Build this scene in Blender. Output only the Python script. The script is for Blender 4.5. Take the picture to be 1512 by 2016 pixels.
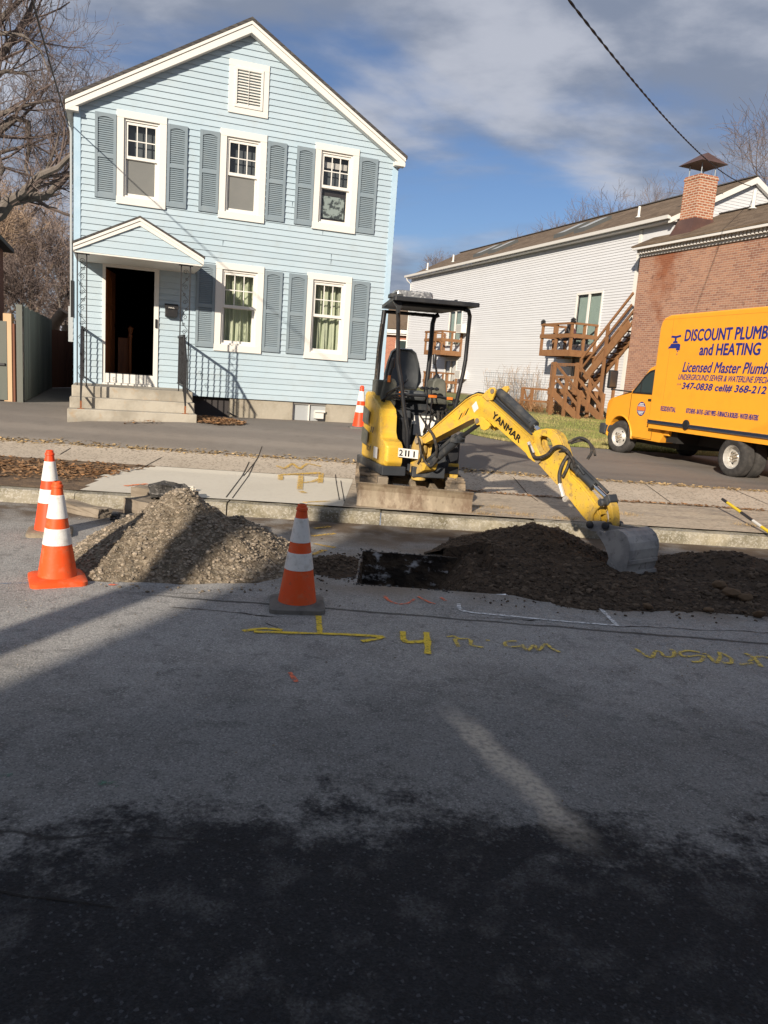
import bpy, bmesh, math, random
from mathutils import Matrix, Vector, noise
S=bpy.context.scene
for o in list(bpy.data.objects): bpy.data.objects.remove(o)
COL=S.collection
R=math.radians
PI=math.pi
# ------------------------------------------------------------------ camera
CAMH=1.6; FPX=1514.0
_up=Vector((611.0,8392.0,1514.0)).normalized()      # world up seen in camera axes
_fw=Vector((0,0,-1)); _y=(_fw-_up*_fw.dot(_up)).normalized(); _x=_y.cross(_up)
RM=Matrix((_x,_y,_up))                               # camera -> world
cd=bpy.data.cameras.new('camera'); cam=bpy.data.objects.new('camera',cd); COL.objects.link(cam)
cam.matrix_world=Matrix.Translation((0,0,CAMH))@RM.to_4x4()
cd.sensor_fit='VERTICAL'; cd.sensor_height=24; cd.lens=24*FPX/2016; cd.clip_start=.05; cd.clip_end=2000
S.camera=cam
S.render.resolution_x=768; S.render.resolution_y=1024
def ray(px,py): return RM@Vector(((px-756)/FPX,-(py-1008)/FPX,-1))
def gp(px,py,z=0.0):
    d=ray(px,py); t=(z-CAMH)/d.z; return Vector((d.x*t,d.y*t,z))
def yp(px,py,Y):
    d=ray(px,py); t=Y/d.y; return Vector((d.x*t,Y,CAMH+d.z*t))
# ------------------------------------------------------------------ light
SUN_EL=R(21.5); SHAZ=R(20)                            # shadows run 20 degrees right of straight ahead
sd=bpy.data.lights.new('sun','SUN'); sd.energy=5.0; sd.angle=R(.8); sd.color=(1,.88,.73)
sun=bpy.data.objects.new('sun',sd); COL.objects.link(sun)
ldir=Vector((math.sin(SHAZ)*math.cos(SUN_EL),math.cos(SHAZ)*math.cos(SUN_EL),-math.sin(SUN_EL)))
sun.rotation_euler=ldir.to_track_quat('-Z','Y').to_euler(); sun.location=(-20,-40,30)
W=bpy.data.worlds.new('World'); S.world=W; W.use_nodes=True
def world():
    nt=W.node_tree; N=nt.nodes; L=nt.links; N.clear()
    out=N.new('ShaderNodeOutputWorld'); bg=N.new('ShaderNodeBackground'); bg.inputs[1].default_value=.056
    sky=N.new('ShaderNodeTexSky'); sky.sky_type='NISHITA'; sky.sun_disc=False
    sky.sun_elevation=SUN_EL; sky.sun_rotation=PI+SHAZ; sky.air_density=1.0; sky.dust_density=.6; sky.ozone_density=2.0
    tc=N.new('ShaderNodeTexCoord'); sep=N.new('ShaderNodeSeparateXYZ'); L.new(tc.outputs['Generated'],sep.inputs[0])
    add=N.new('ShaderNodeMath'); add.operation='ADD'; add.inputs[1].default_value=.22; L.new(sep.outputs[2],add.inputs[0])
    mx=N.new('ShaderNodeMath'); mx.operation='MAXIMUM'; mx.inputs[1].default_value=.05; L.new(add.outputs[0],mx.inputs[0])
    dx=N.new('ShaderNodeMath'); dx.operation='DIVIDE'; L.new(sep.outputs[0],dx.inputs[0]); L.new(mx.outputs[0],dx.inputs[1])
    dy=N.new('ShaderNodeMath'); dy.operation='DIVIDE'; L.new(sep.outputs[1],dy.inputs[0]); L.new(mx.outputs[0],dy.inputs[1])
    cv=N.new('ShaderNodeCombineXYZ'); L.new(dx.outputs[0],cv.inputs[0]); L.new(dy.outputs[0],cv.inputs[1])
    mp=N.new('ShaderNodeMapping'); mp.inputs['Location'].default_value=(3.1,.35,0); mp.inputs['Rotation'].default_value=(0,0,R(24)); mp.inputs['Scale'].default_value=(.95,1.25,1)
    L.new(cv.outputs[0],mp.inputs[0])
    def nz(scale,det,rough,dist,loc=None):
        n=N.new('ShaderNodeTexNoise'); n.inputs['Scale'].default_value=scale; n.inputs['Detail'].default_value=det
        n.inputs['Roughness'].default_value=rough; n.inputs['Distortion'].default_value=dist
        L.new(mp.outputs[0],n.inputs['Vector']); return n
    n1=nz(1.15,9,.52,.25); n2=nz(2.3,7,.55,.1)
    def ramp(src,a,b):
        r=N.new('ShaderNodeMapRange'); r.interpolation_type='SMOOTHSTEP'
        r.inputs['From Min'].default_value=a; r.inputs['From Max'].default_value=b; L.new(src,r.inputs[0]); return r
    f=ramp(n1.outputs[0],.33,.51)
    c=ramp(n2.outputs[0],.40,.66)
    cm=N.new('ShaderNodeMix'); cm.data_type='RGBA'; L.new(c.outputs[0],cm.inputs[0])
    cm.inputs[6].default_value=(3.0,3.5,4.6,1); cm.inputs[7].default_value=(6.5,6.8,7.7,1)
    tint=N.new('ShaderNodeMix'); tint.data_type='RGBA'; tint.blend_type='MULTIPLY'; tint.inputs[0].default_value=1
    tint.inputs[7].default_value=(.88,.98,1.22,1); L.new(sky.outputs[0],tint.inputs[6])
    k=N.new('ShaderNodeMath'); k.operation='MULTIPLY'; k.inputs[1].default_value=.93; L.new(f.outputs[0],k.inputs[0])
    mm=N.new('ShaderNodeMix'); mm.data_type='RGBA'; L.new(k.outputs[0],mm.inputs[0]); L.new(tint.outputs[2],mm.inputs[6]); L.new(cm.outputs[2],mm.inputs[7])
    L.new(mm.outputs[2],bg.inputs[0]); L.new(bg.outputs[0],out.inputs[0])
world()
S.view_settings.view_transform='Standard'; S.view_settings.look='None'; S.view_settings.gamma=1; S.view_settings.exposure=0.50
# ------------------------------------------------------------------ materials
def rgba(c): return (c[0],c[1],c[2],1)
def setspec(b,v):
    for k in ('Specular IOR Level','Specular'):
        if k in b.inputs: b.inputs[k].default_value=v; return
def mat(name,col,rough=.7,layers=(),bump=(),metal=0,spec=.3,island=0,vec='Object',scale=(1,1,1),coat=0):
    """layers: (kind,scale,colour,lo,hi[,amount]) mixed over the base; bump: (scale,strength,distance)"""
    m=bpy.data.materials.new(name); m.use_nodes=True; nt=m.node_tree; N=nt.nodes; L=nt.links
    b=N['Principled BSDF']; b.inputs['Roughness'].default_value=rough; b.inputs['Metallic'].default_value=metal; setspec(b,spec)
    if coat: b.inputs['Coat Weight'].default_value=coat; b.inputs['Coat Roughness'].default_value=.12
    tc=N.new('ShaderNodeTexCoord'); mp=N.new('ShaderNodeMapping'); mp.inputs['Scale'].default_value=scale
    L.new(tc.outputs[vec],mp.inputs[0]); V=mp.outputs[0]
    cur=N.new('ShaderNodeRGB'); cur.outputs[0].default_value=rgba(col); cur=cur.outputs[0]
    def tex(kind,sc):
        if kind=='v':
            t=N.new('ShaderNodeTexVoronoi'); t.inputs['Scale'].default_value=sc; L.new(V,t.inputs['Vector'])
            s=N.new('ShaderNodeSeparateColor'); L.new(t.outputs['Color'],s.inputs[0]); return s.outputs[0]
        t=N.new('ShaderNodeTexNoise'); t.inputs['Scale'].default_value=sc; t.inputs['Detail'].default_value=6; t.inputs['Roughness'].default_value=.6
        L.new(V,t.inputs['Vector']); return t.outputs[0]
    for ly in layers:
        kind,sc,c2,lo,hi=ly[:5]; amt=ly[5] if len(ly)>5 else 1
        r=N.new('ShaderNodeMapRange'); r.inputs['From Min'].default_value=lo; r.inputs['From Max'].default_value=hi
        r.inputs['To Max'].default_value=amt; L.new(tex(kind,sc),r.inputs[0])
        x=N.new('ShaderNodeMix'); x.data_type='RGBA'; L.new(r.outputs[0],x.inputs[0]); L.new(cur,x.inputs[6]); x.inputs[7].default_value=rgba(c2); cur=x.outputs[2]
    if island:
        g=N.new('ShaderNodeNewGeometry'); r=N.new('ShaderNodeMapRange'); r.inputs['To Min'].default_value=1-island; r.inputs['To Max'].default_value=1+island
        L.new(g.outputs['Random Per Island'],r.inputs[0])
        x=N.new('ShaderNodeVectorMath'); x.operation='SCALE'; L.new(cur,x.inputs[0]); L.new(r.outputs[0],x.inputs['Scale']); cur=x.outputs[0]
    L.new(cur,b.inputs['Base Color'])
    prev=None
    for bs,st,dist in bump:
        bn=N.new('ShaderNodeBump'); bn.inputs['Strength'].default_value=st; bn.inputs['Distance'].default_value=dist
        L.new(tex('n',bs),bn.inputs['Height'])
        if prev: L.new(prev,bn.inputs['Normal'])
        prev=bn.outputs[0]
    if prev: L.new(prev,b.inputs['Normal'])
    m['nodes_out']=0
    return m
def brickmat(name,c1,c2,mort,bw=.205,rh=.0677,ms=.006,layers=(),bump=.6,shingle=False,rough=.85,off=.5,stain=False):
    m=mat(name,c1,rough); nt=m.node_tree; N=nt.nodes; L=nt.links; b=N['Principled BSDF']
    tc=N.new('ShaderNodeTexCoord'); sp=N.new('ShaderNodeSeparateXYZ'); L.new(tc.outputs['Object'],sp.inputs[0])
    u=N.new('ShaderNodeMath'); u.operation='ADD'
    L.new(sp.outputs[0],u.inputs[0])
    if not shingle: L.new(sp.outputs[1],u.inputs[1])
    else: u.inputs[1].default_value=0
    cb=N.new('ShaderNodeCombineXYZ'); L.new(u.outputs[0],cb.inputs[0]); L.new(sp.outputs[2],cb.inputs[1])
    bt=N.new('ShaderNodeTexBrick'); bt.offset=off; bt.inputs['Scale'].default_value=1; bt.inputs['Brick Width'].default_value=bw; bt.inputs['Row Height'].default_value=rh
    bt.inputs['Mortar Size'].default_value=ms; bt.inputs['Mortar Smooth'].default_value=.1; bt.inputs['Bias'].default_value=0
    bt.inputs['Color1'].default_value=rgba(c1); bt.inputs['Color2'].default_value=rgba(c2); bt.inputs['Mortar'].default_value=rgba(mort)
    L.new(cb.outputs[0],bt.inputs['Vector']); cur=bt.outputs['Color']
    for (sc,c3,lo,hi,amt) in layers:
        t=N.new('ShaderNodeTexNoise'); t.inputs['Scale'].default_value=sc; t.inputs['Detail'].default_value=6; L.new(tc.outputs['Object'],t.inputs['Vector'])
        r=N.new('ShaderNodeMapRange'); r.inputs['From Min'].default_value=lo; r.inputs['From Max'].default_value=hi; r.inputs['To Max'].default_value=amt; L.new(t.outputs[0],r.inputs[0])
        x=N.new('ShaderNodeMix'); x.data_type='RGBA'; L.new(r.outputs[0],x.inputs[0]); L.new(cur,x.inputs[6]); x.inputs[7].default_value=rgba(c3); cur=x.outputs[2]
    if stain:      # rusty run-off mark below the chimney, a mark of its own on the wall
        def mth(op,a,b_):
            x=N.new('ShaderNodeMath'); x.operation=op
            for i,v in enumerate((a,b_)):
                if isinstance(v,(int,float)): x.inputs[i].default_value=v
                else: L.new(v,x.inputs[i])
            return x.outputs[0]
        t=N.new('ShaderNodeTexNoise'); t.inputs['Scale'].default_value=1.7; t.inputs['Detail'].default_value=7; L.new(tc.outputs['Object'],t.inputs['Vector'])
        dxx=mth('ABSOLUTE',mth('ADD',sp.outputs[0],2.05),0)
        wz=mth('MULTIPLY',mth('SUBTRACT',sp.outputs[2],3.6),.24)
        q=mth('SUBTRACT',mth('ADD',mth('SUBTRACT',wz,dxx),mth('MULTIPLY',mth('SUBTRACT',t.outputs[0],.5),1.5)),-.05)
        r=N.new('ShaderNodeMapRange'); r.inputs['From Min'].default_value=-.1; r.inputs['From Max'].default_value=.35; r.inputs['To Max'].default_value=.85; L.new(q,r.inputs[0])
        x=N.new('ShaderNodeMix'); x.data_type='RGBA'; x.blend_type='MULTIPLY'; L.new(r.outputs[0],x.inputs[0]); L.new(cur,x.inputs[6]); x.inputs[7].default_value=(.62,.36,.24,1); cur=x.outputs[2]
    L.new(cur,b.inputs['Base Color'])
    bn=N.new('ShaderNodeBump'); bn.invert=True; bn.inputs['Strength'].default_value=bump; bn.inputs['Distance'].default_value=.006; L.new(bt.outputs['Fac'],bn.inputs['Height']); L.new(bn.outputs[0],b.inputs['Normal'])
    return m
def glassmat(name,tint=(.03,.035,.04),trans=.85):
    m=bpy.data.materials.new(name); m.use_nodes=True; nt=m.node_tree; N=nt.nodes; L=nt.links; N.remove(N['Principled BSDF'])
    out=N['Material Output']; lw=N.new('ShaderNodeLayerWeight'); lw.inputs[0].default_value=.5; fr=N.new('ShaderNodeMath'); fr.operation='POWER'; fr.inputs[1].default_value=4; L.new(lw.outputs['Facing'],fr.inputs[0])
    g=N.new('ShaderNodeBsdfGlossy'); g.inputs['Roughness'].default_value=.03; t=N.new('ShaderNodeBsdfTransparent'); t.inputs[0].default_value=rgba((trans,)*3)
    d=N.new('ShaderNodeBsdfDiffuse'); d.inputs[0].default_value=rgba(tint); mi=N.new('ShaderNodeMixShader'); mi.inputs[0].default_value=.12
    L.new(t.outputs[0],mi.inputs[1]); L.new(d.outputs[0],mi.inputs[2])
    a=N.new('ShaderNodeMath'); a.operation='ADD'; a.inputs[1].default_value=.05; L.new(fr.outputs[0],a.inputs[0])
    mx=N.new('ShaderNodeMixShader'); L.new(a.outputs[0],mx.inputs[0]); L.new(mi.outputs[0],mx.inputs[1]); L.new(g.outputs[0],mx.inputs[2]); L.new(mx.outputs[0],out.inputs[0])
    return m
MT={}
MT['siding']=mat('pale_blue_siding',(.365,.462,.525),.55,[('n',.9,(.42,.495,.545),.4,.7,.6),('n',4,(.33,.38,.39),.52,.78,.5)],[(60,.08,.01)],island=.035)
MT['bluetrim']=mat('blue_trim',(.35,.49,.60),.5,[('n',3,(.48,.60,.70),.4,.7,.5)])
MT['white']=mat('white_trim_paint',(.66,.65,.61),.5,[('n',2.5,(.62,.60,.54),.55,.8,.5),('n',20,(.55,.52,.46),.68,.9,.4)],[(80,.05,.01)])
MT['vinyl']=mat('white_vinyl',(.68,.67,.63),.4,[('n',6,(.68,.66,.60),.6,.85,.5)])
MT['shutter']=mat('slate_blue_shutter',(.185,.235,.27),.55,[('n',5,(.22,.265,.29),.4,.7,.6)],island=.04)
MT['roofdark']=brickmat('dark_shingle',(.055,.05,.05),(.085,.08,.075),(.03,.03,.03),.3,.06,.004,shingle=True)
MT['concrete']=mat('weathered_concrete',(.40,.37,.31),.9,[('n',2.2,(.27,.245,.20),.42,.62,.9),('n',7,(.36,.24,.13),.57,.75,.6),('n',40,(.20,.19,.17),.6,.8,.4)],[(25,.3,.02),(120,.25,.005)])
MT['foundation']=mat('foundation_concrete',(.36,.33,.27),.95,[('n',1.6,(.22,.19,.14),.42,.66,.85),('n',12,(.45,.42,.36),.55,.8,.5)],[(20,.3,.02)])
MT['iron']=mat('black_wrought_iron',(.018,.018,.02),.45,[('n',30,(.06,.04,.03),.6,.8,.5)],spec=.5)
MT['rust']=mat('rusty_iron',(.20,.07,.03),.8,[('n',30,(.35,.16,.07),.5,.7,1)])
MT['curtain']=mat('pale_green_curtain',(.62,.68,.50),.9,[('n',3,(.42,.48,.36),.45,.7,.6)])
MT['screen']=mat('grey_window_screen',(.155,.16,.155),.8,[('n',3,(.19,.19,.18),.4,.7,.6)])
MT['blind']=mat('dark_room_behind_glass',(.12,.14,.15),.6,[('n',2,(.07,.08,.09),.4,.7,.6)])
MT['poster']=mat('pale_green_poster',(.38,.46,.44),.6,[('n',12,(.04,.05,.05),.48,.56,.95)])
MT['glass']=glassmat('window_glass')
MT['woodred']=mat('varnished_brown_wood',(.26,.09,.03),.45,[('n',8,(.09,.03,.015),.4,.7,.8)],scale=(1,1,.15))
MT['darkroom']=mat('dark_hall_paint',(.05,.045,.045),.9)
MT['brass']=mat('brushed_nickel',(.7,.66,.58),.25,metal=1)
MT['blackplastic']=mat('black_plastic',(.02,.02,.022),.45,[('n',15,(.05,.045,.04),.55,.8,.6)])
MT['meter']=mat('meter_grey',(.35,.37,.38),.5)
MT['wsiding']=mat('white_vinyl_siding',(.58,.595,.62),.5,[('n',.5,(.55,.56,.575),.4,.7,.6)],island=.03)
MT['tanshingle']=brickmat('brown_shingle',(.17,.125,.085),(.105,.075,.05),(.07,.05,.035),.31,.075,.003,layers=[(1.2,(.20,.15,.11),.45,.75,.5)],shingle=True,bump=.8)
MT['brick']=brickmat('orange_red_brick',(.35,.18,.115),(.22,.105,.075),(.44,.36,.29),layers=[(.35,(.42,.25,.17),.42,.7,.55),(6,(.12,.055,.04),.62,.75,.7)],stain=True)
MT['brickwet']=brickmat('rust_stained_brick',(.22,.07,.03),(.15,.05,.025),(.22,.12,.07),layers=[(6,(.08,.03,.02),.6,.75,.7)])
MT['brick2']=brickmat('chimney_brick',(.37,.145,.075),(.26,.09,.05),(.48,.38,.29),.21,.080,.014)
MT['brownmetal']=mat('brown_sheet_metal',(.075,.04,.032),.5,[('n',3,(.12,.06,.045),.45,.7,.6)],spec=.5)
MT['deckwood']=mat('brown_stained_wood',(.235,.12,.055),.75,[('n',6,(.18,.08,.035),.45,.7,.7)],island=.12)
MT['deckdark']=mat('dark_stained_wood',(.09,.045,.022),.8,island=.1)
MT['blinds']=mat('green_vertical_blinds',(.30,.40,.36),.7,[('n',5,(.22,.30,.28),.4,.7,.5)])
MT['gutter']=mat('white_gutter',(.62,.61,.585),.4)
MT['shadegrey']=mat('grey_soffit',(.55,.54,.52),.7)
MT['yellowbox']=mat('amber_yellow_paint',(.86,.37,.030),.38,[('n',1.2,(.80,.335,.03),.45,.7,.6),('n',4,(.68,.29,.035),.52,.75,.4),('n',25,(.45,.22,.06),.64,.8,.4)],coat=.3)
MT['royal']=mat('royal_blue_vinyl',(.02,.03,.20),.4)
MT['chrome']=mat('aluminium_rail',(.55,.55,.56),.3,metal=1)
MT['tyre']=mat('black_rubber_tyre',(.035,.033,.032),.85,[('n',12,(.075,.07,.065),.45,.75,.8)],[(60,.3,.01)])
MT['rim']=mat('dusty_silver_rim',(.58,.56,.52),.35,[('n',14,(.30,.25,.20),.55,.75,.7)],metal=.4)
MT['chassis']=mat('grimy_black_chassis',(.018,.017,.016),.8)
MT['autoglass']=mat('dark_tinted_glass',(.035,.05,.05),.06,spec=.8)
MT['bumper']=mat('grey_bumper_plastic',(.055,.06,.065),.6)
MT['orange']=mat('faded_orange_plastic',(.72,.085,.016),.5,[('n',5,(.68,.11,.03),.45,.7,.7),('n',14,(.50,.20,.11),.54,.72,.5),('n',40,(.22,.10,.06),.60,.74,.6)],[(50,.08,.01)])
MT['orange2']=mat('bright_orange_plastic',(.85,.07,.02),.42,[('n',5,(.75,.08,.03),.45,.7,.5)])
MT['reflect']=mat('scuffed_white_reflective_band',(.70,.69,.66),.45,[('n',18,(.42,.39,.34),.5,.72,.7),('n',60,(.25,.23,.2),.62,.75,.5)],[(90,.1,.004)])
MT['rubberbase']=mat('dusty_black_rubber_base',(.16,.15,.135),.9,[('n',10,(.05,.05,.05),.5,.75,.7)],[(60,.3,.008)])
MT['exyellow']=mat('excavator_yellow_paint',(.66,.41,.04),.45,[('n',2.5,(.56,.36,.07),.42,.62,.8),('n',9,(.36,.25,.10),.53,.70,.6),('n',30,(.30,.20,.09),.58,.68,.5),('n',60,(.08,.055,.03),.62,.70,.8)],coat=.15)
MT['muddyellow']=mat('muddy_yellow_paint',(.55,.35,.05),.6,[('n',4,(.36,.26,.12),.44,.60,.85),('n',14,(.22,.15,.08),.53,.66,.8),('n',50,(.07,.05,.03),.60,.70,.8)],[(30,.2,.01)])
MT['exgrey']=mat('dusty_charcoal_paint',(.032,.036,.042),.5,[('n',6,(.15,.14,.12),.5,.75,.55),('n',40,(.25,.22,.18),.65,.8,.4)],[(40,.1,.01)])
MT['exblack']=mat('black_steel',(.014,.015,.018),.4,[('n',9,(.05,.048,.045),.5,.75,.6)],spec=.5)
MT['seat']=mat('grey_vinyl_seat',(.055,.06,.064),.36,[('n',4,(.12,.125,.125),.45,.7,.6)],spec=.55)
MT['console']=mat('olive_grey_plastic',(.095,.098,.082),.55,[('n',8,(.19,.18,.15),.45,.7,.6)])
MT['armyellow']=mat('mud_splashed_yellow_paint',(.60,.38,.04),.5,[('n',5,(.44,.30,.10),.45,.62,.8),('n',16,(.25,.17,.08),.54,.66,.75),('n',45,(.07,.05,.03),.60,.68,.8)],[(30,.15,.008)])
MT['steelmud']=mat('mud_caked_steel',(.19,.155,.115),.7,[('n',2.2,(.30,.245,.17),.44,.60,.9),('n',8,(.11,.085,.065),.50,.66,.7),('n',3.1,(.23,.13,.07),.58,.72,.6),('n',50,(.45,.38,.28),.60,.75,.5)],[(30,.4,.02),(120,.2,.005)])
MT['bladesteel']=mat('scraped_rusty_blade_steel',(.25,.205,.145),.6,[('n',3.5,(.13,.085,.055),.42,.60,.85),('n',9,(.36,.30,.22),.50,.66,.7),('n',30,(.09,.065,.045),.58,.70,.6)],[(25,.3,.015),(90,.2,.005)],scale=(1,1,.35))
MT['bucket']=mat('worn_grey_steel',(.24,.235,.23),.5,[('n',4,(.42,.40,.37),.42,.62,.9),('n',20,(.06,.055,.05),.58,.75,.7)],[(40,.15,.01)],metal=.1)
MT['track']=mat('muddy_rubber_track',(.085,.07,.055),.9,[('n',7,(.27,.21,.145),.46,.62,.85)],[(50,.4,.01)])
MT['chromerod']=mat('chrome_rod',(.8,.8,.8),.12,metal=1)
MT['hose']=mat('black_rubber_hose',(.03,.028,.027),.6,[('n',25,(.14,.11,.08),.5,.7,.7)])
MT['sticker']=mat('white_sticker',(.75,.74,.70),.5,[('n',25,(.35,.32,.28),.6,.75,.6)])
MT['decalblack']=mat('black_decal',(.012,.012,.012),.4)
MT['decalorange']=mat('orange_decal',(.75,.20,.03),.4)
MT['clearplastic']=mat('clear_beacon_plastic',(.16,.165,.17),.2,[('v',45,(.40,.40,.40),.5,.85,.7),('v',30,(.10,.10,.11),.7,.9,.8)],spec=.7)
MT['bark']=mat('grey_bark',(.15,.13,.115),.9,[('n',8,(.09,.075,.065),.45,.7,.8),('n',2,(.22,.20,.17),.5,.75,.5)],[(18,.5,.02)])
MT['twig']=mat('brown_twigs',(.145,.112,.10),.9,island=.15)
MT['twigtan']=mat('tan_twigs',(.33,.24,.17),.9,island=.2)
MT['barktan']=mat('tan_bark',(.26,.20,.145),.9,[('n',6,(.16,.12,.09),.45,.7,.8)])
MT['fence']=mat('weathered_grey_green_boards',(.145,.148,.13),.9,[('n',5,(.12,.14,.12),.45,.7,.7)],[(20,.3,.01)],island=.16,scale=(1,1,.12))
MT['fencebrown']=mat('brown_fence_boards',(.16,.07,.045),.9,island=.15)
MT['newwood']=mat('pale_new_lumber',(.48,.33,.20),.8,[('n',6,(.36,.23,.13),.45,.7,.7)],scale=(1,1,.15))
MT['gravelstone']=mat('pale_crushed_stone',(.215,.175,.13),.85,[('n',25,(.40,.35,.28),.45,.7,.6)],island=.45)
MT['graveldirt']=mat('sandy_gravel_dirt',(.13,.102,.07),1,[('n',14,(.27,.22,.16),.42,.65,.8),('v',55,(.34,.29,.22),.6,.9,.7),('v',28,(.12,.10,.07),.7,.9,.7)],[(28,.9,.03),(90,.8,.012)])
MT['soil']=mat('damp_dark_soil',(.072,.050,.033),1,[('n',5,(.105,.072,.047),.42,.65,.8),('v',40,(.025,.019,.014),.6,.9,.8)],[(18,1,.04),(60,.9,.015)])
MT['soilclod']=mat('dark_soil_clods',(.085,.062,.043),1,[('n',20,(.125,.092,.065),.45,.7,.6)],island=.5)
MT['rock']=mat('brown_rock',(.13,.085,.05),.9,[('n',12,(.12,.09,.06),.5,.7,.6)],[(30,.4,.01)],island=.2)
MT['chunk']=mat('broken_asphalt',(.05,.048,.045),.9,[('v',60,(.16,.15,.14),.65,.9,.8)],[(35,.9,.02)])
MT['granite']=mat('granite_curb_stone',(.27,.245,.19),.85,[('n',5,(.13,.115,.075),.42,.62,.9),('v',70,(.42,.40,.36),.6,.9,.5),('n',2,(.42,.37,.26),.5,.7,.6)],[(18,.7,.02),(70,.4,.006)],island=.08)
MT['block']=mat('taupe_stone_block',(.20,.165,.125),.9,[('n',6,(.27,.23,.18),.45,.7,.8)],[(30,.3,.01)])
MT['leaf']=mat('dry_fallen_leaves',(.22,.115,.05),.85,[('n',3,(.33,.22,.13),.45,.7,.7)],island=.5)
MT['straw']=mat('dry_straw_grass',(.42,.30,.15),.9,island=.35)
MT['grassblade']=mat('winter_grass_blades',(.16,.185,.05),.8,[('n',.9,(.36,.29,.13),.42,.62,.9)],island=.35)
MT['wire']=mat('black_cable',(.012,.012,.014),.6)
MT['galv']=mat('galvanised_steel',(.28,.31,.34),.6,metal=.2)
MT['skylight']=mat('skylight_frame',(.085,.09,.09),.6)
MT['yellowpaint']=mat('yellow_pole_paint',(.75,.55,.02),.4)
MT['chairdark']=mat('dark_chair_mesh',(.03,.022,.026),.7)
MT['pink']=mat('pink_cushion',(.55,.28,.30),.8)
MT['utilitywood']=mat('utility_pole_wood',(.16,.12,.09),.9,[('n',6,(.10,.08,.06),.4,.7,.8)])
def paintmat(name,col,lo,hi,sc=34):
    m=mat(name,col,.85,[('n',12,tuple(c*.7 for c in col),.4,.7,.6)]); nt=m.node_tree; N=nt.nodes; L=nt.links
    tc=N.new('ShaderNodeTexCoord'); t=N.new('ShaderNodeTexNoise'); t.inputs['Scale'].default_value=sc; t.inputs['Detail'].default_value=5; t.inputs['Roughness'].default_value=.75
    L.new(tc.outputs['Object'],t.inputs['Vector']); r=N.new('ShaderNodeMapRange'); r.inputs['From Min'].default_value=hi; r.inputs['From Max'].default_value=lo; L.new(t.outputs[0],r.inputs[0]); L.new(r.outputs[0],N['Principled BSDF'].inputs['Alpha'])
    return m
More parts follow.
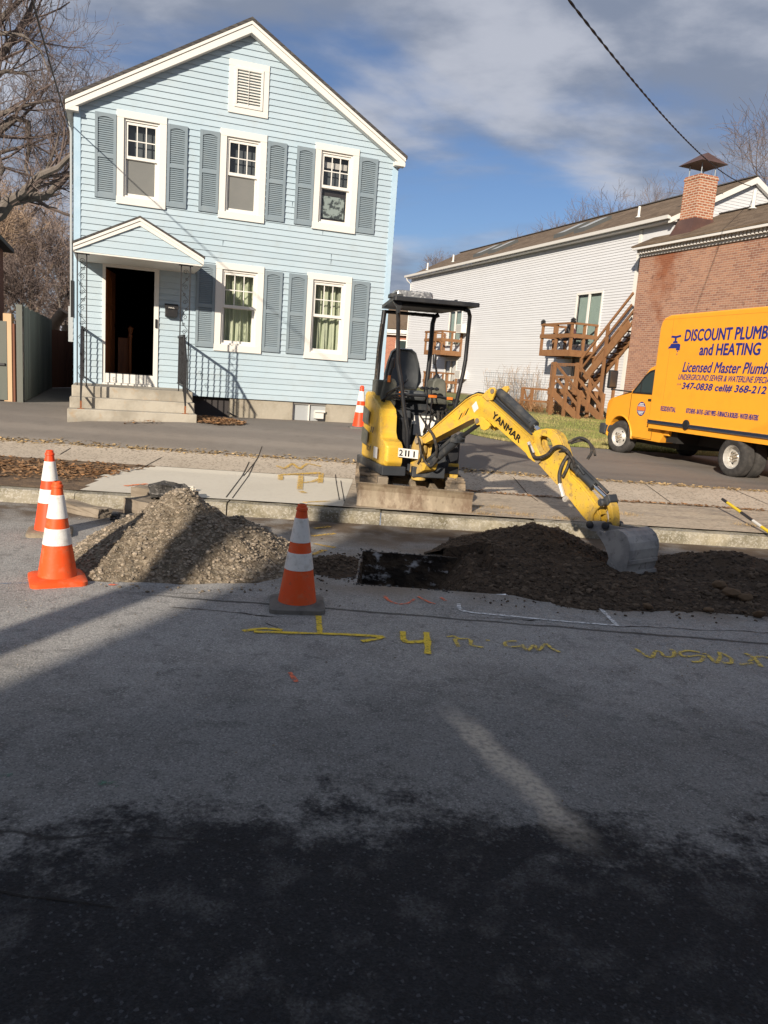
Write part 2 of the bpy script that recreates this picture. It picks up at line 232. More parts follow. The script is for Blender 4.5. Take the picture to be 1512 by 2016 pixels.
# ground materials -------------------------------------------------
def roadmat():
    m=mat('road_asphalt',(.345,.338,.322),.88,
      [('n',.35,(.35,.33,.295),.45,.65,.7),('n',2.2,(.24,.23,.215),.47,.62,.6),('n',7,(.11,.108,.104),.55,.65,.5),('n',22,(.14,.138,.13),.57,.68,.35),
       ('v',130,(.13,.13,.13),.52,.78,.5),('v',135,(.55,.54,.52),.90,.95,.6),('v',170,(.44,.43,.41),.85,.92,.6)],
      [(60,.9,.008),(150,1,.006),(9,.25,.02)])
    nt=m.node_tree; N=nt.nodes; L=nt.links; b=N['Principled BSDF']
    src=b.inputs['Base Color'].links[0].from_socket
    tc=N.new('ShaderNodeTexCoord'); sp=N.new('ShaderNodeSeparateXYZ'); L.new(tc.outputs['Object'],sp.inputs[0])
    def noise(sc,det=5):
        t=N.new('ShaderNodeTexNoise'); t.inputs['Scale'].default_value=sc; t.inputs['Detail'].default_value=det; L.new(tc.outputs['Object'],t.inputs['Vector']); return t.outputs[0]
    def math_(op,a,b_):
        x=N.new('ShaderNodeMath'); x.operation=op
        for i,v in enumerate((a,b_)):
            if isinstance(v,(int,float)): x.inputs[i].default_value=v
            else: L.new(v,x.inputs[i])
        return x.outputs[0]
    def rng(v,a,b_,t0=0,t1=1,sm=True):
        r=N.new('ShaderNodeMapRange'); r.interpolation_type='SMOOTHSTEP' if sm else 'LINEAR'
        r.inputs['From Min'].default_value=a; r.inputs['From Max'].default_value=b_; r.inputs['To Min'].default_value=t0; r.inputs['To Max'].default_value=t1; L.new(v,r.inputs[0]); return r.outputs[0]
    def mixc(f,a,c):
        x=N.new('ShaderNodeMix'); x.data_type='RGBA'; L.new(f,x.inputs[0]); L.new(a,x.inputs[6])
        if isinstance(c,tuple): x.inputs[7].default_value=rgba(c)
        else: L.new(c,x.inputs[7])
        return x.outputs[2]
    X,Y=sp.outputs[0],sp.outputs[1]
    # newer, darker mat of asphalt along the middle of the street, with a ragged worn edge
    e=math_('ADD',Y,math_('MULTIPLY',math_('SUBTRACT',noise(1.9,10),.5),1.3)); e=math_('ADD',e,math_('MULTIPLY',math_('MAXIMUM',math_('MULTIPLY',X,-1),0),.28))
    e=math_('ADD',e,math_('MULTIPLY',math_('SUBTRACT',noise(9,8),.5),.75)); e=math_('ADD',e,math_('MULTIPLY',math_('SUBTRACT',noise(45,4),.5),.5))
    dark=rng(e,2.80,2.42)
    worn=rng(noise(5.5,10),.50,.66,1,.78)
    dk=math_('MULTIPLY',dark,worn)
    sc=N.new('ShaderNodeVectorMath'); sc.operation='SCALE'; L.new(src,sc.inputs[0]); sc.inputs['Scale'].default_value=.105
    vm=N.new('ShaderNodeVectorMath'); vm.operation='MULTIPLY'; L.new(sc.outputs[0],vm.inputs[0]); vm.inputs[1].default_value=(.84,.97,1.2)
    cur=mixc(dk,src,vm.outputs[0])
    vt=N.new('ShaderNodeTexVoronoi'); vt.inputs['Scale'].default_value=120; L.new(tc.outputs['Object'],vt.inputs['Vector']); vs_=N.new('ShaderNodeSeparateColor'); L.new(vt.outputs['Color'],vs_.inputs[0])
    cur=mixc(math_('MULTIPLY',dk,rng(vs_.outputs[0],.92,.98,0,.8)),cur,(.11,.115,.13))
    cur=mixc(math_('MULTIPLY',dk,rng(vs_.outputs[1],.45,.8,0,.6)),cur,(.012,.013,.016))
    # extra shade put into the colour of the mid strip, darker and bluer
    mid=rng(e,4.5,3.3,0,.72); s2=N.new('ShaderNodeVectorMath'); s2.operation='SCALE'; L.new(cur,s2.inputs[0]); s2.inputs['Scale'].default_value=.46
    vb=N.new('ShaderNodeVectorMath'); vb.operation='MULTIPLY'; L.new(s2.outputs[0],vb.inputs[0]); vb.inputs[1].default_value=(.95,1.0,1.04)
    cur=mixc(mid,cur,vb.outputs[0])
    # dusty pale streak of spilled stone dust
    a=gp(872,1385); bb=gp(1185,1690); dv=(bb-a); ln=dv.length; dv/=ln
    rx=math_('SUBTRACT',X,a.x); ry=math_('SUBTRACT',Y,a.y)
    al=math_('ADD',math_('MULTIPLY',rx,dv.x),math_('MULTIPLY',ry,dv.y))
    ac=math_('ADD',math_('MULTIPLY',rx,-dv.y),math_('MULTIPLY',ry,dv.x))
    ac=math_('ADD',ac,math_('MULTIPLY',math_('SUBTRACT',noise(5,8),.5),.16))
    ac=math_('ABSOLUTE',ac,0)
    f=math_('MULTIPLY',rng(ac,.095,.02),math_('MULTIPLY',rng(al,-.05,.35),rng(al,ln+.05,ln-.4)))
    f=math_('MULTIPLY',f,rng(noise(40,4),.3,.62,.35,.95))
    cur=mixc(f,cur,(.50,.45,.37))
    # soil dust around the trench and gutter
    dz=math_('MULTIPLY',rng(Y,5.15,5.75),rng(X,-1.6,.2)); dz=math_('MULTIPLY',dz,rng(noise(1.7,7),.36,.62,.15,.85))
    cur=mixc(dz,cur,(.20,.155,.11))
    gut=math_('MULTIPLY',rng(math_('SUBTRACT',Y,math_('MULTIPLY',X,.06)),6.95,7.7),rng(noise(3.4,8),.36,.6,.35,.95))
    cur=mixc(gut,cur,(.115,.082,.055))
    # a long dark seam in front of the trench
    sm=math_('ADD',Y,math_('MULTIPLY',math_('SUBTRACT',noise(2.2,8),.5),.14))
    sm=math_('ABSOLUTE',math_('SUBTRACT',sm,math_('ADD',math_('MULTIPLY',X,-.02),5.02)),0)
    sf=math_('MULTIPLY',rng(sm,.030,.006),rng(X,-1.9,-1.2)); cur=mixc(math_('MULTIPLY',sf,.8),cur,(.03,.028,.026))
    s2_=math_('ADD',Y,math_('MULTIPLY',math_('SUBTRACT',noise(2.0,8),.5),.35))
    s2_=math_('ABSOLUTE',math_('SUBTRACT',s2_,2.33),0); s3=math_('MULTIPLY',rng(s2_,.014,.003),rng(X,-.1,-.6)); cur=mixc(math_('MULTIPLY',s3,.75),cur,(.012,.012,.012))
    L.new(cur,b.inputs['Base Color'])
    return m
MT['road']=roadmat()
MT['drive']=mat('driveway_asphalt',(.185,.163,.142),.9,[('n',.5,(.205,.185,.165),.42,.65,.8),('n',5,(.145,.13,.115),.5,.7,.5),('v',110,(.20,.19,.17),.75,.9,.5)],[(70,.4,.006)],scale=(1,1.6,1))
MT['sidewalk']=mat('aged_aggregate_sidewalk',(.46,.395,.315),.9,[('n',1.3,(.36,.305,.235),.45,.66,.7),('v',70,(.42,.37,.30),.6,.85,.6),('v',45,(.18,.15,.12),.75,.9,.7)],[(50,.5,.006)])
MT['apron']=mat('new_broom_concrete',(.58,.54,.455),.85,[('n',.9,(.52,.48,.40),.45,.7,.7),('n',18,(.38,.35,.30),.55,.75,.4)],[(60,.15,.004)])
MT['oldslab']=mat('worn_patched_apron',(.42,.35,.265),.95,[('n',1.8,(.27,.23,.185),.46,.60,.85),('n',6,(.52,.44,.335),.50,.68,.7),('v',60,(.13,.11,.09),.75,.9,.6)],[(40,.5,.01)],scale=(.45,1.4,1))
MT['bed']=mat('leafy_dirt_bed',(.13,.09,.06),1,[('n',6,(.22,.15,.09),.45,.65,.8)],[(30,.8,.02)])
MT['grass']=mat('winter_lawn',(.17,.175,.06),.95,[('n',.8,(.33,.26,.12),.42,.62,.9),('n',9,(.10,.12,.04),.45,.65,.7)],[(40,.8,.02)])
MT['farground']=mat('dead_grass_ground',(.14,.11,.065),1,[('n',.6,(.10,.10,.05),.45,.65,.8)])
MT['pit']=mat('trench_wall_soil',(.085,.062,.042),1,[('n',3.5,(.022,.018,.015),.42,.56,.9),('n',8,(.62,.62,.62),.575,.67,.75)],[(16,1,.05)],scale=(1,1,1.6))
MT['ypaint']=paintmat('yellow_spray_paint',(0.8, 0.57, 0.06),0.5,0.66)
MT['ypaint2']=paintmat('faded_yellow_spray_paint',(0.74, 0.55, 0.12),0.44,0.62)
MT['yfaint']=paintmat('faint_yellow_paint_on_concrete',(0.66, 0.42, 0.08),0.42,0.62)
MT['wpaint']=paintmat('white_spray_paint',(0.72, 0.73, 0.72),0.46,0.64)
MT['opaint']=paintmat('orange_spray_paint',(0.85, 0.2, 0.1),0.44,0.6)
MT['opaintlit']=paintmat('bright_orange_spray_paint',(0.8, 0.22, 0.07),0.46,0.62)
MT['gpaint']=paintmat('green_spray_paint',(.10,.20,.15),.36,.52,22)
MT['bpaint']=paintmat('blue_chalk_line',(.14,.26,.42),.42,.6)
MT['halo']=paintmat('yellow_overspray',(.70,.50,.08),.30,.46,90)
MT['whalo']=paintmat('white_overspray',(.65,.66,.65),.30,.46,90)
# ------------------------------------------------------------------ mesh builder
class MB:
    def __init__(s,M=None): s.v=[]; s.f=[]; s.M=M
    def add(s,vs,fs):
        o=len(s.v)
        if s.M is not None: vs=[s.M@Vector(p) for p in vs]
        s.v+= [tuple(p) for p in vs]; s.f+=[tuple(i+o for i in f) for f in fs]
    def box(s,x0,x1,y0,y1,z0,z1):
        s.add([(x0,y0,z0),(x1,y0,z0),(x1,y1,z0),(x0,y1,z0),(x0,y0,z1),(x1,y0,z1),(x1,y1,z1),(x0,y1,z1)],
              [(0,3,2,1),(4,5,6,7),(0,1,5,4),(1,2,6,5),(2,3,7,6),(3,0,4,7)])
    def quad(s,a,b,c,d): s.add([a,b,c,d],[(0,1,2,3)])
    def prism(s,poly,y0,y1):            # poly in (x,z), extruded along y
        n=len(poly); vs=[(p[0],y0,p[1]) for p in poly]+[(p[0],y1,p[1]) for p in poly]
        a=sum(poly[i][0]*poly[(i+1)%n][1]-poly[(i+1)%n][0]*poly[i][1] for i in range(n))
        f0=tuple(range(n)); f1=tuple(range(2*n-1,n-1,-1)); sd=[(i,i+n,(i+1)%n+n,(i+1)%n) for i in range(n)]
        if a<0: f0=f0[::-1]; f1=f1[::-1]; sd=[q[::-1] for q in sd]
        s.add(vs,[f0,f1]+[tuple(q) for q in sd])
    def bar(s,a,b,w,h=None,up=(0,0,1)):   # square bar between two points
        h=h or w; a=Vector(a); b=Vector(b); d=(b-a).normalized(); u=Vector(up)
        if abs(d.dot(u))>.98: u=Vector((0,1,0))
        r=d.cross(u).normalized()*(w/2); t=r.cross(d).normalized()*(h/2)
        vs=[a-r-t,a+r-t,a+r+t,a-r+t,b-r-t,b+r-t,b+r+t,b-r+t]
        s.add(vs,[(0,3,2,1),(4,5,6,7),(0,1,5,4),(1,2,6,5),(2,3,7,6),(3,0,4,7)])
    def tube(s,pts,r,n=8,caps=True):
        pts=[Vector(p) for p in pts]; k=len(pts); rs=r if isinstance(r,(list,tuple)) else [r]*k
        vs=[]; pr=None
        for i,p in enumerate(pts):
            d=(pts[min(i+1,k-1)]-pts[max(i-1,0)]);
            if d.length<1e-7: d=Vector((0,0,1))
            d.normalize()
            if pr is None:
                u=Vector((0,0,1)) if abs(d.z)<.9 else Vector((1,0,0)); pr=(u-d*u.dot(d)).normalized()
            else:
                pr=(pr-d*pr.dot(d)); 
                if pr.length<1e-5: pr=d.orthogonal()
                pr.normalize()
            q=d.cross(pr)
            for j in range(n):
                a=2*PI*j/n; vs.append(p+(pr*math.cos(a)+q*math.sin(a))*rs[i])
        fs=[(i*n+j,i*n+(j+1)%n,(i+1)*n+(j+1)%n,(i+1)*n+j) for i in range(k-1) for j in range(n)]
        if caps: fs+=[tuple(range(n-1,-1,-1)),tuple((k-1)*n+j for j in range(n))]
        s.add(vs,fs)
    def lathe(s,prof,c=(0,0,0),ax='z',n=24,caps=True):
        vs=[]
        for r,h in prof:
            for j in range(n):
                a=2*PI*j/n; x,y=r*math.cos(a),r*math.sin(a)
                vs.append((c[0]+x,c[1]+y,c[2]+h) if ax=='z' else ((c[0]+x,c[1]-h,c[2]+y) if ax=='y' else (c[0]+h,c[1]+x,c[2]+y)))
        k=len(prof); fs=[(i*n+j,i*n+(j+1)%n,(i+1)*n+(j+1)%n,(i+1)*n+j) for i in range(k-1) for j in range(n)]
        if caps: fs+=[tuple(range(n-1,-1,-1)),tuple((k-1)*n+j for j in range(n))]
        s.add(vs,fs)
    def rock(s,c,r,rg,flat=.75):
        t=1.618; b=[(-1,t,0),(1,t,0),(-1,-t,0),(1,-t,0),(0,-1,t),(0,1,t),(0,-1,-t),(0,1,-t),(t,0,-1),(t,0,1),(-t,0,-1),(-t,0,1)]
        f=[(0,11,5),(0,5,1),(0,1,7),(0,7,10),(0,10,11),(1,5,9),(5,11,4),(11,10,2),(10,7,6),(7,1,8),(3,9,4),(3,4,2),(3,2,6),(3,6,8),(3,8,9),(4,9,5),(2,4,11),(6,2,10),(8,6,7),(9,8,1)]
        rot=Matrix.Rotation(rg.random()*6.28,3,'Z')@Matrix.Rotation(rg.random()*6.28,3,'X')
        sx,sy,sz=rg.uniform(.7,1.25),rg.uniform(.6,1.1),rg.uniform(.45,.95)
        vs=[]
        for p in b:
            q=Vector(p)*(r/1.9)*rg.uniform(.8,1.15); q=rot@Vector((q.x*sx,q.y*sy,q.z*sz)); q.z*=flat; vs.append(q+Vector(c))
        s.add(vs,f)
    def build(s,name,m,parent=None,smooth=False,bevel=0,wn=False):
        me=bpy.data.meshes.new(name); me.from_pydata(s.v,[],s.f); me.validate(); me.update()
        o=bpy.data.objects.new(name,me); COL.objects.link(o)
        me.materials.append(MT[m] if isinstance(m,str) else m)
        if smooth:
            for p in me.polygons: p.use_smooth=True
            bm=bmesh.new(); bm.from_mesh(me)
            for e in bm.edges:
                if len(e.link_faces)==2 and e.calc_face_angle(0)>R(38): e.smooth=False
            bm.to_mesh(me); bm.free()
        if bevel:
            b=o.modifiers.new('bevel','BEVEL'); b.width=bevel; b.segments=2; b.limit_method='ANGLE'; b.angle_limit=R(35)
        if parent: o.parent=parent
        return o
def tag(o,label=None,cat=None,group=None,kind=None):
    if label: o['label']=label
    if cat: o['category']=cat
    if group: o['group']=group
    if kind: o['kind']=kind
    return o
def thing(name,label,cat,loc=(0,0,0),rz=0,group=None):
    o=bpy.data.objects.new(name,None); COL.objects.link(o); o.location=loc; o.rotation_euler=(0,0,rz); o.empty_display_size=.2
    return tag(o,label,cat,group)
def struct(o): o['kind']='structure'; return o
# text: glyph outlines laid on a plane (origin, right, up), fitted to a width and a height, optional slant
def lettering(mb,txt,org,right,upv,width,height,shear=0,bold=.0,depth=.002,normal=None,fat=0.0):
    if fat:
        nn=Vector(right).cross(Vector(upv)).normalized(); r0=Vector(right).normalized(); u0=Vector(upv).normalized()
        for i,(dx,dy) in enumerate(((-1,0),(1,0),(0,.7),(0,-.7))): lettering(mb,txt,Vector(org)+r0*dx*fat+u0*dy*fat+nn*.0006*(i+1),right,upv,width,height,shear,0)
    cu=bpy.data.curves.new('t','FONT'); cu.body=txt; cu.size=1; cu.offset=bold; cu.resolution_u=3
    o=bpy.data.objects.new('t',cu); COL.objects.link(o); bpy.context.view_layer.update()
    dg=bpy.context.evaluated_depsgraph_get(); me=bpy.data.meshes.new_from_object(o.evaluated_get(dg))
    xs=[v.co.x for v in me.vertices]; ys=[v.co.y for v in me.vertices]
    x0,x1,y0,y1=min(xs),max(xs),min(ys),max(ys); up=Vector(upv); rt=Vector(right); org=Vector(org)
    vs=[]
    for v in me.vertices:
        a=(v.co.x-x0)/(x1-x0)*width; b=(v.co.y-y0)/(y1-y0)*height
        vs.append(org+rt*(a+b*shear)+up*b)
    mb.add(vs,[tuple(p.vertices) for p in me.polygons])
    bpy.data.objects.remove(o); bpy.data.curves.remove(cu); bpy.data.meshes.remove(me)
# ------------------------------------------------------------------ ground shape
def sstep(a,b,x):
    t=min(1,max(0,(x-a)/(b-a))); return t*t*(3-2*t)
def vv(x,y): return y-8.08-.058*x              # distance behind the kerb face
def gz(x,y):
    v=vv(x,y)
    if v<0: return 0.0
    z=.145 if v<2.0 else .145+.105*min(1,(v-2.0)/1.2)
    left=.35*min(1,max(0,(v-3.15)/.95))*(1-sstep(-.2,3.2,x))
    z+=left
    if v>3.2: z-=.03*sstep(3.2,4.5,v)*sstep(0,3,x)
    if x>-6: z+=.30*sstep(18.5,29,y)*sstep(-2,3,x)+.35*sstep(29,40,y)
    return z
def drape(name,m,x0,x1,v0,v1,off=.004,step=.25,inside=None,sy=None):
    sy=sy or step
    nx=max(1,int(math.ceil((x1-x0)/step))); nv=max(1,int(math.ceil((v1-v0)/sy)))
    mb=MB(); vs=[];fs=[]
    for j in range(nv+1):
        for i in range(nx+1):
            x=x0+(x1-x0)*i/nx; v=v0+(v1-v0)*j/nv; y=v+8.08+.058*x
            vs.append((x,y,gz(x,y)+off))
    for j in range(nv):
        for i in range(nx):
            if inside:
                x=x0+(x1-x0)*(i+.5)/nx; v=v0+(v1-v0)*(j+.5)/nv
                if not inside(x,v+8.08+.058*x,v): continue
            a=j*(nx+1)+i; fs.append((a,a+1,a+nx+2,a+nx+1))
    mb.add(vs,fs); return struct(mb.build(name,m,smooth=True))
# base ground sheet
mb=MB(); xs=[-400,-200,-100,-60,-40,-30]+[-25+i for i in range(56)]+[34,40,60,100,200,400]
vsr=[.12,1,2,2.6,3.2,3.6,4,4.4,4.8,5.5]+[6.5+i for i in range(34)]+[45,60,90,150,250,500]
vs=[];fs=[]
for v in vsr:
    for x in xs: y=v+8.08+.058*x; vs.append((x,y,gz(x,y)-.03))
n=len(xs)
for j in range(len(vsr)-1):
    for i in range(n-1): a=j*n+i; fs.append((a,a+1,a+n+1,a+n))
mb.add(vs,fs); ground=struct(mb.build('ground','farground',smooth=True))
# street with the open trench cut out
TX0,TX1,TY0,TY1=-.17,.98,5.70,6.82
mb=MB(); gx=[-80,-40,-20,-8,-4,TX0,TX1,4,8,20,40,80]; gy=[-9.5,-4,0,2,4,TY0,TY1,7.4]
for i in range(len(gx)-1):
    for j in range(len(gy)-1):
        if gx[i]==TX0 and gy[j]==TY0: continue
        mb.quad((gx[i],gy[j],0),(gx[i+1],gy[j],0),(gx[i+1],gy[j+1],0),(gx[i],gy[j+1],0))
    y=lambda x:8.09+.058*x
    a,b=gx[i],gx[i+1]
    mb.quad((a,7.4,0),(b,7.4,0),(b,y(b) if y(b)>7.4 else 7.4,0),(a,y(a) if y(a)>7.4 else 7.4,0))
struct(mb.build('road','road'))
# trench walls, with rough faces
mb=MB(); rg=random.Random(5)
def roughwall(mb,a,b,zt,zb,nrm,nx=26,nz=14,amp=.03):
    vs=[];fs=[]
    for j in range(nz+1):
        for i in range(nx+1):
            p=Vector(a).lerp(Vector(b),i/nx); z=zt+(zb-zt)*j/nz; p=Vector((p.x,p.y,z))
            k=0 if j==0 else amp*noise.noise(p*6)+amp*.6*noise.noise(p*19)+.03*j/nz
            vs.append(p-Vector(nrm)*(-k))
    for j in range(nz):
        for i in range(nx): q=j*(nx+1)+i; fs.append((q,q+1,q+nx+2,q+nx+1))
    mb.add(vs,fs)
roughwall(mb,(TX0,TY1,0),(TX1,TY1,0),0,-.85,(0,-1,0)); roughwall(mb,(TX0,TY0,0),(TX0,TY1,0),0,-.85,(1,0,0))
roughwall(mb,(TX1,TY0,0),(TX0,TY0,0),0,-.85,(0,1,0)); mb.quad((TX0,TY0,-.8),(TX1,TY0,-.8),(TX1,TY1,-.8),(TX0,TY1,-.8))
struct(mb.build('trench','pit'))
# paving sheets behind the kerb
drape('driveway','drive',-16,16,3.2,9.7,.006,.4,inside=lambda x,y,v: True)
drape('alley','drive',-10,-5.0,9.7,26,.006,.5)
drape('sidewalk','sidewalk',-16,-.45,2.25,3.2,.005,.3)
drape('sidewalk','sidewalk',-.45,16,1.9,3.2,.005,.3)
drape('apron_slab','oldslab',-.45,16,.15,1.87,.005,.3)
APL=-3.0
def ap(x,y,v):
    return x>-3.55+1.0*0 + (.55*(v/2.2-0) if False else 0)+ .35*(1-v/2.25) and x<-.45 and (x>-3.45+.5*(max(0,v-1.7)/.55)**2)
drape('concrete_apron','apron',-3.6,-.45,.15,2.22,.008,.06,inside=ap)
drape('leaf_bed','bed',-16,-3.0,.15,2.25,.003,.3)
# lawn
drape('lawn','grass',-.2,16,9.75,30,.010,.5)
# granite kerb stones, one wall of long blocks
mb=MB(); rg=random.Random(3); x=-30
while x<30:
    L=rg.uniform(1.15,1.75); 
    if abs(x)>8: L=3
    x1=x+L-.012; seg=max(1,int(L/.12)); pts=[]
    jz=rg.uniform(-.008,.008); jy=rg.uniform(-.012,.012)
    vs=[];fs=[]
    prof=[(0,-.05),(0,.05),(.006,.105),(.03,.132),(.09,.136),(.165,.138),(.17,-.05)]
    for i in range(seg+1):
        xx=x+(x1-x)*i/seg
        for (pv,pz) in prof:
            w=.012*noise.noise(Vector((xx*5,pv*20,pz*30)))
            vs.append((xx,8.08+.058*xx+pv-.0+jy+w,pz+jz*(pz>0)+w*.5))
    k=len(prof)
    for i in range(seg):
        for j in range(k-1): a=i*k+j; fs.append((a,a+k,a+k+1,a+1))
    fs.append(tuple(range(k))); fs.append(tuple(seg*k+j for j in range(k-1,-1,-1)))
    mb.add(vs,fs); x+=L
struct(mb.build('curb','granite'))
# dark joints in the paving
mb=MB()
def line(mb,pts,w,zoff=.010,zf=gz):
    for a,b in zip(pts[:-1],pts[1:]):
        a=Vector((a[0],a[1],0)); b=Vector((b[0],b[1],0)); n_=max(1,int((b-a).length/.3)); d=(b-a).normalized(); s_=Vector((-d.y,d.x,0))*w/2
        for i in range(n_):
            p=a.lerp(b,i/n_); q=a.lerp(b,(i+1)/n_)
            c=[p-s_,q-s_,q+s_,p+s_]; mb.quad(*[(k.x,k.y,zf(k.x,k.y)+zoff) for k in c])
def G(px,py,z): p=gp(px,py,z); return (p.x,p.y)
line(mb,[G(445,980,.15),G(490,915,.19)],.012,.012); line(mb,[G(457,982,.15),G(502,915,.19)],.010,.012)
line(mb,[G(668,985,.15),G(660,940,.15)],.010,.012); line(mb,[G(678,988,.15),G(671,942,.19)],.010,.012)
line(mb,[G(280,915,.2),G(318,898,.24)],.012,.010); line(mb,[G(480,930,.2),G(515,899,.24)],.012,.010); line(mb,[G(140,882,.24),G(118,892,.22)],.012,.010)
line(mb,[G(1010,945,.2),G(1060,980,.2)],.012,.010); line(mb,[G(1265,955,.22),G(1325,985,.2)],.012,.010); line(mb,[G(1440,970,.2),G(1512,990,.2)],.012,.010)
struct(mb.build('paving_joints',mat('dark_joint',(.035,.028,.022),1)))
# cracks in the road (tar dark, thin, wandering)
mb=MB(); rg=random.Random(8)
def crack(mb,a,b,w,amp,seed,z0=.003):
    a=Vector((a[0],a[1],0)); b=Vector((b[0],b[1],0)); d=(b-a); L=d.length; d/=L; s_=Vector((-d.y,d.x,0)); n_=int(L/.03)+2; prev=None
    for i in range(n_+1):
        t=i/n_; p=a+d*L*t+s_*(amp*noise.noise(Vector((t*L*2.2,seed,0)))+amp*.4*noise.noise(Vector((t*L*11,seed+5,0))))
        ww=w*(.3+abs(noise.noise(Vector((t*L*7,seed+9,0))))*1.6)*min(1,t*6+.15,(1-t)*6+.15); c=(p-s_*ww,p+s_*ww)
        if prev: mb.quad((prev[0].x,prev[0].y,z0),(c[0].x,c[0].y,z0),(c[1].x,c[1].y,z0),(prev[1].x,prev[1].y,z0))
        prev=c
crack(mb,G(900,1213,0),G(1900,1270,0),.008,.06,2); crack(mb,G(330,1195,0),G(560,1215,0),.008,.04,4)
crack(mb,G(-30,1758,0),G(240,1790,0),.006,.05,7)
crack(mb,G(225,1165,0),G(420,1170,0),.004,.06,6); crack(mb,G(520,1225,0),G(560,1248,0),.006,.03,12)
struct(mb.build('road_cracks',mat('crack_dark',(.018,.017,.016),1)))
# spray-painted survey marks: strokes on the road surface
def stroke(mb,pts,w,z=.005,zf=None,closed=False):
    P0=[gp(x,y,z) for x,y in pts]; P=[]
    for i in range(len(P0)-1):
        p0=P0[max(i-1,0)];p1=P0[i];p2=P0[i+1];p3=P0[min(i+2,len(P0)-1)]
        for k in range(6):
            t=k/6; P.append(.5*((2*p1)+(p2-p0)*t+(2*p0-5*p1+4*p2-p3)*t*t+(3*p1-p0-3*p2+p3)*t**3))
    P.append(P0[-1]); prev=None; n_=len(P)
    for i,p in enumerate(P):
        d=(P[min(i+1,n_-1)]-P[max(i-1,0)]).normalized(); s_=Vector((-d.y,d.x,0))*w/2*(1+.35*noise.noise(p*9))
        c=(p-s_,p+s_)
        if prev: mb.quad(prev[0],c[0],c[1],prev[1])
        prev=c
def Z8(x,y): return (900+x/2.4706,1130+y/2.4706)
def Z7(x,y): return (1040+x/3.203,900+y/3.203)
def Z6(x,y): return (620+x/3.15,960+y/3.15)
def mark(name,label,m,strokes,w,z=.005):
    mb=MB(); 
    for i,st in enumerate(strokes): stroke(mb,st,w,z+.0005*i)
    o=mb.build(name,m); tag(o,label,'road marking',None,'structure')
    hm={'ypaint':'halo','ypaint2':'halo','wpaint':'whalo'}.get(m)
    if hm:
        mb=MB()
        for i,st in enumerate(strokes): stroke(mb,st,w*2.0,z-.002+.0002*i)
        mb.build('overspray',hm,o)
    return o
mark('painted_arrow','yellow spray-painted double-headed arrow with a short stem on the road below the front cone','ypaint',
  [[(627,1212),(630,1248)],[(478,1242),(520,1237),(556,1240)],[(500,1243),(630,1247),(690,1249),(755,1253)],[(712,1262),(738,1258),(756,1253)]],.035)
mark('painted_letters','yellow spray-painted 4 with faint lettering to its right on the road','ypaint',
  [[Z6(545,890),Z6(558,950),Z6(640,955),Z6(715,948)],[Z6(690,895),Z6(698,960),Z6(700,1030)]],.04)
mark('painted_letters','faded yellow spray-painted letters between the big 4 and the scribble','ypaint2',
  [[Z6(820,925),Z6(860,920),Z6(885,935),Z6(860,945)],[Z6(865,935),Z6(890,985)],[Z6(890,935),Z6(960,940),Z6(975,975),Z6(1045,990)],[Z6(1060,945),Z6(1085,948)],
   [Z6(1250,950),Z6(1185,955),Z6(1185,980),Z6(1240,985),Z6(1300,975)],[Z8(320,350),Z8(345,370),Z8(375,345),Z8(395,370),Z8(430,340),Z8(460,360),Z8(500,380)]],.022)
mark('painted_scribble','yellow spray-painted looping scribble at the right edge of the road','ypaint2',
  [[Z8(865,362),Z8(900,385),Z8(945,405),Z8(965,375),Z8(990,380),Z8(1010,400),Z8(1050,400),Z8(1055,375),Z8(1035,365)],
   [Z8(1180,380),Z8(1120,372),Z8(1080,385),Z8(1110,400),Z8(1180,395),Z8(1200,405),Z8(1180,425),Z8(1140,425)],
   [Z8(1200,385),Z8(1225,400),Z8(1260,430),Z8(1280,400),Z8(1275,380),Z8(1330,410),Z8(1330,432),Z8(1290,430)],[Z8(1375,440),Z8(1440,432)],
   [Z8(1400,385),Z8(1440,405),Z8(1480,450)],[Z8(1420,425),Z8(1470,400),Z8(1530,412)]],.024)
mark('painted_outline','thin white spray-painted corner line in front of the soil heap','wpaint',
  [[(903,1188),(915,1203),(1000,1212),(1100,1222),(1214,1231)],[(1175,1190),(1196,1212),(1216,1232)]],.03)
mark('painted_mark','faded orange spray-painted arc at the front edge of the trench','opaint',
  [[Z6(430,670),Z6(460,700),Z6(520,720),Z6(580,715),Z6(615,690)],[Z6(640,675),Z6(700,705),Z6(745,720)],[Z6(780,680),Z6(810,700)]],.022)
mark('painted_mark','tiny orange spray dash in the middle of the dark road','opaint',[[(570,1323),(584,1342)]],.025)
mark('painted_mark','pair of small orange spray dots between the gravel heap and the nearest left cone','opaint',[[(208,1132),(222,1138)],[(215,1150),(230,1152)]],.04)
mark('painted_mark','faint green spray smudge at the left of the dark road','gpaint',[[(195,1540),(240,1545)],[(0,1525),(25,1526)]],.03)
mark('painted_line','thin blue chalk line running left from the nearest cone','bpaint',[[(-60,1150),(60,1147)]],.012)
def markc(name,label,m,strokes,w,z):
    mb=MB()
    for i,st in enumerate(strokes):
        P=[gp(x,y,z) for x,y in st]; line(mb,[(p.x,p.y) for p in P],w,.016+.0006*i)
    tag(mb.build(name,m),label,'road marking',None,'structure')
markc('painted_letters','faint yellow spray marks on the new concrete apron beside the excavator track','yfaint',
  [[(552,946),(552,938),(632,938),(630,952)],[(585,952),(615,950),(628,945)],[(592,940),(590,965)],[(590,968),(600,972)]],.07,.15)
markc('painted_letters','faint yellow spray letters on the old sidewalk just behind the apron','yfaint',
  [[(545,917),(560,921),(575,915),(590,922),(605,916),(632,920)],[(560,928),(630,927)]],.05,.22)
markc('painted_mark','faded yellow spray patch at the kerb edge behind the front cone','yfaint',[[(600,1000),(600,990),(650,988)],[(605,996),(645,998)]],.05,.15)
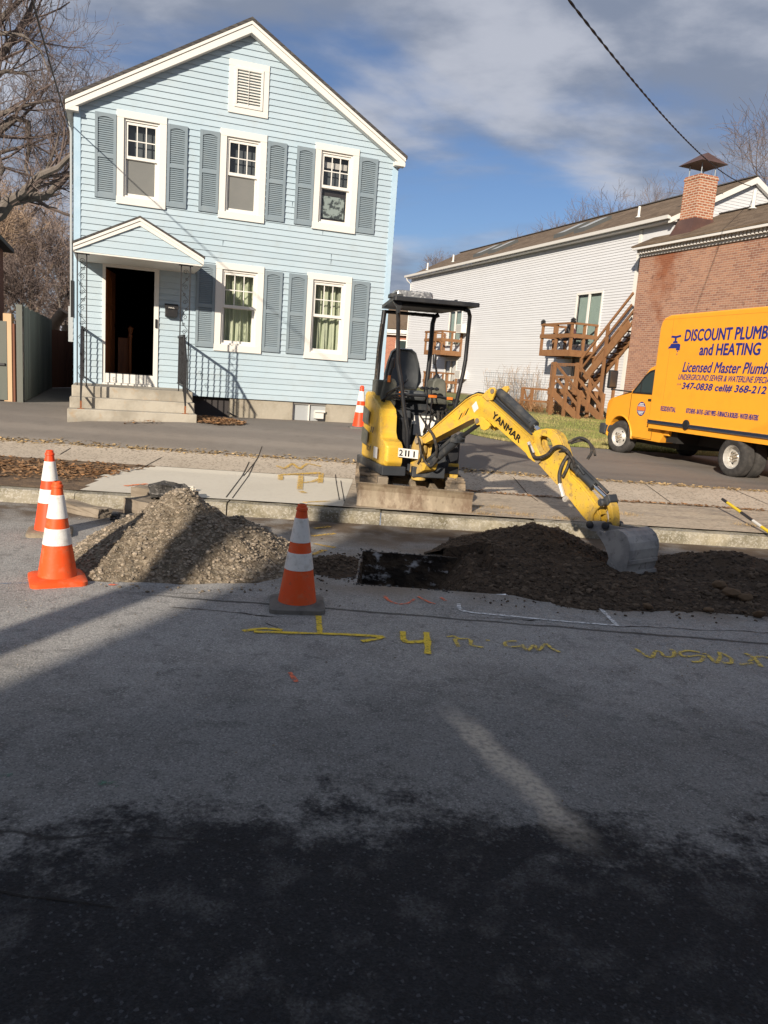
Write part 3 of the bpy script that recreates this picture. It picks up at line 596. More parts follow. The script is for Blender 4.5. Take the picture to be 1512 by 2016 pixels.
mark('painted_mark','faint yellow spray stripes on the gutter left of the trench','yfaint',
  [[(615,1055),(660,1050)],[(618,1070),(660,1078)],[(615,1092),(640,1082)],[(618,1040),(650,1036)]],.05)
markc('painted_mark','bright orange spray dash on the apron behind the stone blocks','opaintlit',[[(245,958),(290,954)]],.06,.15)
# ------------------------------------------------------------------ siding helper
def siding(mb,x0,x1,z0,z1,course,y,sgn,openings=(),clip=None,lip=.013):
    """overlapping boards on the plane y; sgn = direction of the outside (-1 or +1 on y)"""
    z=z0
    while z<z1-1e-4:
        zt=min(z+course,z1)
        cuts=sorted({z,zt}|{c for o in openings for c in (o[2],o[3]) if z<c<zt})
        for a,b in zip(cuts[:-1],cuts[1:]):
            m=(a+b)/2; iv=[(x0,x1)]
            for o in openings:
                if o[2]<=m<=o[3]:
                    nv=[]
                    for p,q in iv:
                        if o[1]<=p or o[0]>=q: nv.append((p,q))
                        else:
                            if o[0]>p: nv.append((p,o[0]))
                            if o[1]<q: nv.append((o[1],q))
                    iv=nv
            pa=lip*(1-(a-z)/course)+.002; pb=lip*(1-(b-z)/course)+.002
            for p,q in iv:
                pl,ql,pr_,qr=p,p,q,q
                if clip:
                    la,ra=clip(a); lb,rb=clip(b); pl=max(p,la); ql=max(p,lb); pr_=min(q,ra); qr=min(q,rb)
                    if pl>=pr_ : continue
                    if ql>=qr: ql=qr=(ql+qr)/2
                A=(pl,y+sgn*pa,a);B=(pr_,y+sgn*pa,a);C=(qr,y+sgn*pb,b);D=(ql,y+sgn*pb,b)
                f=[(0,1,2,3)]; vs=[A,B,C,D]
                if abs(a-z)<1e-6:
                    vs+=[(pl,y,a),(pr_,y,a)]; f.append((4,5,1,0))
                mb.add(vs,f)
        z=zt
# ================================================================== BLUE HOUSE
HA=R(20); HL=(-5.468,13.3,0)
house=thing('blue_house','two storey pale blue clapboard house with slate shutters and white trim','house',HL,HA)
HW=5.60
XA=2.785
wins=[('up',.657,1.452,4.07,5.535),('up',2.335,3.142,4.06,5.525),('pos',4.012,4.835,4.09,5.56),('cur',2.33,3.187,1.785,3.32),('cur',3.985,4.84,1.77,3.32)]
op=[(w[1]+.04,w[2]-.04,w[3]+.04,w[4]-.04) for w in wins]+[(.49,1.33,1.06,3.07)]
mb=MB(); SL=.597
clip=lambda z:(max(0,XA-(7.22-z)/SL),min(HW,XA+(7.22-z)/SL))
siding(mb,.10,HW-.10,.955,7.2,.1016,0,-1,op,clip,lip=.017)
mb.build('siding_wall','siding',house)
mb=MB()   # other walls of the shell + inner lining
HD=9.5
siding(mb,0,HD,.955,5.48,.1016,0,-1)
mb.v=[(HW-.0-y*0+(-y if False else 0)+ -y, x, z) for (x,y,z) in mb.v]   # right side wall
mb.build('side_wall','siding',house)
mb=MB(); siding(mb,0,HD,.955,5.48,.1016,0,-1); mb.v=[(y,x,z) for (x,y,z) in mb.v]; mb.build('side_wall','siding',house)
mb=MB()
def wallpanel(mb,x0,x1,z0,z1,y,ops,th=.1):   # plain wall with holes, box pieces
    xs=sorted({x0,x1}|{o[0] for o in ops}|{o[1] for o in ops}); zs=sorted({z0,z1}|{o[2] for o in ops}|{o[3] for o in ops})
    for i in range(len(xs)-1):
        for j in range(len(zs)-1):
            cx,cz=(xs[i]+xs[i+1])/2,(zs[j]+zs[j+1])/2
            if any(o[0]<cx<o[1] and o[2]<cz<o[3] for o in ops): continue
            mb.box(xs[i],xs[i+1],y,y+th,zs[j],zs[j+1])
wallpanel(mb,.02,HW-.02,.95,5.48,.004,[(o[0]-.02,o[1]+.02,o[2]-.02,o[3]+.02) for o in op])
mb.prism([(.02,5.48),(HW-.02,5.48),(XA,7.1)],.004,.1)
mb.box(.02,.1,.104,HD,.95,5.47); mb.box(HW-.1,HW-.02,.104,HD,.95,5.47); mb.box(0.1,HW-.1,HD-.1,HD,.95,5.47); mb.box(.1,HW-.1,.104,HD-.1,5.38,5.46)
mb.box(.1,HW-.1,.104,HD-.1,.96,1.08); mb.box(.1,HW-.1,.104,HD-.1,3.6,3.7)
mb.prism([(.02,5.48),(HW-.02,5.48),(XA,7.1)],HD-.1,HD)
mb.build('inner_wall','darkroom',house)
mb=MB(); mb.box(0,.105,-.025,.08,.93,5.47); mb.build('corner_board','bluetrim',house); mb=MB(); mb.box(HW-.105,HW,-.025,.08,.93,5.50); mb.build('corner_board','bluetrim',house)
# roof
mb=MB(); t=.10
for sgn in (-1,1):
    ex=XA+sgn*2.93; ez=5.555; ridge=(XA,7.30)
    n_=Vector((sgn*SL,1)).normalized()*.05
    poly=[(XA,7.30),(ex,ez),(ex,ez-.055),(XA,7.245)]
    mb.prism(poly,-.17,HD+.15)
mb.build('roof','roofdark',house)
mb=MB()
for sgn in (-1,1):
    ex=XA+sgn*2.905; 
    mb.prism([(XA,7.243),(ex,5.512),(ex,5.455),(XA,7.19)],-.165,-.02)      # crown strip
    mb.prism([(XA,7.188),(ex-sgn*.012,5.458),(ex-sgn*.012,5.36),(XA-sgn*0+sgn*.0,7.06)],-.15,-.02)
    mb.box(min(ex,ex-sgn*.2),max(ex,ex-sgn*.2),-.148,-.02,5.37,5.44)
mb.build('rake_board','white',house,bevel=.004)
mb=MB()
for sgn in (-1,1):
    ex=XA+sgn*2.9; a=XA+sgn*2.8; mb.box(min(ex,a),max(ex,a),-.02,HD+.1,5.40,5.50)
mb.build('eave_soffit','white',house)
# foundation
mb=MB()
for a,b in ((0,2.0),(2.66,3.84),(4.50,HW-.01)): mb.box(a,b,.02,.25,.3,.955)
mb.box(0,.2,.25,HD,.3,.955); mb.box(HW-.2,HW-.01,.25,HD,.3,.955); mb.build('foundation','foundation',house)
mb=MB(); mb.box(2.0,2.66,.10,.25,.3,.95); mb.build('basement_window','darkroom',house)
mb=MB(); mb.box(3.84,4.50,.10,.25,.3,.95); bw=mb.build('basement_window','meter',house)
mb=MB(); mb.box(4.16,4.18,.06,.1,.5,.95); mb.box(3.84,3.87,.06,.1,.5,.95); mb.box(3.84,4.5,.06,.1,.91,.95); mb.build('window_frame','white',bw)
mb=MB(); mb.box(4.28,4.44,-.02,.1,.66,.80); mb.box(4.26,4.46,-.05,-.02,.78,.82); mb.build('dryer_vent','white',bw)
# windows
def window(w):
    kind,x0,x1,z0,z1=w; T=.115
    mb=MB(); mb.box(x0,x1,-.035,.02,z1-T,z1); mb.box(x0,x1,-.045,.02,z0,z0+.12); mb.box(x0,x0+T,-.033,.02,z0+.12,z1-T); mb.box(x1-T,x1,-.033,.02,z0+.12,z1-T)
    fr=mb.build('window','white',house,bevel=.004)
    a,b,c,d=x0+T,x1-T,z0+.12,z1-T; s=.045
    mb=MB(); mb.box(a,b,.0,.09,d-.035,d-.001); mb.box(a+.001,a+.03,.0,.09,c,d-.035); mb.box(b-.03,b-.001,0,.09,c,d-.035); mb.box(a+.03,b-.03,-.005,.09,c,c+.03)
    m=(c+d)/2+.02; a2,b2=a+.03,b-.03
    # upper sash (outer)
    mb.box(a2,b2,.02,.05,d-.035-s,d-.036); mb.box(a2,b2,.02,.052,m-.02,m+.03); mb.box(a2+.001,a2+s-.01,.02,.05,m+.03,d-.035-s); mb.box(b2-s+.01,b2-.001,.02,.05,m+.03,d-.035-s)
    # lower sash
    mb.box(a2,b2,.053,.08,c+.03,c+.03+s); mb.box(a2+.001,a2+s-.01,.053,.08,c+.03+s,m-.0); mb.box(b2-s+.01,b2-.001,.053,.08,c+.03+s,m)
    mb.box(a2,b2,.053,.08,m-.03,m+.0)
    g0,g1,h0,h1=a2+s-.01,b2-s+.01,m+.03,d-.035-s
    for i in (1,2): xx=g0+(g1-g0)*i/3; mb.box(xx-.008,xx+.008,.028,.04,h0,h1)
    zz=(h0+h1)/2; mb.box(g0,g1,.026,.042,zz-.008,zz+.008)
    mb.build('sash','vinyl',fr)
    mb=MB(); mb.quad((g0,.045,h0),(g1,.045,h0),(g1,.045,h1),(g0,.045,h1)); mb.quad((g0,.07,c+.07),(g1,.07,c+.07),(g1,.07,m-.03),(g0,.07,m-.03)); mb.build('glass','glass',fr)
    if kind=='cur':
        mb=MB(); vs=[];fs=[]; n_=90; rg=random.Random(int(x0*100)); ph=rg.random()*6
        for j in range(7):
            for i in range(n_+1):
                t=i/n_; zz=c+(d-c)*j/6; yy=.22+.035*math.sin(t*34+ph+.6*math.sin(j*.7+t*5))+.02*math.sin(t*71+j*.4)
                vs.append((x0+.05+(x1-x0-.1)*t,yy,zz))
        for j in range(6):
            for i in range(n_): q=j*(n_+1)+i; fs.append((q,q+1,q+n_+2,q+n_+1))
        mb.add(vs,fs); mb.build('curtain','curtain',fr,smooth=True)
    else:
        mb=MB(); mb.quad((g0-.02,.056 if kind=='up' else .12,c+.04),(g1+.02,.056 if kind=='up' else .12,c+.04),(g1+.02,.056 if kind=='up' else .12,m-.02),(g0-.02,.056 if kind=='up' else .12,m-.02))
        if kind=='up': mb.build('window_screen','screen',fr)
        else:
            mb.build('dark_room','darkroom',fr)
            mb=MB(); mb.box(g0+.02,g1-.02,.10,.105,c+.12,m-.14); mb.build('poster','poster',fr)
        mb=MB(); mb.quad((x0+.05,.16,m-.1),(x1-.05,.16,m-.1),(x1-.05,.16,d),(x0+.05,.16,d)); mb.build('blind','blind',fr)
        if kind=='pos':
            mb=MB(); mb.box(g0+.02,g1,.12,.125,h1-.17,h1-.07); mb.build('curtain','vinyl',fr)
for w in wins: window(w)
def shutter(x0,x1,z0,z1):
    mb=MB(); s=.045; m=(z0+z1)/2-.0
    mb.box(x0,x0+s,-.045,-.014,z0,z1); mb.box(x1-s,x1,-.045,-.014,z0,z1)
    for a,b in ((z0,z0+.08),(m-.03,m+.03)): mb.box(x0+s,x1-s,-.043,-.014,a,b)
    # top rail with a shallow arch
    n_=8; poly=[(x0+s,z1),(x1-s,z1)]
    for i in range(n_+1):
        t=i/n_; poly.append((x1-s-(x1-x0-2*s)*t,z1-.085+.03*math.sin(PI*t)))
    mb.prism(poly,-.043,-.014)
    for a,b in ((z0+.08,m-.03),(m+.03,z1-.06)):
        n_=int((b-a)/.032); st=(b-a)/n_
        for i in range(n_):
            z=a+i*st; mb.add([(x0+s,-.036,z),(x1-s,-.036,z),(x1-s,-.018,z+st*.95),(x0+s,-.018,z+st*.95)],[(0,1,2,3)])
            mb.add([(x0+s,-.036,z),(x1-s,-.036,z),(x1-s,-.030,z-.004),(x0+s,-.030,z-.004)],[(3,2,1,0)])
    mb.box(x0+s,x1-s,-.0145,-.0141,z0,z1)
    mb.build('shutter','shutter',house)
for a,b in ((.322,.654),(1.463,1.792),(1.999,2.331),(3.157,3.497),(3.681,4.009),(4.846,5.20)): shutter(a,b,4.13,5.445)
for a,b in ((2.004,2.326),(3.199,3.525),(3.646,3.982),(4.846,5.19)): shutter(a,b,1.835,3.265)
# gable vent
mb=MB(); x0,x1,z0,z1=2.45,3.135,5.80,6.64
mb.box(x0,x1,-.035,.0,z1-.1,z1); mb.box(x0,x1,-.035,0,z0,z0+.1); mb.box(x0,x0+.1,-.034,0,z0+.1,z1-.1); mb.box(x1-.1,x1,-.034,0,z0+.1,z1-.1)
mb.box(x0+.1,x1-.1,-.05,0,z1-.145,z1-.1); mb.box(x0+.1,x1-.1,-.05,0,z0+.1,z0+.145); mb.box(x0+.1,x0+.14,-.05,0,z0+.145,z1-.145); mb.box(x1-.14,x1-.1,-.05,0,z0+.145,z1-.145)
gv=mb.build('gable_vent','white',house,bevel=.003)
mb=MB(); a,b=z0+.145,z1-.145; n_=12; st=(b-a)/n_
for i in range(n_): z=a+i*st; mb.add([(x0+.14,-.045,z),(x1-.14,-.045,z),(x1-.14,-.006,z+st*.8),(x0+.14,-.006,z+st*.8),(x0+.14,-.040,z-.004),(x1-.14,-.040,z-.004)],[(0,1,2,3),(0,4,5,1)])
mb.box(x0+.33,x0+.335,-.05,-.04,a,b); mb.build('louver','white',gv)
mb=MB(); mb.quad((x0+.12,-.003,a-.02),(x1-.12,-.003,a-.02),(x1-.12,-.003,b+.02),(x0+.12,-.003,b+.02)); mb.build('vent_screen','darkroom',gv)
# door
mb=MB(); mb.box(.453,1.375,-.04,.02,3.035,3.10); mb.box(.453,.505,-.038,.02,1.09,3.035); mb.box(1.298,1.375,-.038,.02,1.09,3.035); mb.box(.453,1.375,-.06,.05,1.07,1.10)
dr=mb.build('front_door','white',house,bevel=.003)
mb=MB(); mb.box(.507,1.296,-.032,.0,1.105,1.262); mb.build('kick_panel','white',dr)
mb=MB(); mb.box(.507,1.296,-.034,0,1.262,1.275); mb.build('threshold','blackplastic',dr)
mb=MB(); M_=Matrix.Translation((.50,.12,0))@Matrix.Rotation(R(78),4,'Z'); mb.M=M_; mb.box(0,.80,0,.045,1.10,3.02)
for a,b in ((1.25,1.75),(1.85,2.35),(2.45,2.9)): mb.box(.1,.36,-.012,0,a,b); mb.box(.44,.7,-.012,0,a,b)
dp=mb.build('open_door_leaf','woodred',dr)
mb=MB(M_); mb.lathe([(.0,-.08),(.03,-.07),(.03,-.05),(.012,-.04),(.012,0)],(.72,-.01,1.95),'y',12); mb.build('door_knob','brass',dp); mb=MB(M_); mb.lathe([(.03,-.02),(.03,0)],(.72,-.01,2.1),'y',12); mb.build('deadbolt','brass',dp)
mb=MB(); mb.lathe([(.05,0),(.05,.12),(.03,.14),(.03,.8),(.045,.85),(.03,.9),(.055,1.0),(.0,1.04)],(.93,.75,1.08),'z',14); mb.box(.72,.90,.9,.92,1.08,1.9); mb.build('newel_post','woodred',dr)
mb=MB(); mb.box(1.318,1.352,-.062,-.038,2.09,2.24); mb.build('doorbell','blackplastic',house,bevel=.005)
mb=MB(); mb.box(-.10,-.01,.35,.65,1.75,2.35); mb.build('electric_meter_box','meter',house)
mb=MB(); mb.box(-.045,.0,-.045,-.03,2.15,2.75); mb.build('house_number_plaque','blackplastic',house)
mb=MB(); mb.tube([(-.06,.5,1.8),(-.06,.5,5.2),(-.1,.5,5.35)],.02,6); mb.build('service_conduit','meter',house)
mb=MB(); mb.tube([(2.62,-.01,.70),(2.78,-.05,.62),(2.80,-.06,.58),(2.5,-.06,.575),(2.3,-.08,.585)],.014,6); mb.build('hose_pipe','blackplastic',house)
# butt joints between clapboards
rg=random.Random(2)
for k in range(16):
    z=.955+.1016*rg.randrange(2,50); x=rg.uniform(.4,5.2)
    if any(o[0]-.1<x<o[1]+.1 and o[2]-.1<z<o[3]+.1 for o in op) or z>5.3: continue
    n_=rg.choice((1,1,2,3)); mb=MB(); mb.box(x,x+.0035,-.0215,-.004,z+.004,z+.1016*n_-.004); mb.build('butt_joint','shutter',house)
# porch: stoop, canopy, columns, railings
mb=MB(); mb.box(.02,1.875,-1.20,.0,.3,1.07); mb.box(-.0,1.89,-1.45,-1.20,.3,.90); mb.box(-.02,1.90,-1.72,-1.45,.3,.735)
mb.build('concrete_steps','concrete',house,bevel=.012)
PX0,PX1,PXA=.045,1.985,1.005; PF=-1.25
mb=MB()
for sgn,ex in ((-1,PX0),(1,PX1)):
    mb.prism([(PXA,3.72),(ex-.0+sgn*.02,3.225),(ex+sgn*.02,3.195),(PXA,3.69)],PF-.03,0.0)
pr=mb.build('porch_roof','roofdark',house)
mb=MB()
for sgn,ex in ((-1,PX0),(1,PX1)):
    mb.prism([(PXA,3.688),(ex,3.195),(ex,3.155),(PXA,3.645)],PF-.025,PF+.01)
    mb.prism([(PXA,3.643),(ex,3.155),(ex,3.10),(PXA,3.575)],PF-.01,PF+.03)
    a,b=min(ex,ex-sgn*.02),max(ex,ex-sgn*.02); mb.box(a,b,PF+.031,0,3.09,3.19)
mb.box(PX0+.02,PX1-.02,PF-.0,0,3.075,3.095)
mb.build('porch_trim','white',pr)
mb=MB(); cp=lambda z:(PXA-(3.60-z)/.505,PXA+(3.60-z)/.505)
siding(mb,PX0+.02,PX1-.02,3.10,3.59,.1016,PF+.03,-1,(),cp); mb.build('porch_gable','siding',pr)
mb=MB(); mb.prism([(PX0+.02,3.10),(PX1-.02,3.10),(PXA,3.58)],PF+.031,PF+.05); mb.build('gable_back','white',pr)
def scroll(mb,x,y,z,r,axis='x',flip=1,turns=1.4):
    pts=[]
    for i in range(16):
        t=i/15; a=t*turns*2*PI; rr=r*(1-t*.85); u=math.cos(a)*rr*flip; w=math.sin(a)*rr
        pts.append((x+u,y,z+w) if axis=='x' else (x,y+u,z+w))
    mb.tube(pts,.0045,4,False)
def column(x0,x1):
    mb=MB(); y=-1.17
    for x in (x0+.01,x1-.01): mb.box(x-.009,x+.009,y-.009,y+.009,1.07,3.075)
    mb.box(x0-.03,x1+.03,y-.03,y+.03,3.062,3.074)
    xm=(x0+x1)/2; z=1.15
    k=0
    while z<2.95:
        f=1 if k%2 else -1
        mb.tube([(xm-f*.055,y,z-.04),(xm,y,z+.03),(xm+f*.055,y,z+.12)],.004,4,False)
        scroll(mb,xm,y,z+.17,.042,'x',f); scroll(mb,xm+f*.02,y,z+.055,.026,'x',-f)
        z+=.235; k+=1
    mb.build('porch_column','iron',house)
column(.09,.245); column(1.64,1.80)
def railing(x,slim):
    mb=MB(); y1=-1.17; y2=-1.66
    mb.bar((x,0,1.97),(x,y1,1.97),.03,.035); mb.bar((x,0,1.17),(x,y1,1.17),.02,.025)
    n_=9
    for i in range(1,n_): yy=y1*i/n_; mb.bar((x,yy,1.17),(x,yy,1.97),.013)
    scroll(mb,x,-.5,1.6,.05,'y',1); scroll(mb,x,-.62,1.45,.05,'y',-1)
    mb.bar((x,y1,1.97),(x,y2,1.56),.03,.035); mb.bar((x,y1,1.17),(x,y2,.86),.02,.025)
    for i in range(1,4):
        t=i/4; mb.bar((x,y1+(y2-y1)*t,1.17-.31*t),(x,y1+(y2-y1)*t,1.97-.41*t),.013)
    scroll(mb,x,-1.42,1.5,.045,'y',1)
    mb.bar((x,y2,1.58),(x,y2,.735),.025); scroll(mb,x,y2-.03,1.55,.03,'y',1)
    mb.bar((x,y1-.02,1.07),(x,y1-.02,1.97),.02)
    r_=mb.build('stair_railing','iron',house)
    mb=MB(); mb.box(x-.05,x+.05,y2-.03,y2+.03,.735,.742); mb.box(x-.014,x+.014,y2-.014,y2+.014,.742,.86); mb.build('railing_foot','rust',r_)
railing(.17,0); railing(1.72,0)
def hp(x,y,z):  # house local -> world
    c,s=math.cos(HA),math.sin(HA); return (HL[0]+x*c-y*s,HL[1]+x*s+y*c,z)
# mailbox
mx=thing('mailbox','black metal mailbox mounted on the blue clapboards right of the open front door','mailbox',hp(1.585,-.02,2.30),HA)
mb=MB(); mb.box(-.105,.105,-.11,0,0,.19); mb.build('box_body','blackplastic',mx,bevel=.008)
mb=MB(); mb.add([(-.115,0,.225),(.115,0,.225),(.115,-.125,.175),(-.115,-.125,.175),(-.115,-.125,.13),(.115,-.125,.13)],[(0,3,2,1),(3,4,5,2)]); mb.build('lid','blackplastic',mx)
mb=MB(); lettering(mb,'MAIL',(-.05,-.1265,.14),(1,0,0),(0,0,1),.10,.022); mb.build('lettering','sticker',mx)
# ================================================================== WHITE APARTMENT BUILDING
WA=R(112); WL=(8.36,28.5,0)
def wp(x,y,z):
    c,s=math.cos(WA),math.sin(WA); return (WL[0]+x*c-y*s,WL[1]+x*s+y*c,z)
wb=thing('white_apartment_building','long white vinyl sided apartment building with brown shingle roof and wooden balconies, behind the excavator','building',WL,WA)
LW=20.6; HWD=3.15
doors=[(1.80,3.50,3.20,5.26),(13.45,15.0,3.28,5.13),(13.6,15.05,1.0,2.57),(1.9,3.4,1.35,3.0)]
mb=MB(); siding(mb,.12,LW,.9,7.22,.1016,0,1,[(d[0]+.03,d[1]-.03,d[2]+.03,d[3]-.03) for d in doors],lip=.020); 
mb.build('siding_wall','wsiding',wb)
mb=MB(); siding(mb,-HWD*2,0,.9,7.22,.1016,0,-1); mb.v=[(y,x,z) for x,y,z in mb.v]; mb.build('end_wall','wsiding',wb)
mb=MB(); wallpanel(mb,.05,LW,.3,7.2,-.105,doors,.10); mb.box(LW-.1,LW,-2*HWD,-.105,.3,7.2); mb.box(.0,.05,-2*HWD,-.11,.3,7.2); mb.box(.05,LW-.1,-2*HWD,-2*HWD+.1,.3,7.2)
mb.box(.05,LW-.1,-3.0,-2.9,.3,7.1)
mb.build('inner_wall','shadegrey',wb)
mb=MB(); mb.box(-.02,.12,-.02,.03,.9,7.2); mb.build('corner_board','vinyl',wb)
mb=MB(); mb.box(.0,LW,-.1,.004,.0,.9); mb.build('foundation','foundation',wb)
# roof
RX0,RX1=-1.72,LW+.15; RZ=9.12; EZ=7.36; RY=-HWD
mb=MB(); 
for (e,z) in ((.30,EZ-.02),(-2*HWD-.3,EZ-.02)):
    a=(RX0,RY,RZ);b=(RX1,RY,RZ);c=(RX1,e,z);d=(RX0,e,z)
    q=[a,b,c,d] if e>0 else [a,d,c,b]
    lo=[(p[0],p[1],p[2]-.06) for p in q]
    mb.add(q+lo,[(0,1,2,3),(7,6,5,4),(0,4,5,1),(1,5,6,2),(2,6,7,3),(3,7,4,0)])
mb.build('roof','tanshingle',wb)
mb=MB(); mb.bar((RX0-.01,RY,RZ+.02),(RX1+.01,RY,RZ+.02),.16,.04); mb.build('ridge_cap','roofdark',wb)
mb=MB(); 
prof=[(.30,EZ-.08),(.42,EZ-.08),(.44,EZ+.03),(.40,EZ+.03),(.30,EZ+.0)]
n_=len(prof); vs=[(x,p[0],p[1]) for x in (RX0,RX1) for p in prof]; mb.add(vs,[(i,(i+1)%n_,(i+1)%n_+n_,i+n_) for i in range(n_)]+[tuple(range(n_))[::-1],tuple(range(n_,2*n_))])
mb.box(RX0,RX1,.02,.30,EZ-.14,EZ-.09)
mb.tube([(RX1-.2,.36,EZ-.1),(RX1-.2,.30,EZ-.25),(RX1-.2,.05,EZ-.45),(RX1-.2,.05,1.0)],.035,8)
mb.build('gutter','gutter',wb)
# near gable above the brick roof
mb=MB(); gc=lambda z:(-HWD-(RZ-.08-z)/.52,-HWD+(RZ-.08-z)/.52)
siding(mb,-2*HWD,0,6.3,9.0,.1016,0,-1,(),gc)
mb.v=[(RX0+.17+y,x,z) for x,y,z in mb.v]; mb.build('gable_wall','wsiding',wb)
mb=MB(); mb.box(RX0+.2,-.05,-.1,-.002,6.2,7.25); mb.build('upper_wall','wsiding',wb)
mb=MB()
for sg in (1,-1):
    y0=RY; y1=RY+sg*(HWD+.30)
    mb.add([(RX0-.02,y0,RZ-.01),(RX0-.02,y1,EZ-.03),(RX0-.02,y1,EZ-.20),(RX0-.02,y0,RZ-.22),(RX0+.10,y0,RZ-.06),(RX0+.10,y1,EZ-.08),(RX0+.10,y1,EZ-.20),(RX0+.10,y0,RZ-.22)],[(0,1,2,3),(4,7,6,5),(3,2,6,7),(0,4,5,1),(1,5,6,2)])
mb.build('rake_board','vinyl',wb)
slope=(RZ-EZ)/(HWD+.3)
def rz_(y): return EZ-.02+(.30-y)*slope*1.0
def skylight(x0,y0,w=.75,l=1.25):
    mb=MB(); vs=[]
    for (x,y) in ((x0,y0),(x0+w,y0),(x0+w,y0-l),(x0,y0-l)): vs.append((x,y,rz_(y)+.0))
    top=[(v[0],v[1],v[2]+.16) for v in vs]; mb.add(vs+top,[(0,4,5,1),(1,5,6,2),(2,6,7,3),(3,7,4,0)])
    s=mb.build('skylight','skylight',wb)
    mb=MB(); mb.add([(v[0]+(.09 if i in (0,3) else -.09),v[1]+(-.1 if i<2 else .1),v[2]+.163+(.05 if i<2 else -.05)) for i,v in enumerate(vs)],[(0,1,2,3)]); mb.build('pane','meter',s)
for x0 in (4.6,6.1,12.0,13.6): skylight(x0,-.75)
def ventpipe(par,x,y,z,h,r=.05):
    mb=MB(); mb.tube([(x,y,z-.1),(x,y,z+h)],r,10); mb.lathe([(r*2.6,0),(r*1.2,.06)],(x,y,z-.02),'z',12); mb.build('vent_pipe','vinyl',par,smooth=True)
for x,y in ((17.0,-.9),(19.2,-.35),(1.6,-1.0)): ventpipe(wb,x,y,rz_(y),.38)
# sliding doors
for k,(x0,x1,z0,z1) in enumerate(doors):
    mb=MB(); T=.07; mb.box(x0,x1,-.02,.04,z1-T,z1); mb.box(x0,x1,-.02,.04,z0,z0+T); mb.box(x0,x0+T,-.02,.038,z0+T,z1-T); mb.box(x1-T,x1,-.02,.038,z0+T,z1-T); xm=(x0+x1)/2; mb.box(xm-.05,xm+.05,-.02,.036,z0+T,z1-T)
    sd_=mb.build('sliding_door','vinyl',wb)
    mb=MB(); mb.quad((x0+T,-.01,z0+T),(x1-T,-.01,z0+T),(x1-T,-.01,z1-T),(x0+T,-.01,z1-T)); mb.build('glass','glass',sd_)
    mb=MB(); n_=22
    for i in range(n_):
        a=x0+T+(x1-x0-2*T)*i/n_; b=a+(x1-x0-2*T)/n_*.86
        mb.quad((a,-.14,z0+T),(b,-.10,z0+T),(b,-.10,z1-T),(a,-.14,z1-T))
    mb.build('vertical_blinds','blinds' if k<2 else 'vinyl',sd_)
# balconies
def balcony(x0,x1,zf,zr,out=1.2,kind='bars'):
    mb=MB(); mb.box(x0,x1,out-.05,out,zf-.24,zf); mb.box(x0,x0+.05,0.02,out-.05,zf-.24,zf); mb.box(x1-.05,x1,.02,out-.05,zf-.24,zf)
    for i in range(9): yy=.03+(out-.1)*i/9; mb.box(x0+.05,x1-.05,yy,yy+(out-.1)/9-.012,zf-.03,zf-.002)
    b=mb.build('balcony','deckwood',wb)
    mb=MB(); P=[(x0+.05,out-.04),((x0+x1)/2,out-.04),(x1-.05,out-.04),(x0+.05,.06),(x1-.05,.06),(x0+.05,out/2),(x1-.05,out/2)]
    for i,(x,y) in enumerate(P): mb.box(x-.045,x+.045,y-.045,y+.045,zf,zr-.03)
    for z in ((zr-.03,zr+.02),(zf+.48,zf+.60)):
        mb.box(x0-.03,x1+.03,out-.02,out+.03,z[0]-.03,z[1]); mb.box(x0-.02,x0+.03,0.02,out-.02,z[0]-.03,z[1]); mb.box(x1-.03,x1+.02,.02,out-.02,z[0]-.03,z[1])
    mb.build('railing','deckwood',b)
    mb=MB(); 
    for x in (x0+.4,x1-.4): mb.bar((x,.05,zf-.3),(x,.05,zf-.28),.04)
    mb.box(x0,x1+.5,.02,.05,zf-.27,zf-.24); mb.build('ledger_board','deckwood',b)
balcony(1.85,3.95,2.98,3.98); balcony(13.2,15.3,2.98,3.95); balcony(13.4,15.1,.85,1.85)
mb=MB()
for x in (1.85,3.9): mb.box(x-.07,x+.07,1.11,1.25,3.99,4.06); mb.lathe([(.03,0),(.1,.02),(.1,.05),(.02,.1)],(x,1.18,4.06),'z',8)
mb.build('post_cap_lantern','blackplastic',wb)
for x,z in ((12.6,3.9),(12.3,1.6)): 
    mb=MB(); mb.box(x,x+.6,.02,.45,z,z+.42); ac=mb.build('air_conditioner','vinyl',wb)
    mb=MB(); 
    for i in range(8): mb.box(x+.04,x+.56,.452,.456,z+.05+i*.045,z+.065+i*.045)
    mb.build('grille','skylight',ac)
# wooden stairs tower
st=thing('wooden_staircase','brown stained wooden deck stairs climbing two storeys against the white building beside the brick wall','staircase',wp(0,0,0),WA)
def post(mb,x,y,z0,z1,w=.1): mb.box(x-w/2,x+w/2,y-w/2,y+w/2,z0,z1)
GZ=.42
mb=MB(); zf=1.50
mb.box(1.15,2.9,1.25,1.3,zf-.26,zf); mb.box(2.85,2.9,.02,1.25,zf-.26,zf); mb.box(1.15,1.2,.02,1.25,zf-.26,zf)
for i in range(9): mb.box(1.2,2.85,.04+i*.135,.04+i*.135+.125,zf-.03,zf)
for x in (1.22,2.82): post(mb,x,1.23,GZ,2.5); post(mb,x,.1,GZ,zf)
mb.build('landing_deck','deckwood',st)
mb=MB()
for z in (2.42,1.95): mb.bar((1.2,1.27,z),(2.85,1.27,z),.04,.10); mb.bar((2.85,.05,z),(2.85,1.27,z),.04,.10)
mb.bar((1.25,1.25,1.5),(2.0,1.25,1.93),.04,.07); mb.bar((2.8,1.25,1.5),(2.05,1.25,1.93),.04,.07); mb.build('landing_railing','deckwood',st)
mb=MB()
for i in range(15): x=1.35+i*.1; mb.tube([(x,1.30,1.52),(x,1.30,2.45)],.008,4)
mb.build('iron_balusters','iron',st)
mb=MB()   # lower flight runs toward the street
nst=7
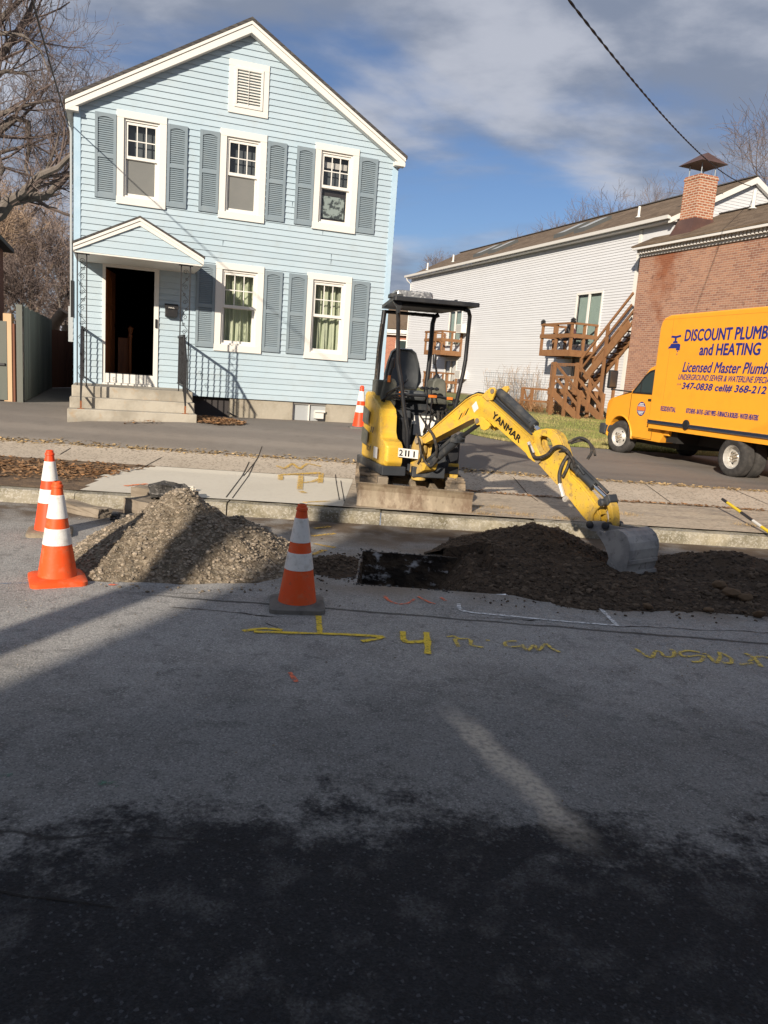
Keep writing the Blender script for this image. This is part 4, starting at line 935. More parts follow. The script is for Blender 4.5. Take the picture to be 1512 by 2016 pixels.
for k in range(nst):
    z=zf-.19*(k+1)+.02; x=1.15-.27*(k+1)
    if z<GZ: break
    mb.box(x,x+.29,1.30-.0,2.25,z-.04,z)
mb.build('lower_treads','deckdark',st)
mb=MB()
for y in (1.27,2.27):
    mb.bar((1.2,y,zf-.1),(-.75,y,GZ+.08),.045,.24)
    post(mb,1.1,y,GZ,2.45); post(mb,-.6,y,GZ-.05,1.45); post(mb,.25,y,GZ,1.95)
    for dz in (0,-.45): mb.bar((1.1,y,2.42+dz),(-.6,y,1.40+dz),.045,.09)
mb.build('lower_stringer','deckwood',st)
mb=MB(); zt=5.0    # upper flight climbs to the right into the recess
for k in range(11):
    z=zf+.19*(k+1)+.1; x=1.85-.215*(k+1); mb.box(x,x+.25,.08,.60,z-.04,z)
mb.build('upper_treads','deckdark',st)
mb=MB()
for y in (.06,.63):
    mb.bar((1.95,y,zf+.05),(-.72,y,zf+2.42),.05,.30)
    for dz in (1.02,.62): mb.bar((1.9,y,zf+dz+.1),(-.72,y,zf+2.42+dz),.045,.09)
    post(mb,.45,y,GZ,zf+2.4,.09); post(mb,1.85,y,GZ,zf+1.2,.09)
mb.build('upper_stringer','deckwood',st)
mb=MB()   # low gate pen and lattice skirt
for x in (3.05,3.75): post(mb,x,1.9,GZ-.1,1.45)
for a,b in (((3.0,1.9),(3.8,1.9)),((3.0,1.2),(3.0,1.9))):
    for z in (1.42,.95,.50): mb.bar((a[0],a[1],z),(b[0],b[1],z),.04,.08)
mb.bar((3.1,1.88,.55),(3.7,1.88,1.4),.03,.06); mb.bar((3.7,1.86,.55),(3.1,1.86,1.4),.03,.06)
mb.build('gate_panel','deckwood',st)
mb=MB()
for i in range(-6,12):
    a=1.3+i*.13
    p0=Vector((max(1.3,a),1.36,.35+max(0,1.3-a))); 
    x_=a; z_=.35; x2=a+.75; z2=1.10
    if x_<1.3: z_+=1.3-x_; x_=1.3
    if x2>2.75: z2-=x2-2.75; x2=2.75
    if z_<z2: mb.bar((x_,1.36,z_),(x2,1.36,z2),.035,.012,up=(0,1,0)); mb.bar((4.05-x_,1.375,z_),(4.05-x2,1.375,z2),.035,.012,up=(0,1,0))
mb.build('lattice_skirt','deckwood',st)
# balcony furniture
def chair(name,label,x,y,z,rz,cush):
    t=thing(name,label,'chair',wp(x,y,z),WA+rz)
    mb=MB()
    for sx in (-.25,.25):
        mb.tube([(sx,.25,0),(sx,.2,.42),(sx,-.22,.42),(sx,-.42,.98)],.014,6); mb.tube([(sx,-.28,0),(sx,.0,.42)],.014,6); mb.tube([(sx*1.15,.24,.62),(sx*1.15,-.28,.62)],.018,6)
    mb.build('frame','iron',t)
    mb=MB(); mb.box(-.24,.24,-.22,.24,.41,.45); mb.build('seat','chairdark',t,bevel=.01)
    mb=MB(); mb.add([(-.24,-.22,.45),(.24,-.22,.45),(.24,-.42,1.0),(-.24,-.42,1.0),(-.24,-.26,.44),(.24,-.26,.44),(.24,-.46,.99),(-.24,-.46,.99)],[(0,1,2,3),(7,6,5,4),(3,2,6,7),(0,3,7,4),(1,5,6,2)]); mb.build('backrest','chairdark',t)
    if cush:
        mb=MB(); mb.box(-.22,.22,-.2,.26,.45,.53); mb.add([(-.2,-.15,.5),(.2,-.15,.5),(.2,-.3,.85),(-.2,-.3,.85)],[(0,1,2,3)]); mb.build('cushion','pink',t,bevel=.02)
chair('folding_chair','dark metal patio chair at the far left end of the near balcony',3.5,.6,2.98,R(-60),False)
chair('padded_chair','dark chair with a pink cushion in front of the near balcony sliding door',2.2,.6,2.98,R(120),True)
# shrub and wire trellis by the white wall
def shrubmesh(mb,base,h,sp,n_,rg,r=.006):
    for i in range(n_):
        a=rg.random()*6.28; d=Vector((math.cos(a)*sp*rg.random(),math.sin(a)*sp*rg.random(),h*rg.uniform(.6,1)))
        p=Vector(base)+Vector((rg.uniform(-1,1)*sp*.5,rg.uniform(-1,1)*sp*.5,0)); m_=p+d*.5+Vector((rg.uniform(-.1,.1),rg.uniform(-.1,.1),0))
        mb.tube([p,m_,p+d],[r,r*.8,r*.4],3,False)
        for k in range(3):
            q=m_.lerp(p+d,rg.random()); e=q+Vector((rg.uniform(-.2,.2),rg.uniform(-.2,.2),rg.uniform(.1,.3))); mb.tube([q,e],[r*.6,r*.3],3,False)
rg=random.Random(44)
mb=MB(); 
for i in range(5): shrubmesh(mb,wp(4.6+i*.8,.75,.45),1.9,.7,16,rg,.010)
o=mb.build('dry_shrub','twigtan'); tag(o,'tall dry bare shrub against the white siding left of the wooden stairs','shrub')
mb=MB(); sx0,sx1=4.2,8.2
for i in range(21): x=sx0+(sx1-sx0)*i/20; mb.tube([wp(x,1.25,.4),wp(x,1.25,2.0)],.006,4,False)
for i in range(9): z=.45+i*.19; mb.tube([wp(sx0,1.25,z),wp(sx1,1.25,z)],.006,4,False)
o=mb.build('wire_trellis','galv'); tag(o,'thin wire grid fence in front of the dry shrub by the white wall','fence')
mb=MB(); rg=random.Random(9)
for i in range(10): shrubmesh(mb,wp(rg.uniform(2.4,6.0),rg.uniform(1.6,2.1),.40),.45,.4,14,rg,.012)
o=mb.build('dead_stalks','leaf'); tag(o,'low reddish dead plants along the base of the wooden stairs','plant')
# ================================================================== BRICK BUILDING
bb_=thing('brick_building','orange red brick building with brown shingle roof and a brick chimney, behind the yellow truck','building',WL,WA)
BX=-.75; BY=.55; BE=6.40; BL=-15.0; BS=.46
mb=MB(); mb.box(BL,BX,BY-6.5,BY,.0,BE-.28)
mb.build('brick_wall','brick',bb_)
# damp rust stain running down the wall below the chimney: irregular patch on the bricks
mb=MB()
for i in range(0):
    z=BE-.35-i*.115; w=.62*(1-i/26)+.12*noise.noise(Vector((i*.5,3,0))); cx=-2.0-.012*i+.10*noise.noise(Vector((i*.35,1,0)))
    w2=.62*(1-(i+1)/26)+.12*noise.noise(Vector(((i+1)*.5,3,0))); cx2=-2.0-.012*(i+1)+.10*noise.noise(Vector(((i+1)*.35,1,0)))
    mb.quad((cx-w,BY+.004,z),(cx+w,BY+.004,z),(cx2+w2,BY+.004,z-.115),(cx2-w2,BY+.004,z-.115))
pass
mb=MB(); mb.box(BL,BX+.02,BY,BY+.06,BE-.28,BE-.20); mb.box(BL,BX+.05,BY,BY+.26,BE-.06,BE+.0)
x=BL
while x<BX-.1: mb.box(x,x+.07,BY+.06,BY+.20,BE-.20,BE-.062); x+=.14
mb.box(BL,BX+.06,BY+.26,BY+.34,BE-.08,BE+.03)
mb.build('dentil_cornice','gutter',bb_)
mb=MB(); RBY=BY-2.45; RBZ=BE+.05+(2.45+.36)*BS
a=(BL,RBY,RBZ);b=(BX+.1,RBY,RBZ);c=(BX+.1,BY+.36,BE+.05);d=(BL,BY+.36,BE+.05); q=[a,b,c,d]; lo=[(p[0],p[1],p[2]-.05) for p in q]
mb.add(q+lo,[(0,1,2,3),(7,6,5,4),(0,4,5,1),(1,5,6,2),(2,6,7,3),(3,7,4,0)])
c2=(BX+.1,BY-6.8,BE);d2=(BL,BY-6.8,BE); mb.add([a,d2,c2,b],[(0,1,2,3)])
mb.prism([(0,0),(1,0),(1,1)],0,.001) if False else None
mb.build('roof','tanshingle',bb_)
mb=MB(); mb.bar((BL,RBY,RBZ+.02),(BX+.12,RBY,RBZ+.02),.14,.03); mb.build('ridge_cap','roofdark',bb_)
mb=MB(); mb.add([(BX+.0,BY,BE-.3),(BX,BY-6.5,BE-.3),(BX,RBY,RBZ-.08)],[(0,1,2)]); mb.build('gable_end','vinyl',bb_)
ventpipe(bb_,-3.3,BY-2.1,BE+.1+2.4*BS,.55,.06)
# chimney
CX0,CX1,CY0,CY1=-2.62,-1.92,-.62,.10; CB=BE+.05+(BY+.36-CY1)*BS
mb=MB(); mb.box(CX0,CX1,CY0,CY1,CB,8.55)
mb.box(CX0-.02,CX1+.02,CY0-.02,CY1+.02,8.42,8.50); ch=mb.build('chimney','brick2',bb_)
mb=MB(); e=.14
mb.add([(CX0-e,CY1+e+.1,CB-.12),(CX1+e,CY1+e+.1,CB-.12),(CX1+.02,CY1+.02,7.22),(CX0-.02,CY1+.02,7.22),(CX0-e,CY0-e,CB+.1),(CX1+e,CY0-e,CB+.1),(CX1+.02,CY0-.02,7.22),(CX0-.02,CY0-.02,7.22)],[(1,0,3,2),(0,4,7,3),(4,5,6,7),(5,1,2,6)]); mb.build('flashing','brownmetal',ch)
mb=MB()
for x in (CX0+.08,CX1-.08):
    for y in (CY0+.08,CY1-.08): mb.tube([(x,y,8.5),(x,y,8.95)],.018,6)
mb.build('cap_post','galv',ch)
mb=MB(); e=.18; mx_,my_=(CX0+CX1)/2,(CY0+CY1)/2; z0=8.90
vs=[(CX0-e,CY0-e,z0),(CX1+e,CY0-e,z0),(CX1+e,CY1+e,z0),(CX0-e,CY1+e,z0),(mx_-.14,my_-.03,z0+.36),(mx_+.14,my_-.03,z0+.36),(mx_+.14,my_+.03,z0+.36),(mx_-.14,my_+.03,z0+.36)]
mb.add(vs,[(3,2,1,0),(4,5,6,7),(0,1,5,4),(1,2,6,5),(2,3,7,6),(3,0,4,7)]); mb.build('chimney_cap','brownmetal',ch)
# far brick block between the two houses
fb_=thing('far_brick_building','distant red brick block seen between the blue house and the white building','building',(0,60,0),R(-6))
mb=MB(); mb.box(-9,6,0,10,0,4.55); mb.build('brick_wall',brickmat('far_brick',(.36,.13,.075),(.30,.10,.06),(.40,.30,.24),.25,.08,.008),fb_)
mb=MB(); mb.add([(-9.6,-.5,4.95),(6.6,-.5,4.95),(6,5,7.4),(-9,5,7.4),(6.6,10.5,4.95),(-9.6,10.5,4.95)],[(0,1,2,3),(3,2,4,5),(0,3,5),(1,4,2)]); mb.build('roof',mat('far_brown_roof',(.15,.11,.075),.95),fb_)
mb=MB(); mb.box(-9.6,6.6,-.55,-.4,4.62,4.9); mb.box(-9.5,6.5,-.4,0,4.5,4.62); mb.build('eave_board','gutter',fb_)
for x in (-2.2,-.05,2.2):
    for z in (1.0,3.0):
        mb=MB(); mb.box(x,x+.9,-.05,0,z,z+1.2); f_=mb.build('window','gutter',fb_)
        mb=MB(); mb.box(x+.08,x+.82,-.06,-.05,z+.08,z+1.12); mb.build('pane','autoglass',f_)
# neighbour's wall sliver at far left
nb=thing('neighbour_house','dark house whose eave just enters the left edge above the fence','house',(-7.78,14.0,0),R(20))
mb=MB(); mb.box(-6,-.10,0,7,0,4.0); mb.build('wall','fencebrown',nb)
mb=MB(); mb.add([(-6.3,-.4,4.0),(.12,-.4,4.0),(.12,7.4,4.0),(-6.3,7.4,4.0),(-6.3,-.4,4.10),(.12,-.4,4.10),(.12,7.4,4.10),(-6.3,7.4,4.10),(-3.1,-.4,5.9),(-3.1,7.4,5.9)],[(3,2,1,0),(0,1,5,4),(1,2,6,5),(4,5,8),(5,6,9,8),(7,4,8,9),(6,7,9)]); mb.build('roof','roofdark',nb)
# ================================================================== FENCES
def fence(name,label,p0,p1,h,m,bw=.14,z0=None,frame=None):
    t=thing(name,label,'fence',(p0[0],p0[1],0)); d=Vector((p1[0]-p0[0],p1[1]-p0[1],0)); L=d.length; a=math.atan2(d.y,d.x); t.rotation_euler=(0,0,a)
    mb=MB(); rg=random.Random(int(L*10)); x=0; zz=lambda x:gz(p0[0]+d.x*x/L,p0[1]+d.y*x/L) if z0 is None else z0
    while x<L: k=rg.uniform(-.02,.02); mb.box(x,x+bw-.008,-.01+rg.uniform(-.004,.004),.01,zz(x)+.03,zz(x)+h+k); x+=bw
    mb.build('boards',m,t)
    mb=MB()
    for k in (.3,h-.3): mb.bar((0,.03,zz(0)+k),(L,.03,zz(L)+k),.04,.08)
    mb.build('rail',m,t)
    x=0
    while x<=L+.1: 
        mb=MB(); post(mb,x,.07,zz(x)-.1,zz(x)+h+.02,.1); mb.build('post',m,t); x+=2.4
    return t
fence('board_fence','weathered grey green board fence running back along the left side of the driveway',(-6.72,14.15),(-8.75,19.9),1.72,'fence')
fence('brown_fence','short reddish brown board fence at the dark end of the driveway',(-8.75,19.9),(-8.3,23.0),1.5,'fencebrown')
gt=fence('gate','pale weathered board gate at the left edge with a black latch',(-9.6,13.6),(-7.12,14.05),1.45,'fence')
mb=MB(); mb.box(2.42,2.62,-.05,-.012,1.25,1.29); mb.lathe([(.025,0),(.025,.03)],(2.46,-.03,1.24),'y',10); mb.build('latch','iron',gt)
gp_=thing('gate_post','new pale lumber post between the gate and the fence','post',(-6.98,14.12,0)); mb=MB(); mb.box(-.075,.075,-.05,.05,.4,2.17); mb.build('post_body','newwood',gp_,bevel=.004)
mb=MB(); mb.box(.085,.12,-.03,.03,.4,2.0); mb.build('hinge_strip','fencebrown',gp_)
# cut logs / stumps beyond the fence
def logthing(label,pts,r):
    t=thing('cut_tree_stub',label,'tree stump',(pts[0][0],pts[0][1],0))
    o0=Vector((pts[0][0],pts[0][1],0)); mb=MB(); mb.tube([Vector(p)-o0 for p in pts],r,10); mb.build('trunk','barktan',t,smooth=True)
A_=yp(98,760,24);B_=yp(104,628,24);C_=yp(126,612,24)
logthing('pale sawn-off leaning tree trunk poking above the grey fence',[(A_.x,24,.4),tuple(yp(98,650,24)),tuple(C_)],[.22,.2,.16])
A_=yp(132,680,25)
logthing('pale broken upright trunk stub beside the blue house corner',[(A_.x,25,.4),tuple(A_),tuple(yp(130,640,25))],[.22,.18,.12])
# dark shed end of the alley
sh=thing('brown_shed','small brown shed wall at the end of the alley beside the blue house','shed',(-8.2,25,0),R(20)); mb=MB(); mb.box(0,2.6,0,2.5,.3,2.0); mb.build('wall','fencebrown',sh)
mb=MB(); mb.box(-.15,2.75,-.15,2.65,2.0,2.1); mb.build('roof','roofdark',sh)
# ================================================================== TREES (bare, winter)
def tree(name,label,base,h,seed,r0=.25,spread=1.0,levels=5,kids=4,mt=('bark','twig'),lean=(0,0),twigs=2,up=.25,start=.3,group=None,thick=1.0):
    rg=random.Random(seed); t=thing(name,label,'tree',base,0,group)
    tr=MB(); cr=MB()
    def grow(p,d,L,r,lv):
        n_=4 if lv<2 else 3; pts=[p]; rs=[r]; q=p.copy(); dd=d.copy()
        for i in range(n_):
            dd=(dd+Vector((rg.uniform(-1,1),rg.uniform(-1,1),rg.uniform(-.6,.9)*.8))*(.16+.05*lv)+Vector((0,0,up*.12))).normalized()
            q=q+dd*(L/n_); pts.append(q.copy()); rs.append(max(.004*thick,r*(1-.5*(i+1)/n_)))
        (tr if lv<2 else cr).tube(pts,rs,(8 if lv==0 else 6 if lv==1 else 4 if lv==2 else 3),False)
        if lv>=levels: return
        k=kids+(1 if lv==0 else 0)+(twigs if lv>=levels-1 else 0)
        for j in range(k):
            f=(start if lv==0 else .25)+(1-(start if lv==0 else .25))*(j+rg.random())/k; f=min(.999,f); i=int(f*n_); a=pts[i].lerp(pts[i+1],f*n_-i); dr=(pts[i+1]-pts[i]).normalized()
            ax=dr.orthogonal().normalized(); ax=Matrix.Rotation(rg.random()*6.28,3,dr)@ax
            ang=R(rg.uniform(28,62))*spread; nd=(Matrix.Rotation(ang,3,ax)@dr).normalized()
            grow(a,nd,L*rg.uniform(.52,.76),max(.004*thick,rs[i]*rg.uniform(.45,.62)),lv+1)
        if lv<levels-1: grow(pts[-1],dd,L*.55,rs[-1],lv+1)
    grow(Vector((0,0,-.1)),Vector((lean[0],lean[1],1)).normalized(),h*.5,r0,0)
    tr.build('trunk',mt[0],t,smooth=True); cr.build('crown',mt[1],t); return t
big=thing('maple_tree','large bare grey tree whose forked limbs reach in from the left edge','tree',(-12.2,20,0))
def bigtree():
    rg=random.Random(21); tr=MB(); cr=MB(); o0=Vector((-12.2,20,0))
    def gtw(p,d,L,r,lv,mx):
        n_=4; pts=[p]; rs=[r]; q=p.copy(); dd=d.copy()
        for i in range(n_):
            dd=(dd+Vector((rg.uniform(-1,1),rg.uniform(-1,1),rg.uniform(-.7,1)))*.22+Vector((0,0,.05))).normalized(); q=q+dd*(L/n_); pts.append(q.copy()); rs.append(max(.0032,r*(1-.5*(i+1)/n_)))
        cr.tube(pts,rs,4 if lv<1 else 3,False)
        if lv>=mx: return
        for j in range(4):
            f=.12+.87*(j+rg.random())/4; f=min(.99,f); i=int(f*n_); a=pts[i].lerp(pts[i+1],f*n_-i); dr=(pts[i+1]-pts[i]).normalized(); ax=Matrix.Rotation(rg.random()*6.28,3,dr)@dr.orthogonal().normalized()
            gtw(a,(Matrix.Rotation(R(rg.uniform(25,65)),3,ax)@dr).normalized(),L*rg.uniform(.45,.7),max(.0032,rs[i]*.5),lv+1,mx)
    def limb(P,r0,r1,Y=20,tw=9,mx=3,L=1.5):
        pts=[yp(x,y,Y+dy)-o0 for (x,y,dy) in P]; n_=len(pts); r0*=.78; r1*=.7; rs=[r0+(r1-r0)*i/(n_-1) for i in range(n_)]
        tr.tube(pts,rs,8,False)
        for j in range(tw):
            f=.1+.9*(j+rg.random())/tw*.98; k=f*(n_-1); i=int(k); a=pts[i].lerp(pts[i+1],k-i); dr=(pts[i+1]-pts[i]).normalized(); ax=Matrix.Rotation(rg.random()*6.28,3,dr)@dr.orthogonal().normalized()
            nd=(Matrix.Rotation(R(rg.uniform(30,75)),3,ax)@dr); nd.z+=.35; gtw(a,nd.normalized(),L*rg.uniform(.7,1.2),max(.01,rs[i]*.35),0,mx)
    tr.tube([(0,0,-.1),(0.1,0,2.4),(.5,0,3.6),(1.2,0,4.3)],[.42,.34,.30,.26],10,False)
    limb([(-75,455,0),(0,420,0),(20,395,0),(60,388,.2),(90,386,.3),(100,378,.4),(120,352,.5),(150,340,.6)],.26,.06)
    limb([(10,400,0),(45,380,-.2),(80,345,-.4),(115,330,-.5),(135,310,-.6),(150,300,-.8)],.16,.05)
    limb([(-60,300,0),(0,255,.2),(30,232,.3),(55,240,.4),(58,290,.5),(50,330,.4),(57,348,.3)],.17,.03,tw=7)
    limb([(-70,360,0),(-5,300,-.2),(5,335,-.3),(0,345,-.3)],.14,.06,tw=5)
    limb([(-70,280,0),(0,225,0),(60,205,.3),(110,195,.6)],.12,.03)
    limb([(-60,200,0),(0,110,.2),(30,70,.4),(60,20,.5),(80,-40,.5)],.16,.05,tw=10)
    limb([(-60,140,0),(0,40,0),(40,0,.2),(90,-30,.5)],.14,.04,tw=9)
    limb([(-50,90,0),(0,65,-.2),(45,70,-.4),(80,100,-.6),(95,140,-.8)],.09,.02,tw=9)
    limb([(-60,170,0),(10,140,.2),(50,145,.4),(85,175,.6)],.09,.02,tw=9)
    limb([(60,388,.2),(85,350,.3),(110,290,.5),(118,255,.6)],.07,.03,tw=7)
    limb([(-60,330,0),(0,300,.3),(60,285,.6),(120,260,.9)],.08,.02,tw=9)
    limb([(-80,-100,.5),(-20,-160,.5),(40,-200,.5)],.16,.05,tw=10)
    tr.tube([yp(-75,455,20)-o0,yp(-120,200,20)-o0,yp(-100,-150,20)-o0],[.3,.24,.12],8,False)
    tr.tube([yp(-75,455,20)-o0,yp(-60,300,20)-o0,yp(-60,90,20)-o0],[.22,.2,.1],8,False)
    tr.build('trunk','bark',big,smooth=True); cr.build('crown','twig',big)
bigtree()
GB='bare trees of the wood behind the fence'
i=0
woods=[(-17.0,33,8.5,.26),(-19.5,36,9.5,.3),(-14.2,34,6.2,.18),(-16.0,40,7.5,.24),(-21.5,42,10,.3),(-15.0,46,6.5,.2),(-18.5,48,8,.25),(-23,50,10,.3),(-20.0,55,8,.25),(-26,47,10,.3),(-13.4,29,5.0,.14)]
wl=['tan bark bare tree with a thick trunk at the left edge of the wood','tall bare tree left of the thick tan trunk','slender dark bare tree in the middle of the gap left of the blue house','bare tree behind the slender dark one','tall bare tree at the back left of the wood','low spreading bare tree near the pylon foot','bare grey tree in the back row of the wood','tall pale bare tree at the far left back','bare tree at the very back behind the leaning stub','large bare tree mostly outside the left edge','small bare sapling just above the fence top']
for (x,y,h,r) in woods:
    tree('bare_tree',wl[i],(x,y,.4),h,100+i,r,1.0,5,4,('barktan','twigtan') if i in (0,4,7,9) else ('bark','twig'),twigs=1,start=.15,group=GB,thick=1.6); i+=1
# undergrowth mass of the wood
mb=MB(); rg=random.Random(77)
for k in range(260):
    x=rg.uniform(-34,-10); y=rg.uniform(30,46); shrubmesh(mb,(x,y,.3),rg.uniform(1.2,3.2),1.0,5,rg,.022)
o=mb.build('undergrowth','twig'); tag(o,'tangle of brown bare brush filling the wood behind the fence','undergrowth',None,'stuff')
GR='bare trees rising behind the long roof'
for k,(px,py,Y,h,lab) in enumerate([(1180,392,52,14.8,'tallest bare tree behind the roof, left of the chimney'),(1245,380,54,14.6,'bare tree behind the roof just left of the near skylights end'),(1110,405,50,13.2,'broad bare tree behind the middle of the roof'),(985,462,56,11.6,'small bare tree behind the roof left of the middle'),(920,480,58,10.8,'smallest bare tree tips at the left end of the ridge'),(1310,372,60,14.5,'bare tree tips just left of the chimney')]):
    p=yp(px,py,Y); tree('bare_tree',lab,(p.x,Y,.5),(p.z-.5)*.88,300+k,.20,.85,5,4,('bark','twig'),twigs=2,up=.5,start=.35,group=GR,thick=1.5)
p=yp(1770,300,36); tree('bare_tree','bare tree whose thin drooping branches enter at the right edge above the chimney',(p.x,36,.3),15.0,412,.30,1.1,5,5,('bark','twig'),twigs=3,up=.15,start=.35,thick=1.5)
p=yp(160,150,30)
# pylon far away
py_=thing('power_pylon','faint grey lattice power pylon on the skyline left of the blue house','pylon',(-63.1,150,0))
mb=MB(); H=18.0; 
def leg(z,s): w=(1.15 if z>9.5 else 1.15+(9.5-z)*.28); return w*s
lv=[3,5,7,9.5,11.5,13.5,15.5,18]
for a,b in zip(lv[:-1],lv[1:]):
    for sx,sy in ((-1,-1),(1,-1),(1,1),(-1,1)):
        mb.tube([(leg(a,sx),leg(a,sy),a),(leg(b,sx),leg(b,sy),b)],.09,4,False)
    for sy in (-1,1):
        mb.tube([(leg(a,-1),leg(a,sy),a),(leg(b,1),leg(b,sy),b)],.05,3,False); mb.tube([(leg(a,1),leg(a,sy),a),(leg(b,-1),leg(b,sy),b)],.05,3,False); mb.tube([(leg(b,-1),leg(b,sy),b),(leg(b,1),leg(b,sy),b)],.05,3,False)
for z in (10.5,13.2,16): mb.tube([(-3.5,0,z),(3.5,0,z)],.09,4,False)
mb.build('lattice_mast','galv',py_)
# ================================================================== WIRES AND THE STREET BEHIND THE CAMERA
def sagwire(name,label,a,b,sag,r,n_=40,twist=False):
    mb=MB(); a=Vector(a); b=Vector(b); pts=[]
    for i in range(n_+1):
        t=i/n_; p=a.lerp(b,t); p.z-=sag*4*t*(1-t); pts.append(p)
    if twist:
        P1=[];P2=[]; m=n_*20
        for i in range(m+1):
            t=i/m; p=a.lerp(b,t); p.z-=sag*4*t*(1-t); an=(b-a).length*t*11; o_=Vector((math.cos(an),0,math.sin(an)))*r*.85; P1.append(p+o_); P2.append(p-o_)
        mb.tube(P1,r,5); mb.tube(P2,r,5)
    else: mb.tube(pts,r,6)
    tag(mb.build(name,'wire'),label,'wire')
# service drop to the white gable
e=wp(RX0-.05,RY+.05,RZ-.35)
Q=yp(1120,0,8.2)
POLE=(-3.75,-1.3,0)
def fitwire(end,through,x0,y0):
    return None
# straight-line direction from the end through Q back to the pole plane, with sag handled by passing height
t_=(e[1]-Q.y)/(e[1]-(-1.3)); 
a_x=e[0]+(Q.x-e[0])/t_; POLE=(a_x,-1.3,0)
L_=Q.z; tt=(Q.y+1.3)/(e[1]+1.3); sag=.85; az=(L_+sag*4*tt*(1-tt)-e[2]*tt)/(1-tt)
sagwire('service_wire','thick twisted black service cable crossing the sky at the upper right',(a_x,-1.3,az),e,sag,.0078,twist=True)
a2=yp(68,0,7.0); b2=Vector(hp(-.1,.5,5.3)); tb=(b2.y+1.3)/(b2.y-a2.y)
st_=b2+(a2-b2)*tb
sagwire('service_wire','thin black cable dropping to the left eave of the blue house',(st_.x,st_.y,st_.z+.2),tuple(b2),.15,.009)
up_=thing('utility_pole','wooden utility pole standing behind the camera at the near kerb','utility pole',(-3.98,-1.3,0))
mb=MB(); mb.tube([(0,0,0),(0,0,9.5)],[.17,.14],14); mb.build('pole_shaft','utilitywood',up_,smooth=True)
mb=MB(); mb.box(-1.2,1.2,-.06,.06,8.7,8.82); mb.build('crossarm','utilitywood',up_)
for k,(h,y) in enumerate(((6.0,-1.25),(6.35,-1.3),(7.4,-1.45))):
    sagwire('street_wire','overhead street cable behind the camera, '+('lowest','middle','highest')[k]+' of three',(-45,y-2.3,h+.3),(45,y+2.3,h+.3),.5,.017)
# building across the street: throws the big shadow on the road
ab=thing('street_house','long flat roofed grey house behind the camera shading the road','building',(0,-8,0))
mb=MB(); BXL=-5.95; mb.box(BXL,16,-9,0,0,6.56); mb.build('wall','shadegrey',ab)
mb=MB(); mb.box(BXL-.05,16.05,-9.05,.05,6.56,6.68); mb.build('roof','roofdark',ab)
for x in (-4,-1,2,5,8,11):
    for z in (1.2,4.0):
        mb=MB(); mb.box(x,x+1,0,.03,z,z+1.4); w_=mb.build('window','vinyl',ab); mb=MB(); mb.box(x+.08,x+.92,.03,.035,z+.08,z+1.32); mb.build('pane','autoglass',w_)
mb=MB(); mb.box(-80,80,-60,-9.5,-.02,.0); struct(mb.build('near_ground','farground'))
# ================================================================== CONES
def cone(label,loc,rz,h=.71,mo='orange',mbase='rubberbase',tilt=(0,0)):
    t=thing('traffic_cone',label,'traffic cone',loc,rz,'orange traffic cones around the dig'); t.rotation_euler=(tilt[0],tilt[1],rz)
    k=h/.71; rr=lambda z:.132-(.132-.030)*(z-.03)/(.70-.03)
    mb=MB(); prof=[(rr(.03),.03),(rr(.27),.27),(rr(.385),.385),(rr(.455),.455),(rr(.617),.617),(rr(.665),.665),(rr(.67)+.006,.67),(rr(.685)+.006,.685),(rr(.69),.69),(.030,.705),(.022,.71)]
    mb.lathe([(r,z*k) for r,z in prof],(0,0,0),'z',40,False); mb.build('cone_body',mo,t,smooth=True)
    for z0,z1 in ((.27,.385),(.455,.617)):
        mb=MB(); mb.lathe([(rr(z0)+.0005,z0*k),(rr(z0)+.003,z0*k+.002),(rr(z1)+.003,z1*k-.002),(rr(z1)+.0005,z1*k)],(0,0,0),'z',40,False); mb.build('reflective_band','reflect',t,smooth=True)
    mb=MB(); s=.185; c=.05; P=[]
    for (sx,sy) in ((1,1),(-1,1),(-1,-1),(1,-1)):
        a0={(1,1):0,(-1,1):90,(-1,-1):180,(1,-1):270}[(sx,sy)]
        for q in range(5): a=R(a0+q*22.5); P.append((sx*(s-c)+c*math.cos(a),sy*(s-c)+c*math.sin(a)))
    n_=len(P); vs=[(x,y,0) for x,y in P]+[(x,y,.028) for x,y in P]+[(x*.93,y*.93,.036) for x,y in P]+[(.142*math.cos(2*PI*(i+.5)/n_),.142*math.sin(2*PI*(i+.5)/n_),.045) for i in range(n_)]
    fs=[tuple(range(n_-1,-1,-1))]+[(r_*n_+i,r_*n_+(i+1)%n_,(r_+1)*n_+(i+1)%n_,(r_+1)*n_+i) for r_ in range(3) for i in range(n_)]+[tuple(3*n_+i for i in range(n_))]
    mb.add(vs,fs); mb.build('cone_base',mbase,t,smooth=True)
cone('orange cone with an orange base standing nearest at the left, in front of another cone',(-2.26,5.22,0),R(28),mbase='orange')
cone('orange cone with a dusty dark base right in front of the gravel heap',(-.545,5.03,0),R(8))
cone('taller looking orange cone half hidden behind the nearest left cone, on a brown base',(-2.93,6.62,0),R(20),.74,'orange2','steelmud')
cone('bright orange cone standing against the blue house behind the excavator',(-.545,13.75,.60),R(10),.76,'orange2')
